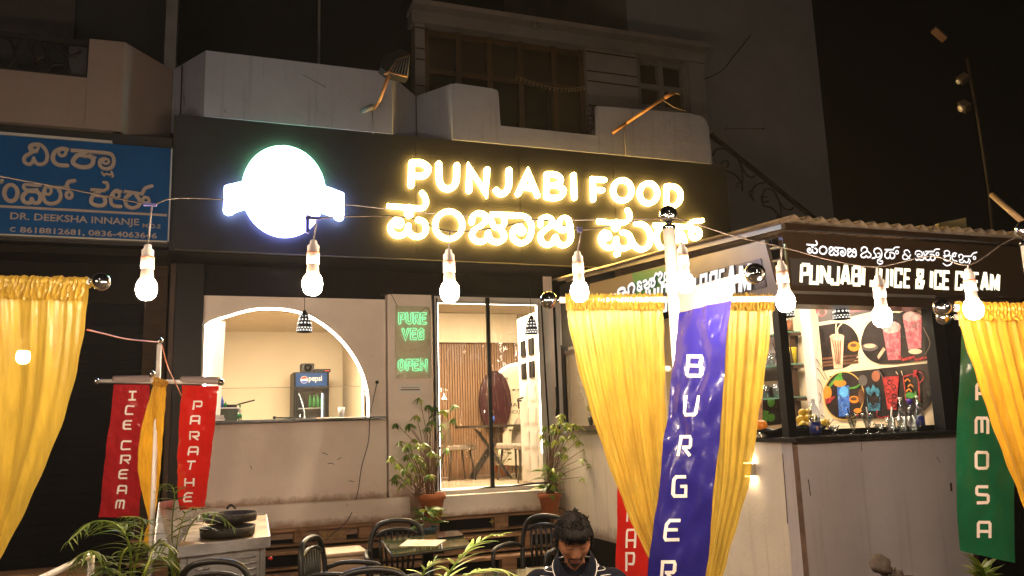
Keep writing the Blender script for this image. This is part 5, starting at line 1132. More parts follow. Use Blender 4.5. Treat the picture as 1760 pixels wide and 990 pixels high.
B('inner_light', emis('fridge_light', (.95, .95, 1), 4), fr, fx1-.1, fx1-.08, fy+.06, fy+.08, 1.7, 2.25)
for k in range(5):
    c0 = Vector((fx0+.25+k*.055, fy+.10, 2.041)); MB().lathe([(0, 0), (.024, 0), (.024, .12), (.009, .17), (.009, .19), (0, .19)], c0, 10).build('soda_bottle', K['greenbottle'], fr)
c0 = (fx0+.15, fy-.014, ft-.112)
for a0, a1, mm in ((20, 170, K['redp']), (200, 350, K['bluep'])):
    m = MB(); m.add([(c0[0]+.05*math.cos(R_(a)), c0[1], c0[2]+.05*math.sin(R_(a))) for a in [a0+(a1-a0)*k/16 for k in range(17)]], [tuple(range(17))]); m.build('logo_globe', mm, fr)
m = MB(); m.add([(c0[0]+.054*math.cos(2*math.pi*k/24), c0[1]+.001, c0[2]+.054*math.sin(2*math.pi*k/24)) for k in range(24)], [tuple(range(24))]); m.build('logo_globe', K['white'], fr)
put_text('pepsi', 'logo_lettering', K['white'], fr, (fx0+.215, fy-.014, ft-.155), (1, 0, 0), (0, 0, 1), .19, .10, bold=.01)
t = thing('speaker_box', 'black box speaker on top of the drinks fridge', 'speaker', (1.33, 12.5, ft+.001)); B('cabinet', K['black'], t, 1.235, 1.42, 12.36, 12.6, ft+.001, ft+.135, .008)
m = MB(); m.lathe([(0, 0), (.05, 0), (.055, .006), (.02, .004)], (1.33, 12.358, ft+.07), 16, (0, -1, 0)); m.build('cone', K['fridge'], t)
t = thing('router', 'low black box with red lights beside the speaker on the fridge', 'device', (1.53, 12.5, ft+.001)); B('case', K['black'], t, 1.43, 1.66, 12.36, 12.6, ft+.001, ft+.05, .006); B('indicator', emis('led_red', (1, .1, .05), 2), t, 1.58, 1.64, 12.357, 12.36, ft+.02, ft+.03)
zc = WZ+.007
q = px(390, 715, Y=9.3)
t = thing('gas_stove', 'dark green boxy stove behind the left end of the serving counter', 'stove', (q.x, 9.42, zc)); B('body', mat('stove_green', (.05, .06, .04), .5, var=.2), t, q.x-.12, q.x+.13, 9.42, 9.7, 1.70, zc+.135, .01); B('top_plate', K['steel'], t, q.x-.125, q.x+.135, 9.415, 9.7, zc+.136, zc+.15)
t = thing('frying_pan', 'black frying pan with its handle sticking up to the right on the stove', 'pan', (q.x, 9.5, zc+.15)); c0 = Vector((q.x+.02, 9.55, zc+.151)); MB().lathe([(0, 0), (.08, 0), (.10, .03), (.095, .03), (.075, .004), (0, .004)], c0, 18).build('bowl', K['castiron'], t)
m = MB(); m.tube([c0+Vector((.09, -.02, .03)), c0+Vector((.27, -.05, .075))], .009, 6); m.build('handle', K['black'], t)
for k, (dx, hh, mm, lb_) in enumerate(((-.09, .16, K['white'], 'white squeeze bottle on the stove top at the left'), (-.05, .12, K['bluep'], 'small blue bottle beside the white squeeze bottle'), (-.015, .06, K['greenbottle'], 'small green jar on the stove'))):
    t = thing('sauce_bottle', lb_, 'bottle', (q.x+dx, 9.46, zc+.151)); MB().lathe([(0, 0), (.018, 0), (.018, hh*.6), (.006, hh*.8), (.005, hh), (0, hh)], (q.x+dx, 9.46, zc+.151), 10).build('bottle_body', mm, t)
q2 = px(412, 718, Y=9.25)
t = thing('soda_bottle', 'small clear bottle with a green label on the serving counter', 'bottle', (q2.x, 9.25, zc)); MB().lathe([(0, 0), (.024, 0), (.024, .09), (.010, .13), (.009, .15), (0, .15)], (q2.x, 9.25, zc), 14).build('bottle_body', K['bottle'], t); MB().lathe([(.0245, .03), (.0245, .07)], (q2.x, 9.25, zc), 14).build('label', K['greenbottle'], t); MB().lathe([(0, 0), (.011, 0), (.011, .02), (0, .02)], (q2.x, 9.25, zc+.148), 10).build('cap', K['greenbottle'], t)
q2 = px(587, 716, Y=9.2)
t = thing('plastic_cup', 'single translucent plastic cup standing on the dark serving counter', 'cup', (q2.x, 9.2, zc)); MB().lathe([(0, 0), (.027, 0), (.038, .115), (.036, .115), (.025, .004), (0, .004)], (q2.x, 9.2, zc), 18).build('cup_body', K['white'], t)
q2 = px(485, 718, Y=9.15)
t = thing('serving_tongs', 'black tongs and cloth lying on the serving counter', 'tongs', (q2.x, 9.15, zc)); m = MB(); m.tube([(q2.x-.08, 9.15, zc+.02), (q2.x+.14, 9.12, zc+.012)], .009, 6); m.tube([(q2.x-.08, 9.17, zc+.02), (q2.x+.10, 9.2, zc+.012)], .009, 6); m.ball((q2.x-.08, 9.16, zc+.02), .02, 10, 6); m.build('arms', K['black'], t)
q2 = px(555, 717, Y=9.15)
t = thing('red_tray', 'small orange red card lying near the fridge end of the counter', 'card', (q2.x, 9.15, zc)); B('card_sheet', K['orange'], t, q2.x-.06, q2.x+.06, 9.1, 9.2, zc, zc+.012)
q2 = px(378, 718, Y=9.15)
t = thing('napkin_holder', 'napkin stack with a steel holder at the left end of the counter', 'napkins', (q2.x, 9.15, zc)); B('holder', K['steel'], t, q2.x-.05, q2.x+.05, 9.1, 9.2, zc, zc+.03); B('napkin_stack', K['white'], t, q2.x-.045, q2.x+.04, 9.105, 9.195, zc+.031, zc+.06)
# dining furniture seen through the door
def dining_chair(x, y, rz, label):
    t = thing('dining_chair', label, 'chair', (x, y, .951), 'upholstered dining chairs inside the doorway'); O_ = Vector((x, y, .951))
    M_ = Matrix.Rotation(rz, 3, 'Z'); L_ = lambda a, b, c_: O_ + M_ @ Vector((a, b, c_))
    m = MB(); m.obox(L_(0, 0, .45), M_ @ Vector((.22, 0, 0)), M_ @ Vector((0, .21, 0)), Vector((0, 0, .035))); bev(m.build('seat', K['greycloth'], t), .02, 3)
    def f(u, v):
        a = (u-.5)*2.2; w = .23*(1-.25*max(0, v-.6)/.4*abs(math.sin(a))); return L_(w*math.sin(a)/math.sin(1.1), .16+.09*math.cos(a)-.06+.05*v, .47+(.40-.06*a*a)*v)
    m = MB(); m.grid(f, 12, 8); m.grid(lambda u, v: f(u, v)+M_ @ Vector((0, .03, 0)), 12, 8, True); m.build('backrest', K['greycloth'], t)
    for sx_ in (-1, 1):
        for sy_ in (-1, 1): m = MB(); m.tube([L_(.15*sx_, .14*sy_, .42), L_(.20*sx_, .2*sy_, 0)], [.016, .009], 6); m.build('leg', K['darkmetal'], t)
dining_chair(3.30, 11.35, R_(95), 'grey upholstered dining chair left of the table inside the doorway')
dining_chair(4.00, 10.75, R_(-60), 'grey upholstered dining chair seen between the black binding and the open door')
dining_chair(3.95, 10.05, R_(-110), 'grey upholstered dining chair nearest the open white door')
dt = thing('dining_table', 'dark cross legged dining table inside the restaurant', 'table', (3.6, 11.0, .951))
B('table_top', K['darkmetal'], dt, 3.35, 4.15, 10.9, 11.6, 1.67, 1.70)
for s_ in (-1, 1): m = MB(); m.obox((3.75, 11.2+.15*s_, 1.3), Vector((.24*s_, 0, .34)), Vector((0, .03, 0)), Vector((.035, 0, -.02))); m.build('leg', K['darkmetal'], dt)
t = thing('napkin_box', 'brown box standing on the dining table', 'box', (3.78, 10.98, 1.702)); B('box_body', K['wood'], t, 3.70, 3.86, 10.95, 11.08, 1.45, 1.72)
t = thing('water_bottle', 'small blue labelled water bottle on the dining table', 'bottle', (3.80, 11.2, 1.701)); MB().lathe([(0, 0), (.03, 0), (.03, .15), (.012, .2), (.012, .22), (0, .22)], (3.80, 11.2, 1.701), 14).build('bottle_body', K['bottle'], t); MB().lathe([(.031, .04), (.031, .12)], (3.80, 11.2, 1.701), 14).build('label', K['bluep'], t)
t = thing('potted_plant', 'small potted plant on the floor of the dining room', 'plant', (4.05, 11.6, .951)); MB().lathe([(0, 0), (.08, 0), (.11, .16), (0, .16)], (4.05, 11.6, .951), 14).build('pot', K['terracotta'], t)
m = MB()
for k in range(16): a = rand(0, 6.28); e1 = Vector((4.05+.14*math.cos(a), 11.6+.1*math.sin(a), 1.12+rand(.05, .25))); m.tube([(4.05, 11.6, 1.1), e1], .004, 4); m.ball(e1, .025, 6, 4, (1.4, 1, .5))
m.build('leaves', K['leaf'], t)

# ================================================================ neon sign on the pillar
YN = 8.968
ns = thing('neon_sign', 'green neon PURE VEG OPEN sign on a clear panel between window and doorway', 'sign', tuple(px(710, 590, Y=YN)))
a, b = px(679, 526, Y=YN), px(740, 650, Y=YN)
B('backing_panel', K['neonback'], ns, a.x, b.x, YN-.016, YN-.008, b.z, a.z)
for xx, zz in ((a.x+.03, a.z-.03), (b.x-.03, a.z-.03), (a.x+.03, b.z+.03), (b.x-.03, b.z+.03)): MB().tube([(xx, YN-.001, zz), (xx, YN-.024, zz)], .008, 8).build('stud', K['silver'], ns)
FN = lambda p: (lambda q: Vector((q.x, q.z)))(px(660+p[0]*.18182, 500+p[1]*.18182, Y=YN-.03))
NE = {'P': [[(0,0),(0,1),(.8,1),(1,.8),(.8,.5),(.35,.5)]], 'U': [[(0,1),(.05,.15),(.5,0),(.95,.15),(1,1)]], 'R': [[(0,0),(0,1),(.8,1),(1,.8),(.8,.5),(.4,.5),(1,0)]], 'E': [[(1,1),(0,1),(0,0),(1,0)], [(.25,.52),(.8,.52)]],
      'V': [[(0,1),(.5,0),(1,1)]], 'G': [[(1,.85),(.6,1),(.1,.8),(0,.3),(.3,0),(.95,.05),(.95,.5),(.6,.5)]], 'O': [[(.5,1),(.05,.8),(0,.3),(.4,0),(.95,.2),(1,.75),(.5,1)]], 'N': [[(0,0),(0,1),(1,0),(1,1)]]}
for word_, xs, y1, y0 in (('PURE', ((148,190),(215,262),(288,330),(355,395)), 215, 305), ('VEG', ((178,228),(258,298),(325,370)), 362, 452), ('OPEN', ((142,188),(218,256),(282,320),(350,400)), 655, 745)):
    for ch, (x0, x1) in zip(word_, xs):
        m = MB()
        for st in NE[ch]:
            P = [FN((x0+(x1-x0)*a_, y0+(y1-y0)*b_ + (x0-148)*.0)) for a_, b_ in st]
            _, _, outl = ribbon(P, 19*.00124, False, True)
            for o_ in outl: m.tube([(q.x, YN-.032, q.y) for q in o_], .0042, 5, closed=True)
        m.build('neon_letter', K['neon'], ns)
m = MB(); m.tube(cr([px(*p, Y=YN-.02) for p in ((672, 505), (678, 516), (683, 527))], 4), .003, 4); m.tube(cr([px(*p, Y=YN-.02) for p in ((722, 537), (733, 529), (739, 536), (737, 541))], 5), .003, 4); m.build('cable', K['black'], ns)
nt_ = thing('notice_paper', 'small white printed notice below the green neon sign', 'notice', tuple(px(706, 668, Y=YN)))
a, b = px(684, 660, Y=YN), px(726, 676, Y=YN); B('paper_sheet', K['white'], nt_, a.x, b.x, YN-.003, YN-.001, b.z, a.z)
B('text_line', K['pgreydark'], nt_, a.x+.04, b.x-.04, YN-.0045, YN-.0035, a.z-.043, a.z-.038); B('text_line', K['pgreydark'], nt_, a.x+.03, b.x-.03, YN-.0045, YN-.0035, a.z-.072, a.z-.058)
cb = thing('wall_cable', 'thin black cable dangling from a plug down the serving window wall', 'cable', tuple(px(630, 750, Y=8.9)))
m = MB(); m.tube(cr([px(648, 658, Y=8.99), px(642, 685, Y=8.97), px(636, 715, Y=8.88), px(633, 760, Y=8.97), px(622, 800, Y=8.97), px(614, 850, Y=8.95), px(600, 890, Y=8.91), px(575, 915, Y=8.7), px(560, 928, Y=8.3)], 6), .0045, 5); m.build('cord', K['black'], cb); m = MB(); m.ball(px(648, 657, Y=8.985), .02, 8, 6); m.build('plug', K['black'], cb)
ht = thing('door_hook', 'black bolt latch on the white wall strip right of the doorway', 'latch', tuple(px(958, 700, Y=8.95))); m = MB(); m.tube([px(957, 665, Y=8.85), px(958, 700, Y=8.85), px(957, 715, Y=8.85)], .02, 6); m.build('bolt', K['black'], ht)
cl_ = thing('rod_end', 'black curtain rod end above the window at the pillar', 'rod', tuple(px(664, 504, Y=8.85))); m = MB(); m.tube([px(655, 506, Y=8.85), px(676, 502, Y=8.85)], .016, 8); m.build('rod', K['iron'], cl_)

# ================================================================ string of bulbs
ball_m = None
def bulb(pos, label, top):
    t = thing('light_bulb', label, 'light bulb', tuple(pos), 'lit bulbs on the festoon cable')
    s_ = 1.0; P = Vector(pos)
    MB().lathe([(0, -.046), (.018, -.0425), (.031, -.030), (.0365, -.010), (.0365, .004), (.033, .018), (.028, .028)], P, 20).build('glowing_globe', K['bulb'], t)
    MB().lathe([(.0275, .0282), (.0235, .042), (.0215, .062), (.0195, .074)], P, 18).build('bulb_neck', mat('neck_housing', (.55, .48, .42), .4) if 'neck_housing' not in bpy.data.materials else bpy.data.materials['neck_housing'], t)  # pale plastic housing above the globe
    MB().lathe([(.0235, .072), (.0235, .112), (.0225, .114), (.0215, .114), (.0215, .142), (.014, .150), (.012, .162), (.006, .166)], P, 18).build('socket', K['socket'], t)
    MB().lathe([(.0238, .112), (.0240, .1145), (.0238, .117)], P, 18).build('socket_ring', K['copper'], t)
    m = MB(); m.tube([P+Vector((0, 0, .16)), top], .0033, 5); m.build('drop_wire', K['thread'], t); t.rotation_euler = (rand(-.03, .03), rand(-.035, .035), 0)
BL = [((252, 495), 3.0, (263, 352), 'lit bulb nearest the blue clinic sign'), ((537, 487), 3.0, (543, 375), 'lit bulb hanging below the round glowing emblem'), ((773, 500), 3.15, (774, 398), 'lit bulb hanging over the top of the doorway'), ((996, 500), 3.3, (1000, 395), 'lit bulb just above the left end of the centre curtain'),
      ((1177, 485), 3.4, (1170, 378), 'lit bulb right beside the white curtain post'), ((1350, 517), 3.25, (1347, 425), 'lit bulb at the right end of the centre curtain rod'), ((1516, 543), 3.2, (1508, 458), 'lowest lit bulb, in front of the juice poster'), ((1673, 530), 3.3, (1665, 455), 'lit bulb above the right hand curtain')]
nodes = []
for (c, d, tp, lab) in BL:
    T_ = px(*tp, D=d); P_ = px(*c, D=d); P_.z = P_.z; bulb(P_, lab, T_); nodes.append(T_)
bulb(px(40, 612, D=4.7), 'lit bulb glowing through the left yellow curtain', px(42, 520, D=4.7))
for x_, y_, lb_ in ((-1.3, 3.1, 'added fill bulb out of view on the left'), (-2.2, 2.4, 'added fill bulb far out of view on the left'), (3.5, 1.6, 'added fill bulb out of view on the right'), (-1.0, .2, 'added fill bulb beside the camera'), (1.2, -.4, 'added fill bulb behind the camera'), (-1.55, 4.4, 'added fill bulb left of the view level with the banner post'), (-1.95, 5.9, 'added fill bulb left of the view near the shutter'), (2.9, -.6, 'added fill bulb behind and right of the camera'), (-2.4, .9, 'added fill bulb behind and left of the camera')):
    bulb((x_, y_, 2.35), lb_, Vector((x_, y_, 2.62)))  # unseen bulbs added around the camera to brighten the walls
fc = thing('festoon_cable', 'sagging twisted cable carrying the lit bulbs across the front', 'cable', tuple(px(600, 372, D=3.1)))
PT = px(1150, 380, D=3.93)
path = [px(-60, 292, D=3.0), px(0, 303, D=3), px(120, 325, D=3), px(232, 347, D=3), nodes[0], px(300, 341, D=3), px(400, 345, D=3), px(520, 368, D=3), nodes[1], px(600, 372, D=3.05), px(700, 374, D=3.1), nodes[2], px(860, 390, D=3.2), px(930, 378, D=3.25), nodes[3], px(1080, 382, D=3.4), px(1148, 374, D=3.85)]
m = MB(); m.tube(cr(path, 6), .0028, 5); m.build('cable', K['cable'], fc)
path = [px(1152, 374, D=3.85), px(1175, 378, D=3.42), px(1260, 405, D=3.3), nodes[5], px(1430, 447, D=3.2), nodes[6], px(1600, 440, D=3.25), nodes[7], px(1725, 418, D=3.4), px(1762, 402, D=3.6)]
m = MB(); m.tube(cr(path, 6), .0028, 5); m.build('cable', K['cable'], fc)
m = MB(); m.tube(cr([px(590, 351, D=3.3), px(760, 368, D=3.4), px(950, 378, D=3.6), px(1150, 376, D=3.9)], 6), .0025, 4); m.build('messenger_wire', K['thread'], fc)
for k, (n_, w_) in enumerate(((0, (.022, .005)), (1, (.028, .005)), (3, (.009, .010)), (1, (.006, .028)))):
    m = MB(); c_ = nodes[n_] + Vector((-.02*(k == 3)-.01, 0, .0-.03*(k == 3))); m.obox(c_, Vector((w_[0], 0, 0)), Vector((0, .006, 0)), Vector((0, 0, w_[1]))); m.build('tape_joint', mat('tape', (.10, .10, .28), .4) if 'tape' not in bpy.data.materials else bpy.data.materials['tape'], fc)

# ================================================================ curtain stands
def vpost(x, y, D, r, name_lab, group=None):
    p = px(x, y, D=D); t = thing('curtain_post', name_lab, 'post', (p.x, p.y, 0), group)
    m = MB(); m.tube([(p.x, p.y, 0), (p.x, p.y, p.z)], r, 16); m.build('pole', K['pole'], t)
    MB().lathe([(r*1.15, -.006), (r*1.15, .012), (r*.5, .02), (r*.5, .03)], p, 16).build('collar', K['chromeknob'], t)
    MB().ball(p+Vector((0, 0, .03+r*1.35)), r*1.5, 24, 16).build('finial_ball', K['chrome'], t); return t, p
post1, pp1 = vpost(1150, 392, 3.95, .029, 'white curtain post with a chrome ball in the centre of the frontage')
def rod(par, a, b, r, endball=(True, True), rb=.043):
    m = MB(); m.tube([a, b], r, 12); m.build('crossbar', K['pole'], par); d = (b-a).normalized()
    for e, s_, f in ((a, -1, endball[0]), (b, 1, endball[1])):
        if f:
            MB().tube([e, e+d*s_*.02], r*.7, 10).build('finial_neck', K['chromeknob'], par); MB().ball(e+d*s_*(.012+rb), rb, 24, 16).build('finial_ball', K['chrome'], par)
ra_, rb_ = px(962, 516, D=4.02), px(1332, 514, D=3.90); rod(post1, ra_, rb_, .016, (True, False))
ra2, rb2 = px(1162, 508, D=3.93), px(1284, 474, D=3.38); rod(post1, ra2, rb2, .017, (False, True))

def rows_fn(rows):
    """rows of (xl, yl, Dl, xr, yr, Dr) -> smooth surface S(u, v)"""
    Lp = [px(r[0], r[1], D=r[2]) for r in rows]; Rp = [px(r[3], r[4], D=r[5]) for r in rows]
    N = 8; Ls = cr(Lp, N); Rs = cr(Rp, N); n = len(Ls)-1
    def S_(u, v):
        t = min(max(v, 0), 1)*n; i = min(int(t), n-1); f = t-i; return Ls[i].lerp(Ls[i+1], f).lerp(Rs[i].lerp(Rs[i+1], f), u)
    return S_
def hang_curtain(label, rows, nf, amp, matl, band=.06, seed=1, group=None, gather=.6, skew=0, loc=None, head_r=.026, nu=150, nv=46, ruche=1.0):
    S_ = rows_fn(rows); t = thing('yellow_curtain', label, 'curtain', tuple(S_(.5, 0)), group)
    rng = random.Random(seed); ph = [rng.uniform(0, 6.28) for _ in range(8)]
    def nrm(u, v):
        a = S_(min(1, u+.02), v)-S_(max(0, u-.02), v); b = S_(u, min(1, v+.02))-S_(u, max(0, v-.02)); n = a.cross(b)
        n.normalize(); return n if n.y < 0 else -n
    def fold(u, v):
        w = u + .012*math.sin(v*5+ph[0]) + .02*noise.noise(Vector((u*6, v*2, seed)))
        g_ = .5+.5*noise.noise(Vector((u*4, v*1.3, seed+20))); f = .42*g_*math.sin(w*nf*6.283+ph[1]+1.2*noise.noise(Vector((u*3, v*2, seed)))) + .20*(1.1-g_)*math.sin(w*nf*2.3*6.283+ph[2]+v*1.5) + .5*math.sin(w*nf*.37*6.283+ph[3])*min(1, v*1.5) + .10*math.sin(w*nf*5.1*6.283+ph[4])*max(0, 1-v*2.5)
        return f + 1.0*noise.noise(Vector((u*5, v*3.0, seed+9)))*v
    def f(u, v):
        A_ = amp*(.45+.55*min(1, v*5))*(1-gather*.35*v); e = .0025*math.sin(v*240+ph[5])*(1 if u < .02 else (-1 if u > .98 else 0))
        p = S_(u, v) + nrm(u, v)*A_*fold(u, v); d = (S_(1, v)-S_(0, v)).normalized(); return p + d*e
    m = MB(); m.grid(f, nu, nv); m.build('drape', matl, t)
    # ruched heading sleeve round the rod, with a short frill below it
    def hd(u, v):
        a = v*2*math.pi; p = S_(u, 0); rr = head_r*(1 + .18*math.sin(u*nf*ruche*18+2*math.sin(u*nf*ruche*5)+v*6+ph[6]) + .30*noise.noise(Vector((u*nf*ruche*5, math.cos(a)*1.5, seed)))); n_ = nrm(u, 0)
        return p + n_*rr*math.sin(a) + Vector((0, 0, rr*.95*math.cos(a)))
    m = MB(); m.grid(hd, int(nf*ruche*26), 12); m.build('heading', matl, t)
    def fr(u, v):
        p = S_(u, 0) + nrm(u, 0)*(head_r*.8 + .006*math.sin(u*nf*ruche*21+ph[7]+v*3) + .008*v*math.sin(u*nf*ruche*13+ph[2]-v*4) + .010*noise.noise(Vector((u*nf*ruche*4, v*3, seed))) + .010*v) + Vector((0, 0, -head_r*.3 - band*v*(1+.08*math.sin(u*nf*ruche*17)))); return p
    m = MB(); m.grid(fr, int(nf*ruche*26), 9); m.build('frill', matl, t)
    return t
hang_curtain('large yellow satin curtain swept aside at the left edge of the photo',
    [(-230, 478, 3.62, 154, 486, 3.60), (-222, 540, 3.60, 150, 560, 3.58), (-200, 640, 3.58, 136, 640, 3.56), (-180, 740, 3.56, 112, 730, 3.54), (-150, 830, 3.54, 76, 820, 3.52), (-130, 910, 3.52, 38, 900, 3.5), (-115, 985, 3.5, -2, 975, 3.5), (-112, 1060, 3.5, -45, 1060, 3.5)],
    4.6, .052, K['yellow'], band=.075, seed=3, head_r=.024, ruche=3.2)
la, lb_2 = px(-260, 474, D=3.66), px(154, 484, D=3.60); lp = thing('curtain_rod', 'chrome ball tipped rod carrying the left yellow curtain', 'rod', tuple(lb_2)); rod(lp, la, lb_2, .014, (False, True), .040)
pbase = px(-225, 476, D=3.65); MB().tube([(pbase.x, pbase.y+.05, 0), (pbase.x, pbase.y+.05, pbase.z+.35)], .029, 14).build('pole', K['pole'], lp)
hang_curtain('wide yellow satin curtain left of the centre post, pulled in towards the bottom',
    [(972, 514, 4.02, 1140, 513, 3.98), (978, 560, 4.0, 1141, 560, 3.97), (996, 640, 3.98, 1143, 640, 3.96), (1024, 735, 3.97, 1146, 735, 3.95), (1058, 830, 3.95, 1150, 830, 3.94), (1095, 920, 3.93, 1156, 920, 3.93), (1128, 985, 3.92, 1165, 985, 3.92), (1150, 1060, 3.92, 1172, 1060, 3.92)],
    10, .020, K['yellow'], band=.05, seed=5, head_r=.026)
hang_curtain('narrower yellow satin curtain right of the centre post behind the blue banner',
    [(1172, 512, 3.98, 1328, 514, 3.92), (1173, 560, 3.97, 1324, 570, 3.92), (1176, 650, 3.96, 1314, 650, 3.92), (1180, 740, 3.95, 1301, 740, 3.92), (1184, 830, 3.95, 1288, 830, 3.92), (1186, 920, 3.94, 1264, 915, 3.92), (1186, 985, 3.93, 1245, 985, 3.92), (1184, 1060, 3.93, 1226, 1060, 3.92)],
    8, .018, K['yellow'], band=.05, seed=8, head_r=.026)
post3, pp3 = vpost(1766, 420, 3.72, .029, 'white curtain post just outside the right edge with a chrome ball')
rr1, rr2 = px(1640, 529, D=3.70), px(1900, 534, D=3.66); rod(post3, rr1, rr2, .016, (True, False), .041)
rr3, rr4 = px(1640, 545, D=3.9), px(1760, 540, D=3.8); rod(post3, rr3, rr4, .014, (True, False), .034)
hang_curtain('amber yellow satin curtain sweeping across the right edge of the photo',
    [(1645, 528, 3.70, 1900, 532, 3.66), (1655, 575, 3.69, 1900, 580, 3.66), (1676, 640, 3.68, 1900, 650, 3.65), (1700, 715, 3.68, 1900, 720, 3.65), (1727, 790, 3.67, 1900, 800, 3.64), (1755, 860, 3.67, 1905, 880, 3.64), (1785, 940, 3.66, 1905, 960, 3.64), (1815, 1040, 3.66, 1905, 1060, 3.64)],
    12, .022, K['yellow2'], band=.05, seed=12, head_r=.026)

# ================================================================ vinyl banners
TF = {'A': [[(0,0),(0,.9),(.1,1),(.9,1),(1,.9),(1,0)], [(.0,.42),(1,.42)]], 'B': [[(0,.0),(0,1),(.85,1),(.92,.9),(.92,.58),(.85,.52),(.1,.52)], [(.85,.52),(1,.42),(1,.1),(.9,0),(0,0)]], 'C': [[(1,.95),(.15,1),(.0,.85),(0,.12),(.12,0),(1,0)]],
      'E': [[(1,1),(.2,1),(0,.8),(0,.12),(.12,0),(1,0)], [(0,.52),(.88,.52)]], 'G': [[(1,1),(.15,1),(0,.85),(0,.12),(.12,0),(1,0),(1,.5),(.5,.5)]], 'H': [[(0,0),(0,1)], [(1,0),(1,1)], [(0,.45),(1,.45)]], 'I': [[(.05,1),(.95,1)], [(.5,1),(.5,0)], [(.05,0),(.95,0)]],
      'M': [[(0,0),(0,.85),(.12,1),(.9,1),(1,.85),(1,0)], [(.5,1),(.5,.08)]], 'O': [[(.12,0),(0,.12),(0,.88),(.12,1),(.88,1),(1,.88),(1,.12),(.88,0),(.12,0)]], 'P': [[(0,0),(0,1),(.9,1),(1,.88),(1,.5),(.9,.4),(.25,.4)]],
      'R': [[(0,0),(0,1),(.9,1),(1,.88),(1,.55),(.9,.45),(.25,.45)], [(.45,.42),(1,0)]], 'S': [[(1,1),(.1,1),(0,.9),(0,.6),(.1,.52),(.9,.48),(1,.4),(1,.1),(.9,0),(0,0)]], 'T': [[(0,1),(1,1)], [(.5,1),(.5,0)]], 'U': [[(0,1),(0,.12),(.12,0),(.88,0),(1,.12),(1,1)]], 'W': [[(0,1),(0,.1),(.1,0),(.9,0),(1,.1),(1,1)], [(.5,0),(.5,.9)]]}
def vinyl(label, rows, matl, letters, lw, lh, sw, wr=.012, seed=1, bend=0, tilt=0.0, group='vertical food banners', cz=.14):
    S_ = rows_fn(rows); nrow = len(rows)-1
    t = thing('food_banner', label, 'banner', tuple(S_(.5, 0)), group)
    def nrm(u, v):
        a = S_(1, v)-S_(0, v); b = S_(u, min(1, v+.03))-S_(u, max(0, v-.03)); n = a.cross(b); n.normalize(); return n if n.dot(EYE-S_(u, v)) > 0 else -n
    def W_(u, v):
        d = wr*(noise.noise(Vector((u*2.5, v*5, seed))) + .6*noise.noise(Vector((u*5+v*3, v*11, seed+5)))) + bend*math.sin(u*math.pi) + wr*cz*.9*(1-abs(noise.noise(Vector((u*3-v*5, v*9+u*2, seed+3))))*2.2) + wr*cz*.5*(1-abs(noise.noise(Vector((u*6+v*9, v*15-u*4, seed+8))))*2.2)
        return S_(u, v) + nrm(u, v)*d
    m = MB(); m.grid(W_, 30, 110); m.grid(lambda u, v: W_(u, v)-nrm(u, v)*.002, 30, 110, True); m.build('vinyl_sheet', matl, t)
    # solve pixel -> (u, v)
    VY = [(k/60, S_(0, k/60), S_(1, k/60)) for k in range(61)]
    def pix(P): q = P-EYE; k = q.dot(FWD); return (880+FPX*q.dot(RGT)/k, 495-FPX*q.dot(UPV)/k)
    VP = [(v, pix(a), pix(b)) for v, a, b in VY]
    def uv(x, y):
        u = .5; v = .5
        for _ in range(6):
            for (v0, a0, b0), (v1, a1, b1) in zip(VP[:-1], VP[1:]):
                ya = a0[1]*(1-u)+b0[1]*u; yb = a1[1]*(1-u)+b1[1]*u
                if ya <= y <= yb: f = (y-ya)/max(1e-6, yb-ya); v = v0+(v1-v0)*f; xa = a0[0]*(1-f)+a1[0]*f; xb = b0[0]*(1-f)+b1[0]*f; u = (x-xa)/(xb-xa); break
        return u, v
    for ch, cx, cy in letters:
        k = 0; m = MB()
        for st in TF[ch]:
            P = []
            for (a, b), (a2, b2) in zip(st[:-1], st[1:]):
                for i in range(5):
                    A_, B_ = a+(a2-a)*i/5, b+(b2-b)*i/5; P.append((cx+(A_-.5)*lw + (B_-.5)*lh*tilt, -(cy-(B_-.5)*lh)))
            P.append((cx+(st[-1][0]-.5)*lw + (st[-1][1]-.5)*lh*tilt, -(cy-(st[-1][1]-.5)*lh)))
            vs, fs, _ = ribbon(P, sw, False, False); Q = []
            for q in vs:
                u, v = uv(q[0], -q[1]); Q.append(W_(u, v)+nrm(u, v)*(.002+.0004*k))
            m.add(Q, fs); k += 1
        m.build('letter', K['print'], t)
    return t, S_
bt, Sb = vinyl('violet blue BURGER banner hanging from the bar towards the camera', [(1168, 537, 3.82, 1256, 516, 3.46), (1160, 610, 3.80, 1249, 600, 3.47), (1148, 710, 3.78, 1240, 700, 3.48), (1137, 800, 3.76, 1231, 800, 3.48), (1125, 900, 3.74, 1221, 900, 3.48), (1113, 1000, 3.72, 1212, 1000, 3.48), (1106, 1080, 3.7, 1206, 1080, 3.48)],
      K['vblue'], [('B', 1197, 629), ('U', 1191, 696), ('R', 1180, 767), ('G', 1171, 836), ('E', 1160, 911), ('R', 1152, 982)], 21, 33, 5.6, wr=.016, seed=4, tilt=.10)
m = MB(); m.grid(lambda u, v: px(1163, 500, D=3.88).lerp(px(1258, 474, D=3.45), u).lerp(Sb(u, 0), v) + Vector((0, -.012*math.sin(v*3), 0)), 8, 8); m.build('clear_sleeve', K['vclear'], bt)
rod_l = px(274, 592, D=6.3)
lpost = thing('banner_post', 'thin white banner post with a crossbar at the left', 'post', (rod_l.x, rod_l.y, 0)); MB().tube([(rod_l.x, rod_l.y, 0), (rod_l.x, rod_l.y, rod_l.z)], .018, 12).build('pole', K['pole'], lpost); MB().ball(rod_l+Vector((0, 0, .03)), .027, 16, 12).build('finial_ball', K['chrome'], lpost)
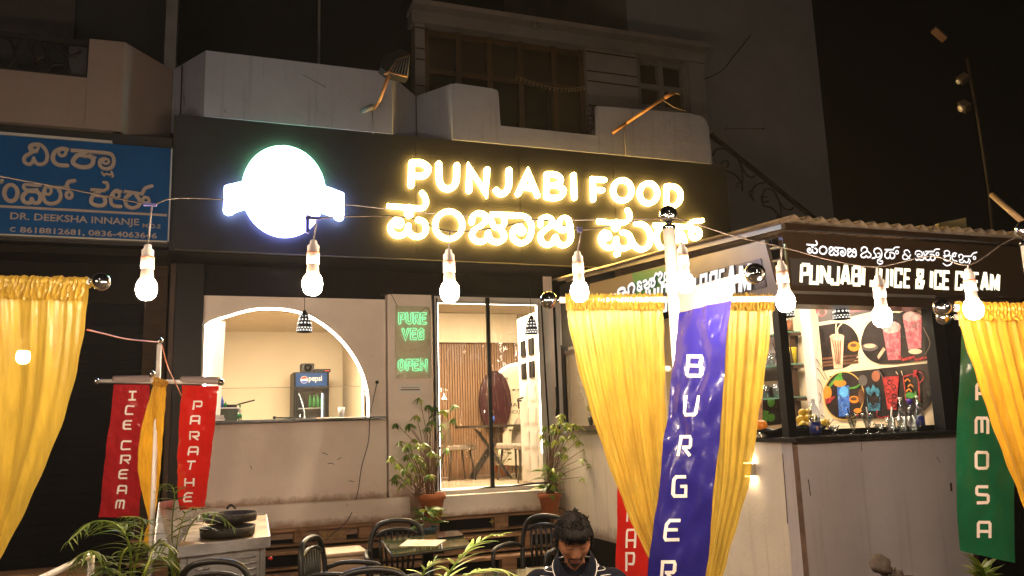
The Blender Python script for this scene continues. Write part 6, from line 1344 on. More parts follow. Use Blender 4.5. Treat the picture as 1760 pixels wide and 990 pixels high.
c0, c1 = px(172, 655, D=6.45), px(372, 657, D=6.1); rod(lpost, c0, c1, .016, (True, True), .027); MB().ball(px(261, 643, D=6.15), .027, 16, 12).build('finial_ball', K['chrome'], lpost)
MB().tube([px(261, 646, D=6.18), px(274, 655, D=6.28)], .012, 8).build('crossbar', K['pole'], lpost)
for lab, rows, mm, lets, sd_, wr_ in (
   ('glossy dark red ICE CREAM banner left of the tied yellow cloth', [(196, 661, 6.40, 258, 661, 6.3), (191, 710, 6.4, 255, 710, 6.3), (183, 770, 6.4, 250, 770, 6.3), (177, 830, 6.4, 245, 830, 6.3), (170, 889, 6.4, 240, 889, 6.3)], K['vred2'], [('I',228.6,680),('C',225,704.5),('E',221,730),('C',218,765),('R',216,790),('E',212.7,815),('A',210.4,842),('M',207.7,867)], 21, .013),
   ('bright red PARATHE banner in front of the serving window corner', [(313, 662, 6.2, 375, 664, 6.08), (309, 722, 6.2, 370, 722, 6.08), (306, 780, 6.2, 364, 780, 6.08), (305, 825, 6.2, 358, 825, 6.08), (309, 877, 6.2, 352, 871, 6.08)], K['vred'], [('P',340,697),('A',337,722),('R',335,749),('A',332,775.5),('T',328.6,800),('H',327,828.6),('E',324.5,854.5)], 22, .012)):
    t, S1 = vinyl(lab, rows, mm, lets, 14, 14, 2.9, wr=wr_, seed=sd_, tilt=.12, cz=(.32 if mm is K['vred2'] else .22))
    m = MB(); m.grid(lambda u, v: S1(u, 0) + Vector((0, 0, .05)) + Vector((0, .024*math.sin(v*4.2-2.1)-.02, .05*(math.cos(v*4.2-2.1)-.6)*.6)), 6, 10); m.build('clear_sleeve', K['vclear'], t)
    m = MB(); m.tube([S1(0, 0)+Vector((0, 0, .045)), S1(1, 0)+Vector((0, 0, .045))], .026, 10); m.build('clear_sleeve', K['vclear'], t)
wrp, _s = vinyl('dark red WRAP banner partly hidden behind the centre curtain', [(1064, 640, 4.5, 1135, 640, 4.3), (1062, 760, 4.5, 1130, 760, 4.3), (1060, 880, 4.5, 1122, 880, 4.3), (1059, 1000, 4.5, 1112, 1000, 4.3), (1058, 1060, 4.5, 1110, 1060, 4.3)], K['vred'], [('W',1087,832),('R',1086,881),('A',1086,926),('P',1085,966)], 14, 31, 3.8, wr=.01, seed=31, tilt=0.02)
B_ = px(1098, 636, D=4.42); m = MB(); m.tube([px(1060, 634, D=4.53), px(1150, 634, D=4.0)], .014, 8); m.build('crossbar', K['pole'], post1)
smt, _s = vinyl('long green SAMOSA banner hanging behind the right curtain', [(1653, 560, 4.3, 1735, 560, 4.2), (1650, 640, 4.3, 1738, 640, 4.2), (1645, 720, 4.3, 1741, 720, 4.2), (1643, 800, 4.3, 1742, 800, 4.2), (1645, 880, 4.3, 1743, 890, 4.2), (1650, 946, 4.3, 1745, 968, 4.2)], K['vgreen'], [('S',1690,617),('A',1689,674),('M',1688,732),('O',1688,791),('S',1689,850),('A',1692,911)], 20, 27, 5.2, wr=.014, seed=41)
m = MB(); m.tube([px(1648, 556, D=4.32), px(1745, 556, D=4.19), px(1766, 556, D=3.8)], .014, 8); m.build('crossbar', K['pole'], post3)
hang_c = hang_curtain('small yellow cloth tied round the thin left banner post', [(266, 652, 6.2, 286, 658, 6.16), (258, 680, 6.2, 285, 685, 6.16), (242, 740, 6.2, 281, 740, 6.16), (237, 800, 6.2, 277, 800, 6.16), (246, 850, 6.2, 272, 850, 6.16), (257, 893, 6.2, 267, 893, 6.16), (250, 915, 6.2, 272, 915, 6.16), (246, 940, 6.2, 275, 940, 6.16)], 3, .016, K['yellow2'], band=.03, seed=15, head_r=.018, nu=50, nv=50)
tc = thing('thin_wire', 'thin knotted wire from the left curtain to the banner post', 'wire', tuple(px(200, 578, D=5))); m = MB(); m.tube(cr([px(150, 567, D=3.6), px(180, 574, D=4.2), px(220, 583, D=5), px(272, 588, D=6.2)], 6), .0045, 4); m.tube(cr([px(278, 592, D=6.28), px(288, 630, D=6.28), px(300, 655, D=6.2), px(312, 680, D=6.15)], 6), .004, 4); m.build('strand', K['copper'], tc)
bs = thing('bamboo_pole', 'tan bamboo pole slanting in at the right edge above the stall', 'pole', tuple(px(1730, 360, D=5))); m = MB(); m.tube([px(1705, 335, D=5.2), px(1770, 392, D=4.8)], .018, 10); m.build('shaft', mat('bamboo', (.35, .22, .11), .5, var=.25), bs)
# ================================================================ wooden pallet steps
ps = thing('pallet_steps', 'rough wooden pallet steps running along the foot of the restaurant', 'steps', (1.6, 8.6, 0))
for k in range(4):
    zt_ = .712-.195*k; yf = 8.84-.21*k; x0, x1 = -.7, 3.86
    m = 0; x = x0
    B('tread_board', K['plank'], ps, x0, x1, yf+.011, yf+.21, zt_-.028, zt_, .003)
    B('tread_board', K['plank'], ps, x0+.02, x1-.03, yf-.012, yf+.009, zt_-.030, zt_-.004, .003)
    B('gap_shade_sheet', K['dark'], ps, x0, x1, yf+.13, yf+.15, max(0, zt_-.19), zt_-.03)  # dark sheet stands in for the shade between the pallet boards
    if k < 3: B('bottom_board', K['plank'], ps, x0, x1, yf+.01, yf+.12, zt_-.175, zt_-.155, .003)
    for j in range(7):
        xb = x0+.05+.72*j+rand(-.05, .05)+.2*(k % 2)
        B('block', K['plank'], ps, xb, min(x1, xb+rand(.12, .17)), yf+.012, yf+.12, zt_-.153, zt_-.031, .004)
for (xa, xb_, zz, k) in ((1.08, 1.36, .60, 0), (2.35, 2.6, .40, 1), (.2, .42, .41, 1)): B('cross_block', K['plank'], ps, xa, xb_, 8.84-.21*k+.004, 8.84-.21*k+.011, zz-.045, zz+.07)
yell = mat('faded_yellow_paint', (.30, .22, .06), .7, var=.4, vscale=20)
put_text('ROW', 'painted_mark', yell, ps, (1.12, 8.840, .585), (1, 0, 0), (0, 0, 1), .20, .07)
put_text('+', 'painted_mark', yell, ps, (2.93, 8.838, .60), (1, 0, 0), (0, 0, 1), .06, .07)

# ================================================================ stainless griddle cart
gz = .93
fl_, fr_, br_ = px(304, 940, Z=gz), px(461.6, 922.5, Z=gz), px(456, 884.7, Z=gz); bl_ = fl_ + (br_-fr_)*.93
gc = thing('griddle_cart', 'stainless steel cooking cart with greasy top and louvred front at the lower left', 'cart', (fl_.x+.3, fl_.y+.4, 0))
dz = Vector((0, 0, 1))
m = MB(); m.prism([fl_, fr_, br_, bl_], -dz*.012); m.build('top_sheet', K['steeltop'], gc, recalc=True)
def lipped(a, b, off, h, t_=.012, z1=.004):
    d = (b-a).normalized(); n = Vector((d.y, -d.x, 0)); m = MB(); m.obox((a+b)/2+n*off+dz*(z1-h/2), d*(b-a).length/2, n*t_/2, dz*h/2); return m
lipped(fl_, fr_, .008, .075).build('front_lip', K['steel'], gc); lipped(fr_, br_, .008, .075).build('side_lip', K['steel'], gc); lipped(br_, bl_, .008, .05, z1=.012).build('back_lip', K['steel'], gc)
ins = .03; ctr = (fl_+br_)/2
def sh(p, k=.94): return ctr + (p-ctr)*k
Fl, Fr, Br, Bl = [sh(p) for p in (fl_, fr_, br_, bl_)]
m = MB(); m.prism([p-dz*.075 for p in (Fl, Fr, Br, Bl)], -dz*.72); m.build('cabinet', K['steel'], gc, recalc=True)
dx_ = (Fr-Fl).normalized(); nx_ = Vector((dx_.y, -dx_.x, 0)); L_ = (Fr-Fl).length
for c_ in (.25, .80):
    for r_ in range(6):
        p = Fl + dx_*L_*c_ + nx_*.004 - dz*(.13+.042*r_); m = MB(); m.tube([p-dx_*.05, p+dx_*.05], .009, 6); m.build('louvre', K['steel'], gc)
for a_ in (.08, .93): m = MB(); p = Fl+dx_*L_*a_+nx_*.002-dz*.43; m.obox(p, dx_*.004, nx_*.003, dz*.35); m.build('panel_seam', K['grayiron'], gc)
for p in (Fl, Fr, Br, Bl): m = MB(); m.tube([Vector((p.x, p.y, 0)), p-dz*.78], .02, 8); m.build('leg', K['steel'], gc)
# tall side guard on the left
s0 = fl_-dx_*.02; s1 = bl_-dx_*.02; a = px(274, 859, D=6.0); b = px(305, 838, D=6.6)
m = MB(); m.prism([Vector((s0.x, s0.y, gz-.1)), Vector((s1.x, s1.y, gz-.1)), Vector((s1.x, s1.y, gz+.22)), Vector((s0.x-.1, s0.y+.05, gz+.30)), Vector((s0.x-.12, s0.y-.05, gz-.05))], -dx_*.01); m.build('side_guard', K['steel'], gc, recalc=True)
for j, (cy, zz) in enumerate(((.40, gz+.004), (.62, gz+.068))):
    c_ = px(391 if j == 0 else 397, 921 if j == 0 else 897, Z=zz)
    t = thing('iron_ring', ('lower black cast iron pan ring sunk in the cart top', 'upper black cast iron pan ring with a handle behind the lower one')[j], 'pan', tuple(c_), 'cast iron rings on the griddle cart')
    MB().lathe([(.19, .0), (.193, .03), (.198, .062), (.191, .062), (.185, .012), (0, .010)], c_+Vector((0, 0, .007)), 32, sq=1.15).build('ring', K['castiron'], t)
    m = MB(); m.tube(cr([c_+Vector((-.03, .19, .085)), c_+Vector((0, .19, .115)), c_+Vector((.04, .19, .085))], 5), .010, 6); m.build('handle', K['castiron'], t)
v_ = thing('gas_valve', 'small red gas knob hanging on the right side of the steel cart', 'valve', tuple(Fr-dz*.16+dx_*.03)); m = MB(); m.ball(Fr-dz*.16+dx_*.040, .012, 10, 8); m.tube([Fr-dz*.16+dx_*.02, Fr-dz*.16+dx_*.04], .006, 6); m.build('knob', K['redp'], v_)

# ================================================================ plastic chairs
def chair(name_, label, x, y, rz, z=0):
    t = thing('plastic_chair', label, 'chair', (0, 0, 0), 'black plastic garden chairs')
    def back(s_, z): # half width and setback of the back frame
        return Vector((s_, .23+.10*(z-.43), z))
    # frame arch
    P = [back(-.225, .42), back(-.235, .58), back(-.225, .74), back(-.17, .84), back(-.07, .875), back(.07, .875), back(.17, .84), back(.225, .74), back(.235, .58), back(.225, .42)]
    MB().tube(cr(P, 5), .021, 8).build('back_frame', K['plastic'], t)
    for k in range(7):
        s_ = (-.15+.05*k); top_ = .79-.5*abs(s_)**1.6
        m = MB(); m.tube([back(s_*.85, .46), back(s_, .62)+Vector((0, .012, 0)), back(s_, top_)], .0115, 6); m.build('back_slat', K['plastic'], t)
    P = [back(-.19, .755), back(-.10, .795), back(0, .805), back(.10, .795), back(.19, .755)]; MB().tube(cr(P, 5), .016, 6).build('back_rail', K['plastic'], t)
    m = MB(); m.grid(lambda u, v: Vector(((u-.5)*(.46-.05*v), -.22+.46*v, .43-.02*math.sin(v*3.1)-.012*math.cos((u-.5)*5))), 10, 8); m.grid(lambda u, v: Vector(((u-.5)*(.46-.05*v), -.22+.46*v, .41-.02*math.sin(v*3.1)-.012*math.cos((u-.5)*5))), 10, 8, True); m.build('seat', K['plastic'], t)
    for s_ in (-1, 1):
        MB().tube(cr([Vector((.235*s_, .24, .62)), Vector((.265*s_, .1, .655)), Vector((.27*s_, -.12, .645)), Vector((.255*s_, -.20, .60)), Vector((.25*s_, -.21, .42))], 5), .019, 6).build('armrest', K['plastic'], t)
        MB().tube([Vector((.22*s_, -.20, .42)), Vector((.25*s_, -.25, 0))], [.024, .018], 6).build('leg', K['plastic'], t)
        MB().tube([Vector((.20*s_, .22, .42)), Vector((.24*s_, .30, 0))], [.024, .018], 6).build('leg', K['plastic'], t)
    t.location = (x, y, z); t.rotation_euler = (0, 0, rz); return t
def place(src, label, x, y, rz, z=0):
    c = copy_tree(src); c.location = (x, y, z); c.rotation_euler = (0, 0, rz); c['label'] = label; return c
ch0 = chair('c', 'black slatted plastic chair behind the left side of the glass table', 1.52, 7.05, R_(-10))
place(ch0, 'black plastic chair turned sideways in front of the beige box', .98, 6.42, R_(62))
place(ch0, 'black plastic chair nearest the camera in the middle, only its curved top showing', .94, 5.10, R_(168))
place(ch0, 'black plastic chair at the right end of the glass table behind the seated man', 2.58, 6.68, R_(-52))
place(ch0, 'black plastic chair standing in front of the steel cart', .14, 5.95, R_(160))
bx_ = thing('beige_stool', 'beige ribbed plastic storage box behind the sideways chair', 'box', (1.08, 7.55, 0))
B('box_body', K['beige'], bx_, .87, 1.31, 7.40, 7.78, 0, .60, .03)
B('lid', K['beige'], bx_, .86, 1.32, 7.39, 7.79, .601, .635, .012)
m = MB()
for i in range(14):
    for j in range(5): m.box(.89+i*.028, .905+i*.028, 7.397, 7.3995, .32+j*.03, .335+j*.03)
stuff(m.build('vent_hole', K['dark'], bx_))

# ================================================================ tables
T1 = [px(658, 928, Z=.75), px(811, 935, Z=.75), px(790, 915, Z=.75)]
tA, tB, tC, tD = px(675, 953, Z=.75), px(811, 936, Z=.75), px(786, 914, Z=.75), px(657, 927, Z=.75)
tb = thing('glass_table', 'green glass topped table with a menu sheet and a tablet', 'table', tuple(((tA+tC)/2).xy)+(0,))
m = MB(); m.prism([tA, tB, tC, tD], -dz*.012); m.build('table_top', K['tableglass'], tb, recalc=True)
for a, b in ((tA, tB), (tB, tC), (tC, tD), (tD, tA)): m = MB(); m.tube([a-dz*.016, b-dz*.016], .009, 6); m.build('edge_trim', K['darkmetal'], tb)
cc_ = (tA+tC)/2
MB().tube([Vector((cc_.x, cc_.y, .04)), Vector((cc_.x, cc_.y, .735))], .045, 12).build('pedestal', K['black'], tb); MB().lathe([(0, 0), (.25, 0), (.24, .03), (0, .045)], (cc_.x, cc_.y, 0), 20).build('foot', K['black'], tb)
a, b, c, d = [px(x, y, Z=.752) for x, y in ((686, 939), (750, 938.5), (767, 928), (700, 928))]
pmn = thing('menu_sheet', 'cream printed menu sheet lying on the green glass table', 'paper', tuple((a+c)/2)); m = MB(); m.prism([a, b, c, d], dz*.002); m.build('sheet', K['paper'], pmn, recalc=True)
for k in range(4):
    t_ = .25+.17*k; p0 = a.lerp(d, t_).lerp(b.lerp(c, t_), .3); p1 = a.lerp(d, t_).lerp(b.lerp(c, t_), .62+.1*(k % 2)); m = MB(); dd = (p1-p0); m.obox((p0+p1)/2+dz*.0028, dd/2, Vector((-dd.y, dd.x, 0)).normalized()*.004, dz*.0004); m.build('text_line', K['wood'], pmn)
a, b, c, d = [px(x, y, Z=.753) for x, y in ((752, 927), (798, 922), (787, 914), (748, 917))]
tt = thing('black_tablet', 'black tablet lying on the far right corner of the glass table', 'tablet', tuple((a+c)/2)); m = MB(); m.prism([a, b, c, d], dz*.012); m.build('case', K['tablet'], tt, recalc=True)
tb2 = thing('glass_table', 'near green glass table of which only the back edge shows beside the man', 'table', (1.75, 4.72, 0))
B('table_top', K['tableglass'], tb2, 1.42, 2.12, 4.30, 5.15, .735, .748, .004); MB().tube([(1.75, 4.7, 0), (1.75, 4.7, .73)], .045, 10).build('pedestal', K['black'], tb2); MB().lathe([(0, 0), (.25, 0), (.24, .03), (0, .045)], (1.75, 4.7, 0), 20).build('foot', K['black'], tb2)

# white pipe railing bottom left
rg = thing('pipe_railing', 'white pipe handrail sloping down at the bottom left corner', 'railing', tuple(px(120, 975, D=5)))
m = MB(); m.tube([px(20, 1018, D=4.4), px(80, 990, D=4.7), px(152, 956, D=5)], .020, 10); m.build('handrail', K['pole'], rg); p = px(157, 955, D=5.02); m = MB(); m.tube([(p.x, p.y, p.z), (p.x, p.y, 0)], .021, 10); m.build('upright', K['pole'], rg)

# ================================================================ plants
def leafmesh(name, L, W_, mat_, droop=.3, n=5, fold=.25):
    """leaf along +X, drooping to -Z"""
    m = MB(); vs = []; prof = [.12, .75, 1.0, .85, .5, .05] if n == 5 else [.3, .9, 1, .95, .85, .65, .4, .05]
    k = len(prof)-1
    for i, w in enumerate(prof):
        t = i/k; x = L*t; z = -droop*L*t*t
        vs += [(x, -W_*w/2, z-fold*W_*w*.5), (x, 0, z), (x, W_*w/2, z-fold*W_*w*.5)]
    fs = []
    for i in range(k): fs += [(3*i, 3*i+3, 3*i+4, 3*i+1), (3*i+1, 3*i+4, 3*i+5, 3*i+2)]
    m.smooth = True; m.add(vs, fs); return m.mesh(name, mat_)
def add_leaf(par, me, name, pos, direction, roll=0, s=1.0):
    d = Vector(direction).normalized(); q = d.to_track_quat('X', 'Z')
    o = bpy.data.objects.new(name, me); COL.objects.link(o); o.parent = par; o.location = Vector(pos)-ORG[par.name]
    o.rotation_mode = 'QUATERNION'; o.rotation_quaternion = q @ Quaternion((1, 0, 0), roll); o.scale = (s, s, s); return o
LS = leafmesh('leaflet', .105, .036, K['leaf'], .4); LSd = leafmesh('leaflet', .105, .038, K['leafd'], .4); LB = leafmesh('leaf', .17, .06, K['leafd'], .5); LBl = leafmesh('leaf', .17, .055, K['leaf'], .6)
def umbrella(t, pos, me, n, rng, s=1.0, nm='leaflet'):
    a0 = rng.uniform(0, 6)
    for k in range(n):
        a = a0 + 6.283*k/n; add_leaf(t, me, nm, pos, (math.cos(a), math.sin(a), rng.uniform(-1.05, -.1)), rng.uniform(-.4, .4), s*rng.uniform(.75, 1.15))
def shrub(label, base, tips, F, D, me_fn, seed, rimz, nleaf=6, group=None, trunk=None, s=1.0):
    rng = random.Random(seed); t = thing('potted_plant', label, 'plant', tuple(base), group)
    ntr = 5; stems = []
    for i, tp in enumerate(tips):
        p = px(*F(*tp), D=D+rng.uniform(-.22, .22)); b0 = base + Vector((rng.uniform(-.04, .04), rng.uniform(-.04, .04), rimz)); 
        k1 = b0.lerp(trunk if trunk else p, .5 if not trunk else .9) + Vector((rng.uniform(-.02, .02), 0, .02))
        mid = b0.lerp(p, .55); mid.x = b0.x + (p.x-b0.x)*.35; mid.y = b0.y+(p.y-b0.y)*.35; mid.z += .05
        MB().tube(cr([b0, (k1 if trunk else b0.lerp(mid, .5)), mid, p], 5), [.0055]*6+[.0045]*5+[.0035]*4+[.0025], 5).build('stem', K['stem'], t)
        umbrella(t, p, me_fn(i), rng.choice((nleaf, nleaf+1, nleaf+2)), rng, s)
    return t
FA = lambda x, y: (640+x*.2524, 680+y*.2524); FB = lambda x, y: (900+x*.2524, 680+y*.2524)
def tpot(par, c, r, h, matl):
    MB().lathe([(0, 0), (r*.68, 0), (r*.9, h*.78), (r*1.03, h*.79), (r*1.05, h), (r*.93, h), (r*.88, h*.8), (0, h*.82)], c, 24).build('pot', matl, par); MB().lathe([(0, h*.84), (r*.87, h*.84)], c, 20).build('soil', K['soil'], par)
base1 = Vector((2.22, 8.66, .713))
dk = [(320,12),(380,62),(425,66),(548,62),(485,96),(548,152),(160,186),(215,166),(300,132),(345,132),(405,120),(250,190),(340,182),(380,212),(470,190),(455,250),(285,292),(365,395),(505,352),(430,440),(440,392),(232,402),(410,165),(330,240)]
p1 = shrub('tall schefflera with dark green drooping leaves in a terracotta pot left of the doorway', base1, dk, FA, 9.05, lambda i: LSd if i % 4 else LS, 21, .26, 6, 'potted plants by the doorway', s=.92)
tpot(p1, base1, .155, .28, K['terracotta'])
base2 = Vector((2.10, 8.36, .518))
lt = [(185,308),(240,322),(310,322),(350,320),(125,408),(175,458),(215,492),(265,392),(300,402),(260,452),(320,432),(405,375),(330,492),(160,535),(195,602),(310,542),(250,532),(350,452),(395,535),(150,560),(240,562),(225,345),(285,480)]
p2 = shrub('shorter schefflera with bright yellow green leaves in front of the terracotta pot', base2, lt, FA, 8.5, lambda i: LS, 22, .16, 6, 'potted plants by the doorway', trunk=px(714, 850, D=8.6), s=.92)
tpot(p2, base2, .11, .17, K['bluepot'])
rng = random.Random(5)
for k in range(26): a = rng.uniform(0, 6.28); add_leaf(p2, LB if k % 3 else LBl, 'leaf', base2+Vector((.04*math.cos(a), .04*math.sin(a), .20+rng.uniform(0, .16))), (math.cos(a), math.sin(a), rng.uniform(.1, .9)), rng.uniform(-.5, .5), rng.uniform(.7, 1.1))
base3 = px(962, 905, Y=8.45); base3.z = .715; base3.x = 3.50
lt3 = [(265,122),(200,192),(140,202),(290,182),(370,202),(240,172),(230,222),(120,262),(150,302),(210,302),(270,272),(330,262),(280,345),(370,302),(240,385),(285,398),(425,352),(392,430),(450,462),(410,550),(200,492),(250,522),(150,462),(200,602),(190,232),(310,215),(345,190),(250,140)]
p3 = shrub('slender many stemmed plant in a terracotta pot right of the doorway', base3, lt3, FB, 8.9, lambda i: LS, 23, .20, 6, 'potted plants by the doorway', s=.88)
tpot(p3, base3, .125, .22, K['terracotta'])
for k in range(34): a = rng.uniform(0, 6.28); add_leaf(p3, LB if k % 4 else LBl, 'leaf', base3+Vector((.05*math.cos(a), .05*math.sin(a), .20+rng.uniform(0, .26))), (math.cos(a), math.sin(a), rng.uniform(.1, .9)), rng.uniform(-.5, .5), rng.uniform(.8, 1.2))

PL = leafmesh('leaflet', .38, .056, K['palm'], .8, 7, .35); PLb = leafmesh('leaflet', .28, .046, K['palmb'], .35, 7, .35)
def frond(t, pts, n, me, L0, rng, ang=.9, w=.006, tip=.35, stemm='stem', smat=None):
    P = cr(pts, 10); MB().tube(P, [w*(1-.75*i/len(P)) for i in range(len(P))], 6).build('rachis', smat or K['leaf'], t)
    for i in range(n):
        u = .18+.82*i/(n-1); q = u*(len(P)-1); j = min(int(q), len(P)-2); p = P[j].lerp(P[j+1], q-j); d = (P[j+1]-P[j]).normalized()
        side = d.cross(Vector((0, 0, 1)));
        if side.length < .1: side = Vector((1, 0, 0))
        side.normalize(); up = side.cross(d)
        prof = math.sin(math.pi*min(1, .22+.85*u))**.6 if u < .95 else tip
        for s_ in (-1, 1):
            dr = d*(.75+.6*u) + side*s_*ang + up*(.28+rng.uniform(-.18, .18)) + Vector((0, 0, rng.uniform(-.15, .05)))
            add_leaf(t, me, 'leaflet', p, dr, rng.uniform(-.4, .4)*s_, L0*max(.3, prof)*rng.uniform(.85, 1.1))
rng = random.Random(77)
pb = px(215, 1080, D=5.0); pal = thing('palm_plant', 'leafy areca palm at the lower left with a dark frond arching left', 'plant', (pb.x, pb.y, .35), 'areca palms among the tables')
MB().lathe([(0, 0), (.16, 0), (.2, .33), (.18, .33), (0, .3)], (pb.x, pb.y, .01), 20).build('pot', K['terracotta'], pal)
for tips, n, s_ in (([(215,1060),(225,960),(205,905),(160,897),(118,930)], 24, .46), ([(215,1060),(235,960),(245,905),(240,890),(210,888)], 18, .38), ([(218,1060),(250,980),(268,935),(290,940),(302,975)], 18, .38), ([(215,1060),(190,990),(165,950),(140,955),(120,985)], 18, .38), ([(216,1060),(205,990),(215,945),(250,935),(285,965)], 16, .34), ([(216,1060),(240,1000),(262,965),(290,960),(315,990)], 18, .38), ([(214,1060),(200,1000),(180,975),(155,985)], 10, .45)):
    frond(pal, [px(x, y, D=5.0+rng.uniform(-.25, .25)) for x, y in tips], n, PL, s_, rng, w=.009)
pb = px(318, 1020, D=5.85); pal2 = thing('palm_plant', 'thin fronded palm growing beside the steel cart in front of its corner', 'plant', (pb.x, pb.y, .3), 'areca palms among the tables')
MB().lathe([(0, 0), (.13, 0), (.17, .28), (.15, .28), (0, .26)], (pb.x, pb.y, .01), 18).build('pot', K['bluepot'], pal2)
for tips, n, s_ in (([(305,1000),(320,920),(345,885),(375,885),(400,905)], 12, .42), ([(300,1000),(305,930),(320,880),(345,872)], 10, .38), ([(296,1000),(296,900),(300,850),(290,832),(275,838)], 11, .36), ([(310,1000),(330,965),(350,960),(372,985)], 9, .36), ([(300,1000),(290,950),(275,935),(262,950)], 9, .36)):
    frond(pal2, [px(x, y, D=5.75+rng.uniform(-.15, .15)) for x, y in tips], n, PL, s_, rng, w=.006)
pb = px(745, 1120, D=3.2); pal3 = thing('palm_plant', 'bright green palm frond close to the camera at the bottom centre', 'plant', (pb.x, pb.y, .3), 'areca palms among the tables')
MB().lathe([(0, 0), (.16, 0), (.2, .33), (.18, .33), (0, .3)], (pb.x, pb.y, .01), 20).build('pot', K['terracotta'], pal3)
for tips, n, s_ in (([(735,1110),(760,1010),(795,955),(835,925),(862,918)], 15, .42), ([(740,1110),(765,1030),(800,990),(850,978),(895,992)], 12, .42), ([(730,1110),(722,1030),(728,985),(745,965)], 10, .42), ([(725,1110),(700,1040),(680,1005),(660,1000)], 10, .40), ([(742,1110),(790,1050),(830,1015),(870,1010)], 10, .4)):
    frond(pal3, [px(x, y, D=3.2+rng.uniform(-.1, .1)) for x, y in tips], n, PLb, s_, rng, w=.006, smat=K['palmb'])
pb = px(1692, 990, D=4.3); pal4 = thing('potted_plant', 'small spiky yellow green plant under the green banner at the lower right', 'plant', (pb.x, pb.y, pb.z-.1))
for k in range(40): a = rng.uniform(0, 6.28); add_leaf(pal4, LS, 'leaf', pb+Vector((0, 0, rng.uniform(-.05, .04))), (math.cos(a)*.7, math.sin(a)*.7, rng.uniform(.3, 1.4)), 0, rng.uniform(.7, 1.2))
MB().lathe([(0, -pb.z+.02), (.1, -pb.z+.02), (.14, -.1), (0, -.1)], pb, 16).build('pot', K['terracotta'], pal4)
# cloth bundle on a stick, lower right
cbn = thing('wrapped_bundle', 'dark knotted cloth bundle in front of the stall wall at the bottom right', 'bundle', tuple(px(1520, 975, D=4.6)))
def bl(u, v):
    a = u*6.2832; th = v*math.pi; r = .055*(1+.25*noise.noise(Vector((math.cos(a)*1.5, math.sin(a)*1.5, v*4)))); c_ = px(1513, 970, D=4.6)
    return c_ + Vector((r*math.sin(th)*math.cos(a), r*math.sin(th)*math.sin(a), r*math.cos(th)))
MB().grid(bl, 20, 14).build('knot', K['hide'], cbn)
m = MB(); P = cr([px(1516, 976, D=4.6), px(1528, 984, D=4.6), px(1545, 992, D=4.58), px(1575, 1010, D=4.55), px(1600, 1060, D=4.5)], 8); m.tube([p+Vector((rand(-.006, .006), 0, rand(-.006, .006))) for p in P], [.03+.012*math.sin(i*1.3) for i in range(len(P))], 8); m.build('wrapped_stick', K['hide'], cbn)
# ================================================================ the seated man
HC = px(986, 930, D=3.6)                                   # head centre
az = math.atan2(HC.x, HC.y)
Mw = Matrix.Translation(HC) @ Matrix.Rotation(-az, 4, 'Z')
man = thing('person', 'seated man with black hair looking down, in a navy polo shirt with white piping', 'person', (HC.x, HC.y, 0))
Hm = Mw @ Matrix.Rotation(R_(7), 4, 'Z') @ Matrix.Rotation(R_(18), 4, 'X')   # nodding forward
def G(x, s): return math.exp(-(x/s)**2)
def sst(a, b, x): t = max(0, min(1, (x-a)/(b-a))); return t*t*(3-2*t)
def headpt(u, v):
    a = u*2*math.pi; th = v*math.pi
    dx, dy, dz_ = math.sin(th)*math.sin(a), -math.sin(th)*math.cos(a), math.cos(th)
    x, y, z = dx*.073, dy*.092, dz_*.117
    low = sst(.01, -.105, z)
    x *= 1-.34*low**1.3; 
    if y > 0: y *= 1-.45*low
    else: y *= 1-.10*low
    if z > 0: x *= 1+.03*z/.117
    if y < 0:
        f = sst(0, -.05, y)
        # flatten the face plane then add features
        y = y*(1-.12*f*G(x, .05))
        d = 0
        d += .024*G(x, .0085+.006*sst(-.0, -.035, z))*sst(.022, -.030, z)*sst(-.050, -.037, z)          # nose
        d += .006*G(abs(x)-.012, .006)*G(z+.037, .007)                                                   # alae
        d -= .011*G(abs(x)-.031, .015)*G(z-.006, .012)                                                   # sockets
        d += .007*G(abs(x)-.031, .010)*G(z-.004, .0075)                                                  # lids over the eyeballs
        d += .0055*G(z-.026, .009)*G(abs(x)-.025, .026)                                                  # brow
        d += .005*G(abs(x)-.046, .016)*G(z+.020, .018)                                                   # cheek bones
        d += .0075*G(x, .022)*G(z+.060, .006) + .0085*G(x, .018)*G(z+.0715, .0055) - .004*G(x, .022)*G(z+.0655, .0022)   # lips
        d -= .004*G(x, .02)*G(z+.082, .006); d += .010*G(x, .020)*G(z+.100, .014)                         # chin
        y -= d*f
    return Vector((x, y, z))
skin_m = MB(); NU, NV = 96, 84
skin_m.smooth = True
vs = [Hm @ headpt(i/NU, j/NV) for j in range(NV+1) for i in range(NU)]
loc_ = [headpt(i/NU, j/NV) for j in range(NV+1) for i in range(NU)]
fs = []; mi = []
for j in range(NV):
    for i in range(NU):
        i2 = (i+1) % NU; f = (j*NU+i, (j+1)*NU+i, (j+1)*NU+i2, j*NU+i2); fs.append(f)
        c_ = sum((loc_[k] for k in f), Vector())/4; x, y, z = c_; k = 0
        if y < -.03:
            n_ = .004*noise.noise(Vector((x*160, z*160, 3)))
            if -.055+n_ < z < -.0455 and abs(x) < .029: k = 1
            elif z < -.0795+n_ and abs(x) < .030: k = 1
            elif -.080 < z < -.05 and .024+n_ < abs(x) < .031: k = 1
            elif -.0765 < z < -.0555 and abs(x) < .023*math.sqrt(max(0, 1-((z+.066)/.0115)**2)): k = 2
        mi.append(k)
b0 = len(skin_m.v); skin_m.v += [tuple(v) for v in vs]
for f, k in zip(fs, mi): skin_m.f.append(tuple(b0+i for i in f)); skin_m.m.append(k); skin_m.sm.append(True)
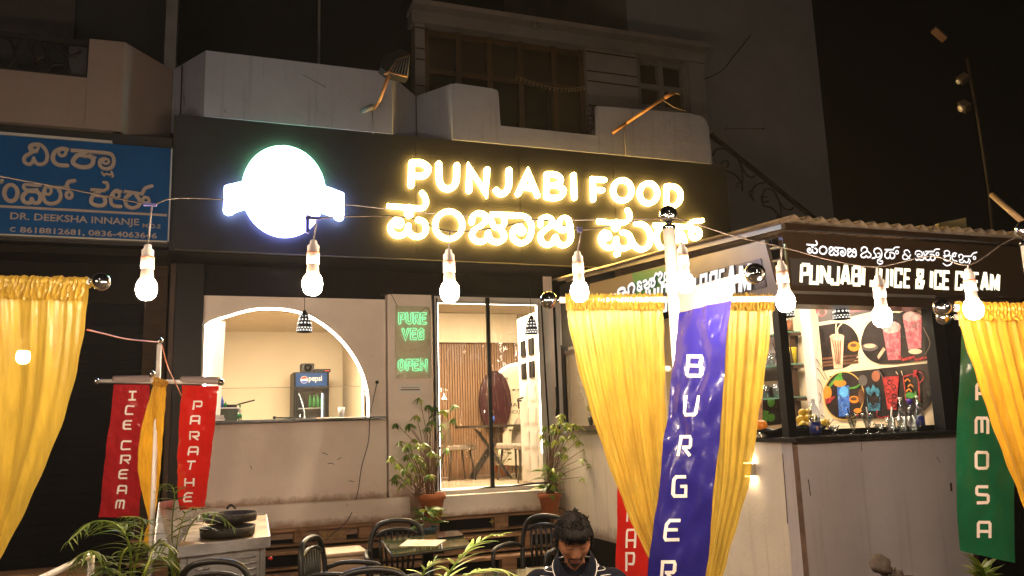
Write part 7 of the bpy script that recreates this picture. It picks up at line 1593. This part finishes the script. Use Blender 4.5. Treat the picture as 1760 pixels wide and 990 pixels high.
# ears
for s_ in (-1, 1):
    P = [Hm @ Vector((s_*(.070+.012*math.sin(t*math.pi)), .004-.010*math.cos(t*math.pi*1.2)+.012*math.sin(t*3.14), .028-.058*t)) for t in [k/8 for k in range(9)]]
    skin_m.tube(P, [.006, .009, .010, .009, .008, .007, .007, .008, .005], 8)
# neck, arms, hands, legs grown as one skin
J = {'pelvis': ((0, .20, -.70), .12), 'belly': ((0, .19, -.52), .12), 'chest': ((0, .14, -.30), .12), 'nb': ((0, .105, -.15), .055), 'nt': ((0, .035, -.05), .048)}
E_ = [('pelvis', 'belly'), ('belly', 'chest'), ('chest', 'nb'), ('nb', 'nt')]
for s_, n_ in ((-1, 'L'), (1, 'R')):
    J.update({n_+'sh': ((.155*s_, .12, -.20), .050), n_+'el': ((.235*s_, .02, -.44), .037), n_+'wr': ((.10*s_, -.20, -.395), .025), n_+'pa': ((.060*s_, -.265, -.40), .026),
              n_+'hip': ((.09*s_, .18, -.70), .085), n_+'kn': ((.13*s_, -.22, -.66), .058), n_+'an': ((.12*s_, -.18, -1.08), .036), n_+'ft': ((.13*s_, -.32, -1.12), .032)})
    E_ += [('chest', n_+'sh'), (n_+'sh', n_+'el'), (n_+'el', n_+'wr'), (n_+'wr', n_+'pa'), ('pelvis', n_+'hip'), (n_+'hip', n_+'kn'), (n_+'kn', n_+'an'), (n_+'an', n_+'ft')]
    for k in range(4):
        a_ = (.020-.013*k)*s_; l = (.075, .085, .08, .065)[k]
        J[n_+'f%da' % k] = ((.052*s_-a_*0-.018*s_+.013*k*s_, -.300, -.398), .0095); J[n_+'f%db' % k] = ((.040*s_-.018*s_+.012*k*s_, -.300-l*.55, -.402), .0085); J[n_+'f%dc' % k] = ((.034*s_-.018*s_+.011*k*s_, -.300-l, -.412), .007)
        E_ += [(n_+'pa', n_+'f%da' % k), (n_+'f%da' % k, n_+'f%db' % k), (n_+'f%db' % k, n_+'f%dc' % k)]
    J[n_+'ta'] = ((.035*s_, -.255, -.392), .011); J[n_+'tb'] = ((.012*s_, -.285, -.395), .009); E_ += [(n_+'pa', n_+'ta'), (n_+'ta', n_+'tb')]
keys = list(J); me = bpy.data.meshes.new('skel'); me.from_pydata([J[k][0] for k in keys], [(keys.index(a), keys.index(b)) for a, b in E_], [])
o = bpy.data.objects.new('skel', me); COL.objects.link(o); sk = o.modifiers.new('s', 'SKIN'); sk.use_smooth_shade = True; ss = o.modifiers.new('u', 'SUBSURF'); ss.levels = 1; ss.render_levels = 1
for k, kk in enumerate(keys): me.skin_vertices[0].data[k].radius = (J[kk][1], J[kk][1]); me.skin_vertices[0].data[k].use_root = (kk == 'pelvis')
bpy.context.view_layer.update(); em = bpy.data.meshes.new_from_object(o.evaluated_get(bpy.context.evaluated_depsgraph_get()))
b0 = len(skin_m.v); skin_m.v += [tuple(Mw @ v.co) for v in em.vertices]
for p in em.polygons: skin_m.f.append(tuple(b0+i for i in p.vertices)); skin_m.m.append(0); skin_m.sm.append(True)
bpy.data.objects.remove(o)
body = skin_m.build('body', [K['skin'], K['beard'], K['lip']], man)
# eyebrows and lash lines
for s_ in (-1, 1):
    def onface(x, z, d=.001):
        best = None
        for j in range(20, 64):
            pass
        # march the face surface: nearest sample
        bi = min(range(len(loc_)), key=lambda i: (loc_[i].x-x)**2+(loc_[i].z-z)**2 + (1 if loc_[i].y > 0 else 0)); q = loc_[bi].copy(); q.x = x; q.z = z; q.y -= d; return Hm @ q
    m = MB(); m.tube(cr([onface(.013*s_, .023), onface(.028*s_, .029), onface(.046*s_, .023)], 4), [.0026]*3+[.0034]*3+[.0026]*2+[.0012], 6); m.build('eyebrow', K['hair'], man)
    m = MB(); m.tube(cr([onface(.017*s_, .0005, .0006), onface(.030*s_, -.0035, .0006), onface(.043*s_, .0005, .0006)], 4), .0014, 5); m.build('eyelashes', K['hair'], man)
# hair: a dense mop of locks over a close cap
rng = random.Random(9); m = MB()
def capf(u, v):
    a = u*2*math.pi; th = v*math.pi*.62; d = Vector((math.sin(th)*math.sin(a), -math.sin(th)*math.cos(a), math.cos(th)))
    fr = max(0, -d.y); lim = 1.0
    k = 1.10 + .05*noise.noise(d*6)
    p = Vector((d.x*.076*k, d.y*.094*k+.003, d.z*.119*k+.003))
    if d.y < -.25 and p.z < .050: p.z = .050 + .006*noise.noise(d*20); 
    return Hm @ p
m.grid(capf, 48, 24)
for k in range(1700):
    while True:
        d = Vector((rng.gauss(0, 1), rng.gauss(0, 1), rng.gauss(.35, .9))).normalized()
        if d.z > (-.12 if d.y > -.15 else .40): break
    lump = 1 + .045*noise.noise(d*3.2) + .03*noise.noise(d*7)
    b = Vector((d.x*.077, d.y*.096+.003, d.z*.120+.003))*lump
    nv = noise.noise_vector(d*2.6)*1.1
    dirn = Vector((d.x*.5, d.y*.3-.45, -.35+.3*(d.z > .7))) + nv + Vector((rng.gauss(0, .16), rng.gauss(0, .16), rng.gauss(0, .16)))
    dirn = (dirn - d*dirn.dot(d)*.85).normalized(); L = rng.uniform(.018, .034); tipo = d*rng.uniform(-.004, .007)
    P = [b-d*.004, b+d*.005+dirn*L*.35, b+d*.006+dirn*L*.7, b+d*.002+dirn*L+tipo]
    if b.y+dirn.y*L < -.05 and P[3].z < .034: P[3].z = .034+rng.uniform(0, .01)
    m.tube([Hm @ q for q in P], [.0036, .0034, .0024, .0006], 4, cap=False)
for k in range(34):
    x = -.055 + .11*k/33 + rng.uniform(-.003, .003); yy = -.094*math.sqrt(max(.05, 1-(x/.08)**2))
    P = [Vector((x*.8, yy*.85, .085)), Vector((x*.95, yy-.012, .064)), Vector((x*1.05+rng.uniform(-.008, .008), yy-.010, .044)), Vector((x*1.15+rng.uniform(-.022, .022), yy-.005, (.030 if abs(x-.004) > .016 else .046)+rng.uniform(-.012, .016)))]
    m.tube([Hm @ q for q in cr(P, 3)], [.005, .0052, .005, .0046, .004, .0035, .003, .002, .001, .0006], 4, cap=False)
m.build('hair', K['hair'], man)
# shirt
sec = [(-.64, .165, .125, .19), (-.50, .172, .13, .18), (-.36, .185, .13, .155), (-.27, .198, .125, .14), (-.215, .205, .112, .128), (-.175, .190, .095, .12), (-.145, .150, .080, .112), (-.12, .105, .070, .105), (-.10, .075, .066, .098)]
SC = cr(sec, 4); ns_ = len(SC)-1
def torso(u, v, off=0):
    q = min(v*ns_, ns_-1e-6); i = int(q); s4 = SC[i].lerp(SC[i+1], q-i) if False else [SC[i][k]*(1-(q-i))+SC[i+1][k]*(q-i) for k in range(4)]
    z, rx, ry, cy = s4; a = u*2*math.pi; e = .8
    cx_ = math.copysign(abs(math.sin(a))**e, math.sin(a)); cy_ = -math.copysign(abs(math.cos(a))**e, math.cos(a))
    w = .006*noise.noise(Vector((math.sin(a)*3, math.cos(a)*3, z*12)))
    return Vector(((rx+w+off)*cx_, cy+(ry+w+off)*cy_, z))
m = MB(); m.grid(lambda u, v: Mw @ torso(u, v), 56, 40)
for s_ in (-1, 1):
    m.tube([Mw @ Vector(p) for p in cr([(.12*s_, .125, -.185), (.175*s_, .115, -.215), (.21*s_, .075, -.30), (.228*s_, .04, -.385)], 5)], [.055, .060, .066, .070, .072, .073, .073, .073, .073, .072, .071, .070, .069, .068, .067, .066], 16)
shirt = m.build('shirt', K['shirt'], man)
# white stripes wrapped round the chest and sleeves
for v in (.925, .865, .79, .70, .62, .50):
    for u0, u1 in ((.58, .90), (.10, .42)): m = MB(); m.tube([Mw @ torso(u0+(u1-u0)*k/20, v, .0015) for k in range(21)], .0016, 4); m.build('stripe', K['trim'], shirt)
for s_ in (-1, 1):
    # collar leaf
    cA = [Vector((.030*s_, .165, -.055)), Vector((.066*s_, .115, -.052)), Vector((.070*s_, .045, -.075)), Vector((.050*s_, .010, -.115)), Vector((.022*s_, -.002, -.150))]
    cB = [Vector((.036*s_, .185, -.090)), Vector((.090*s_, .125, -.095)), Vector((.098*s_, .050, -.120)), Vector((.088*s_, .004, -.150)), Vector((.070*s_, -.012, -.178))]
    A_ = cr(cA, 5); B_ = cr(cB, 5); n = len(A_)-1
    m = MB(); m.grid(lambda u, v: Mw @ (A_[round(u*n)].lerp(B_[round(u*n)], v)+Vector((0, -.004*math.sin(v*3.1), .008*math.sin(v*3.1)))), n, 6); m.build('collar', K['shirt'], shirt)
    m = MB(); m.tube([Mw @ q for q in B_], .0028, 5); m.tube([Mw @ q for q in (B_[-1], A_[-1])], .0024, 5); m.build('collar_piping', K['trim'], shirt)
m = MB(); m.grid(lambda u, v: Mw @ Vector(((u-.5)*.034, -.006-.010*v, -.150-.12*v)), 4, 8); m.build('placket', K['shirt'], shirt)
for s_ in (-1, 1): m = MB(); m.tube([Mw @ Vector((.017*s_, -.009, -.152)), Mw @ Vector((.017*s_, -.019, -.27))], .0014, 4); m.build('piping', K['trim'], shirt)
for k in range(2): MB().ball(Mw @ Vector((0, -.014-.004*k, -.175-.045*k)), .005, 8, 6).build('button', K['trim'], shirt)
# trousers over the legs
m = MB()
for s_ in (-1, 1): m.tube([Mw @ Vector(p) for p in [(.06*s_, .20, -.66), (.10*s_, .10, -.69), (.13*s_, -.20, -.66), (.135*s_, -.26, -.72), (.12*s_, -.19, -1.06)]], [.12, .10, .082, .08, .06], 14)
m.build('trousers', mat('dark_jeans', (.02, .022, .035), .85, var=.3), man)
hc = Mw @ Vector((0, .2, 0)); place(ch0, 'black plastic chair the man sits on, hidden behind him', hc.x, hc.y, -az, 0)
# ================================================================ humid, smoky night air
hz = bpy.data.materials.new('haze_air'); hz.use_nodes = True; nt = hz.node_tree; nt.nodes.clear()
pv_ = nt.nodes.new('ShaderNodeVolumePrincipled'); pv_.inputs['Density'].default_value = .0007; pv_.inputs['Color'].default_value = (1, .97, .93, 1); pv_.inputs['Anisotropy'].default_value = .5
o_ = nt.nodes.new('ShaderNodeOutputMaterial'); nt.links.new(pv_.outputs[0], o_.inputs['Volume'])
m = MB(); m.box(-15.5, 17.5, -5.5, 21.5, -1.3, 14.6); hzo = m.build('haze', hz); hzo['kind'] = 'stuff'
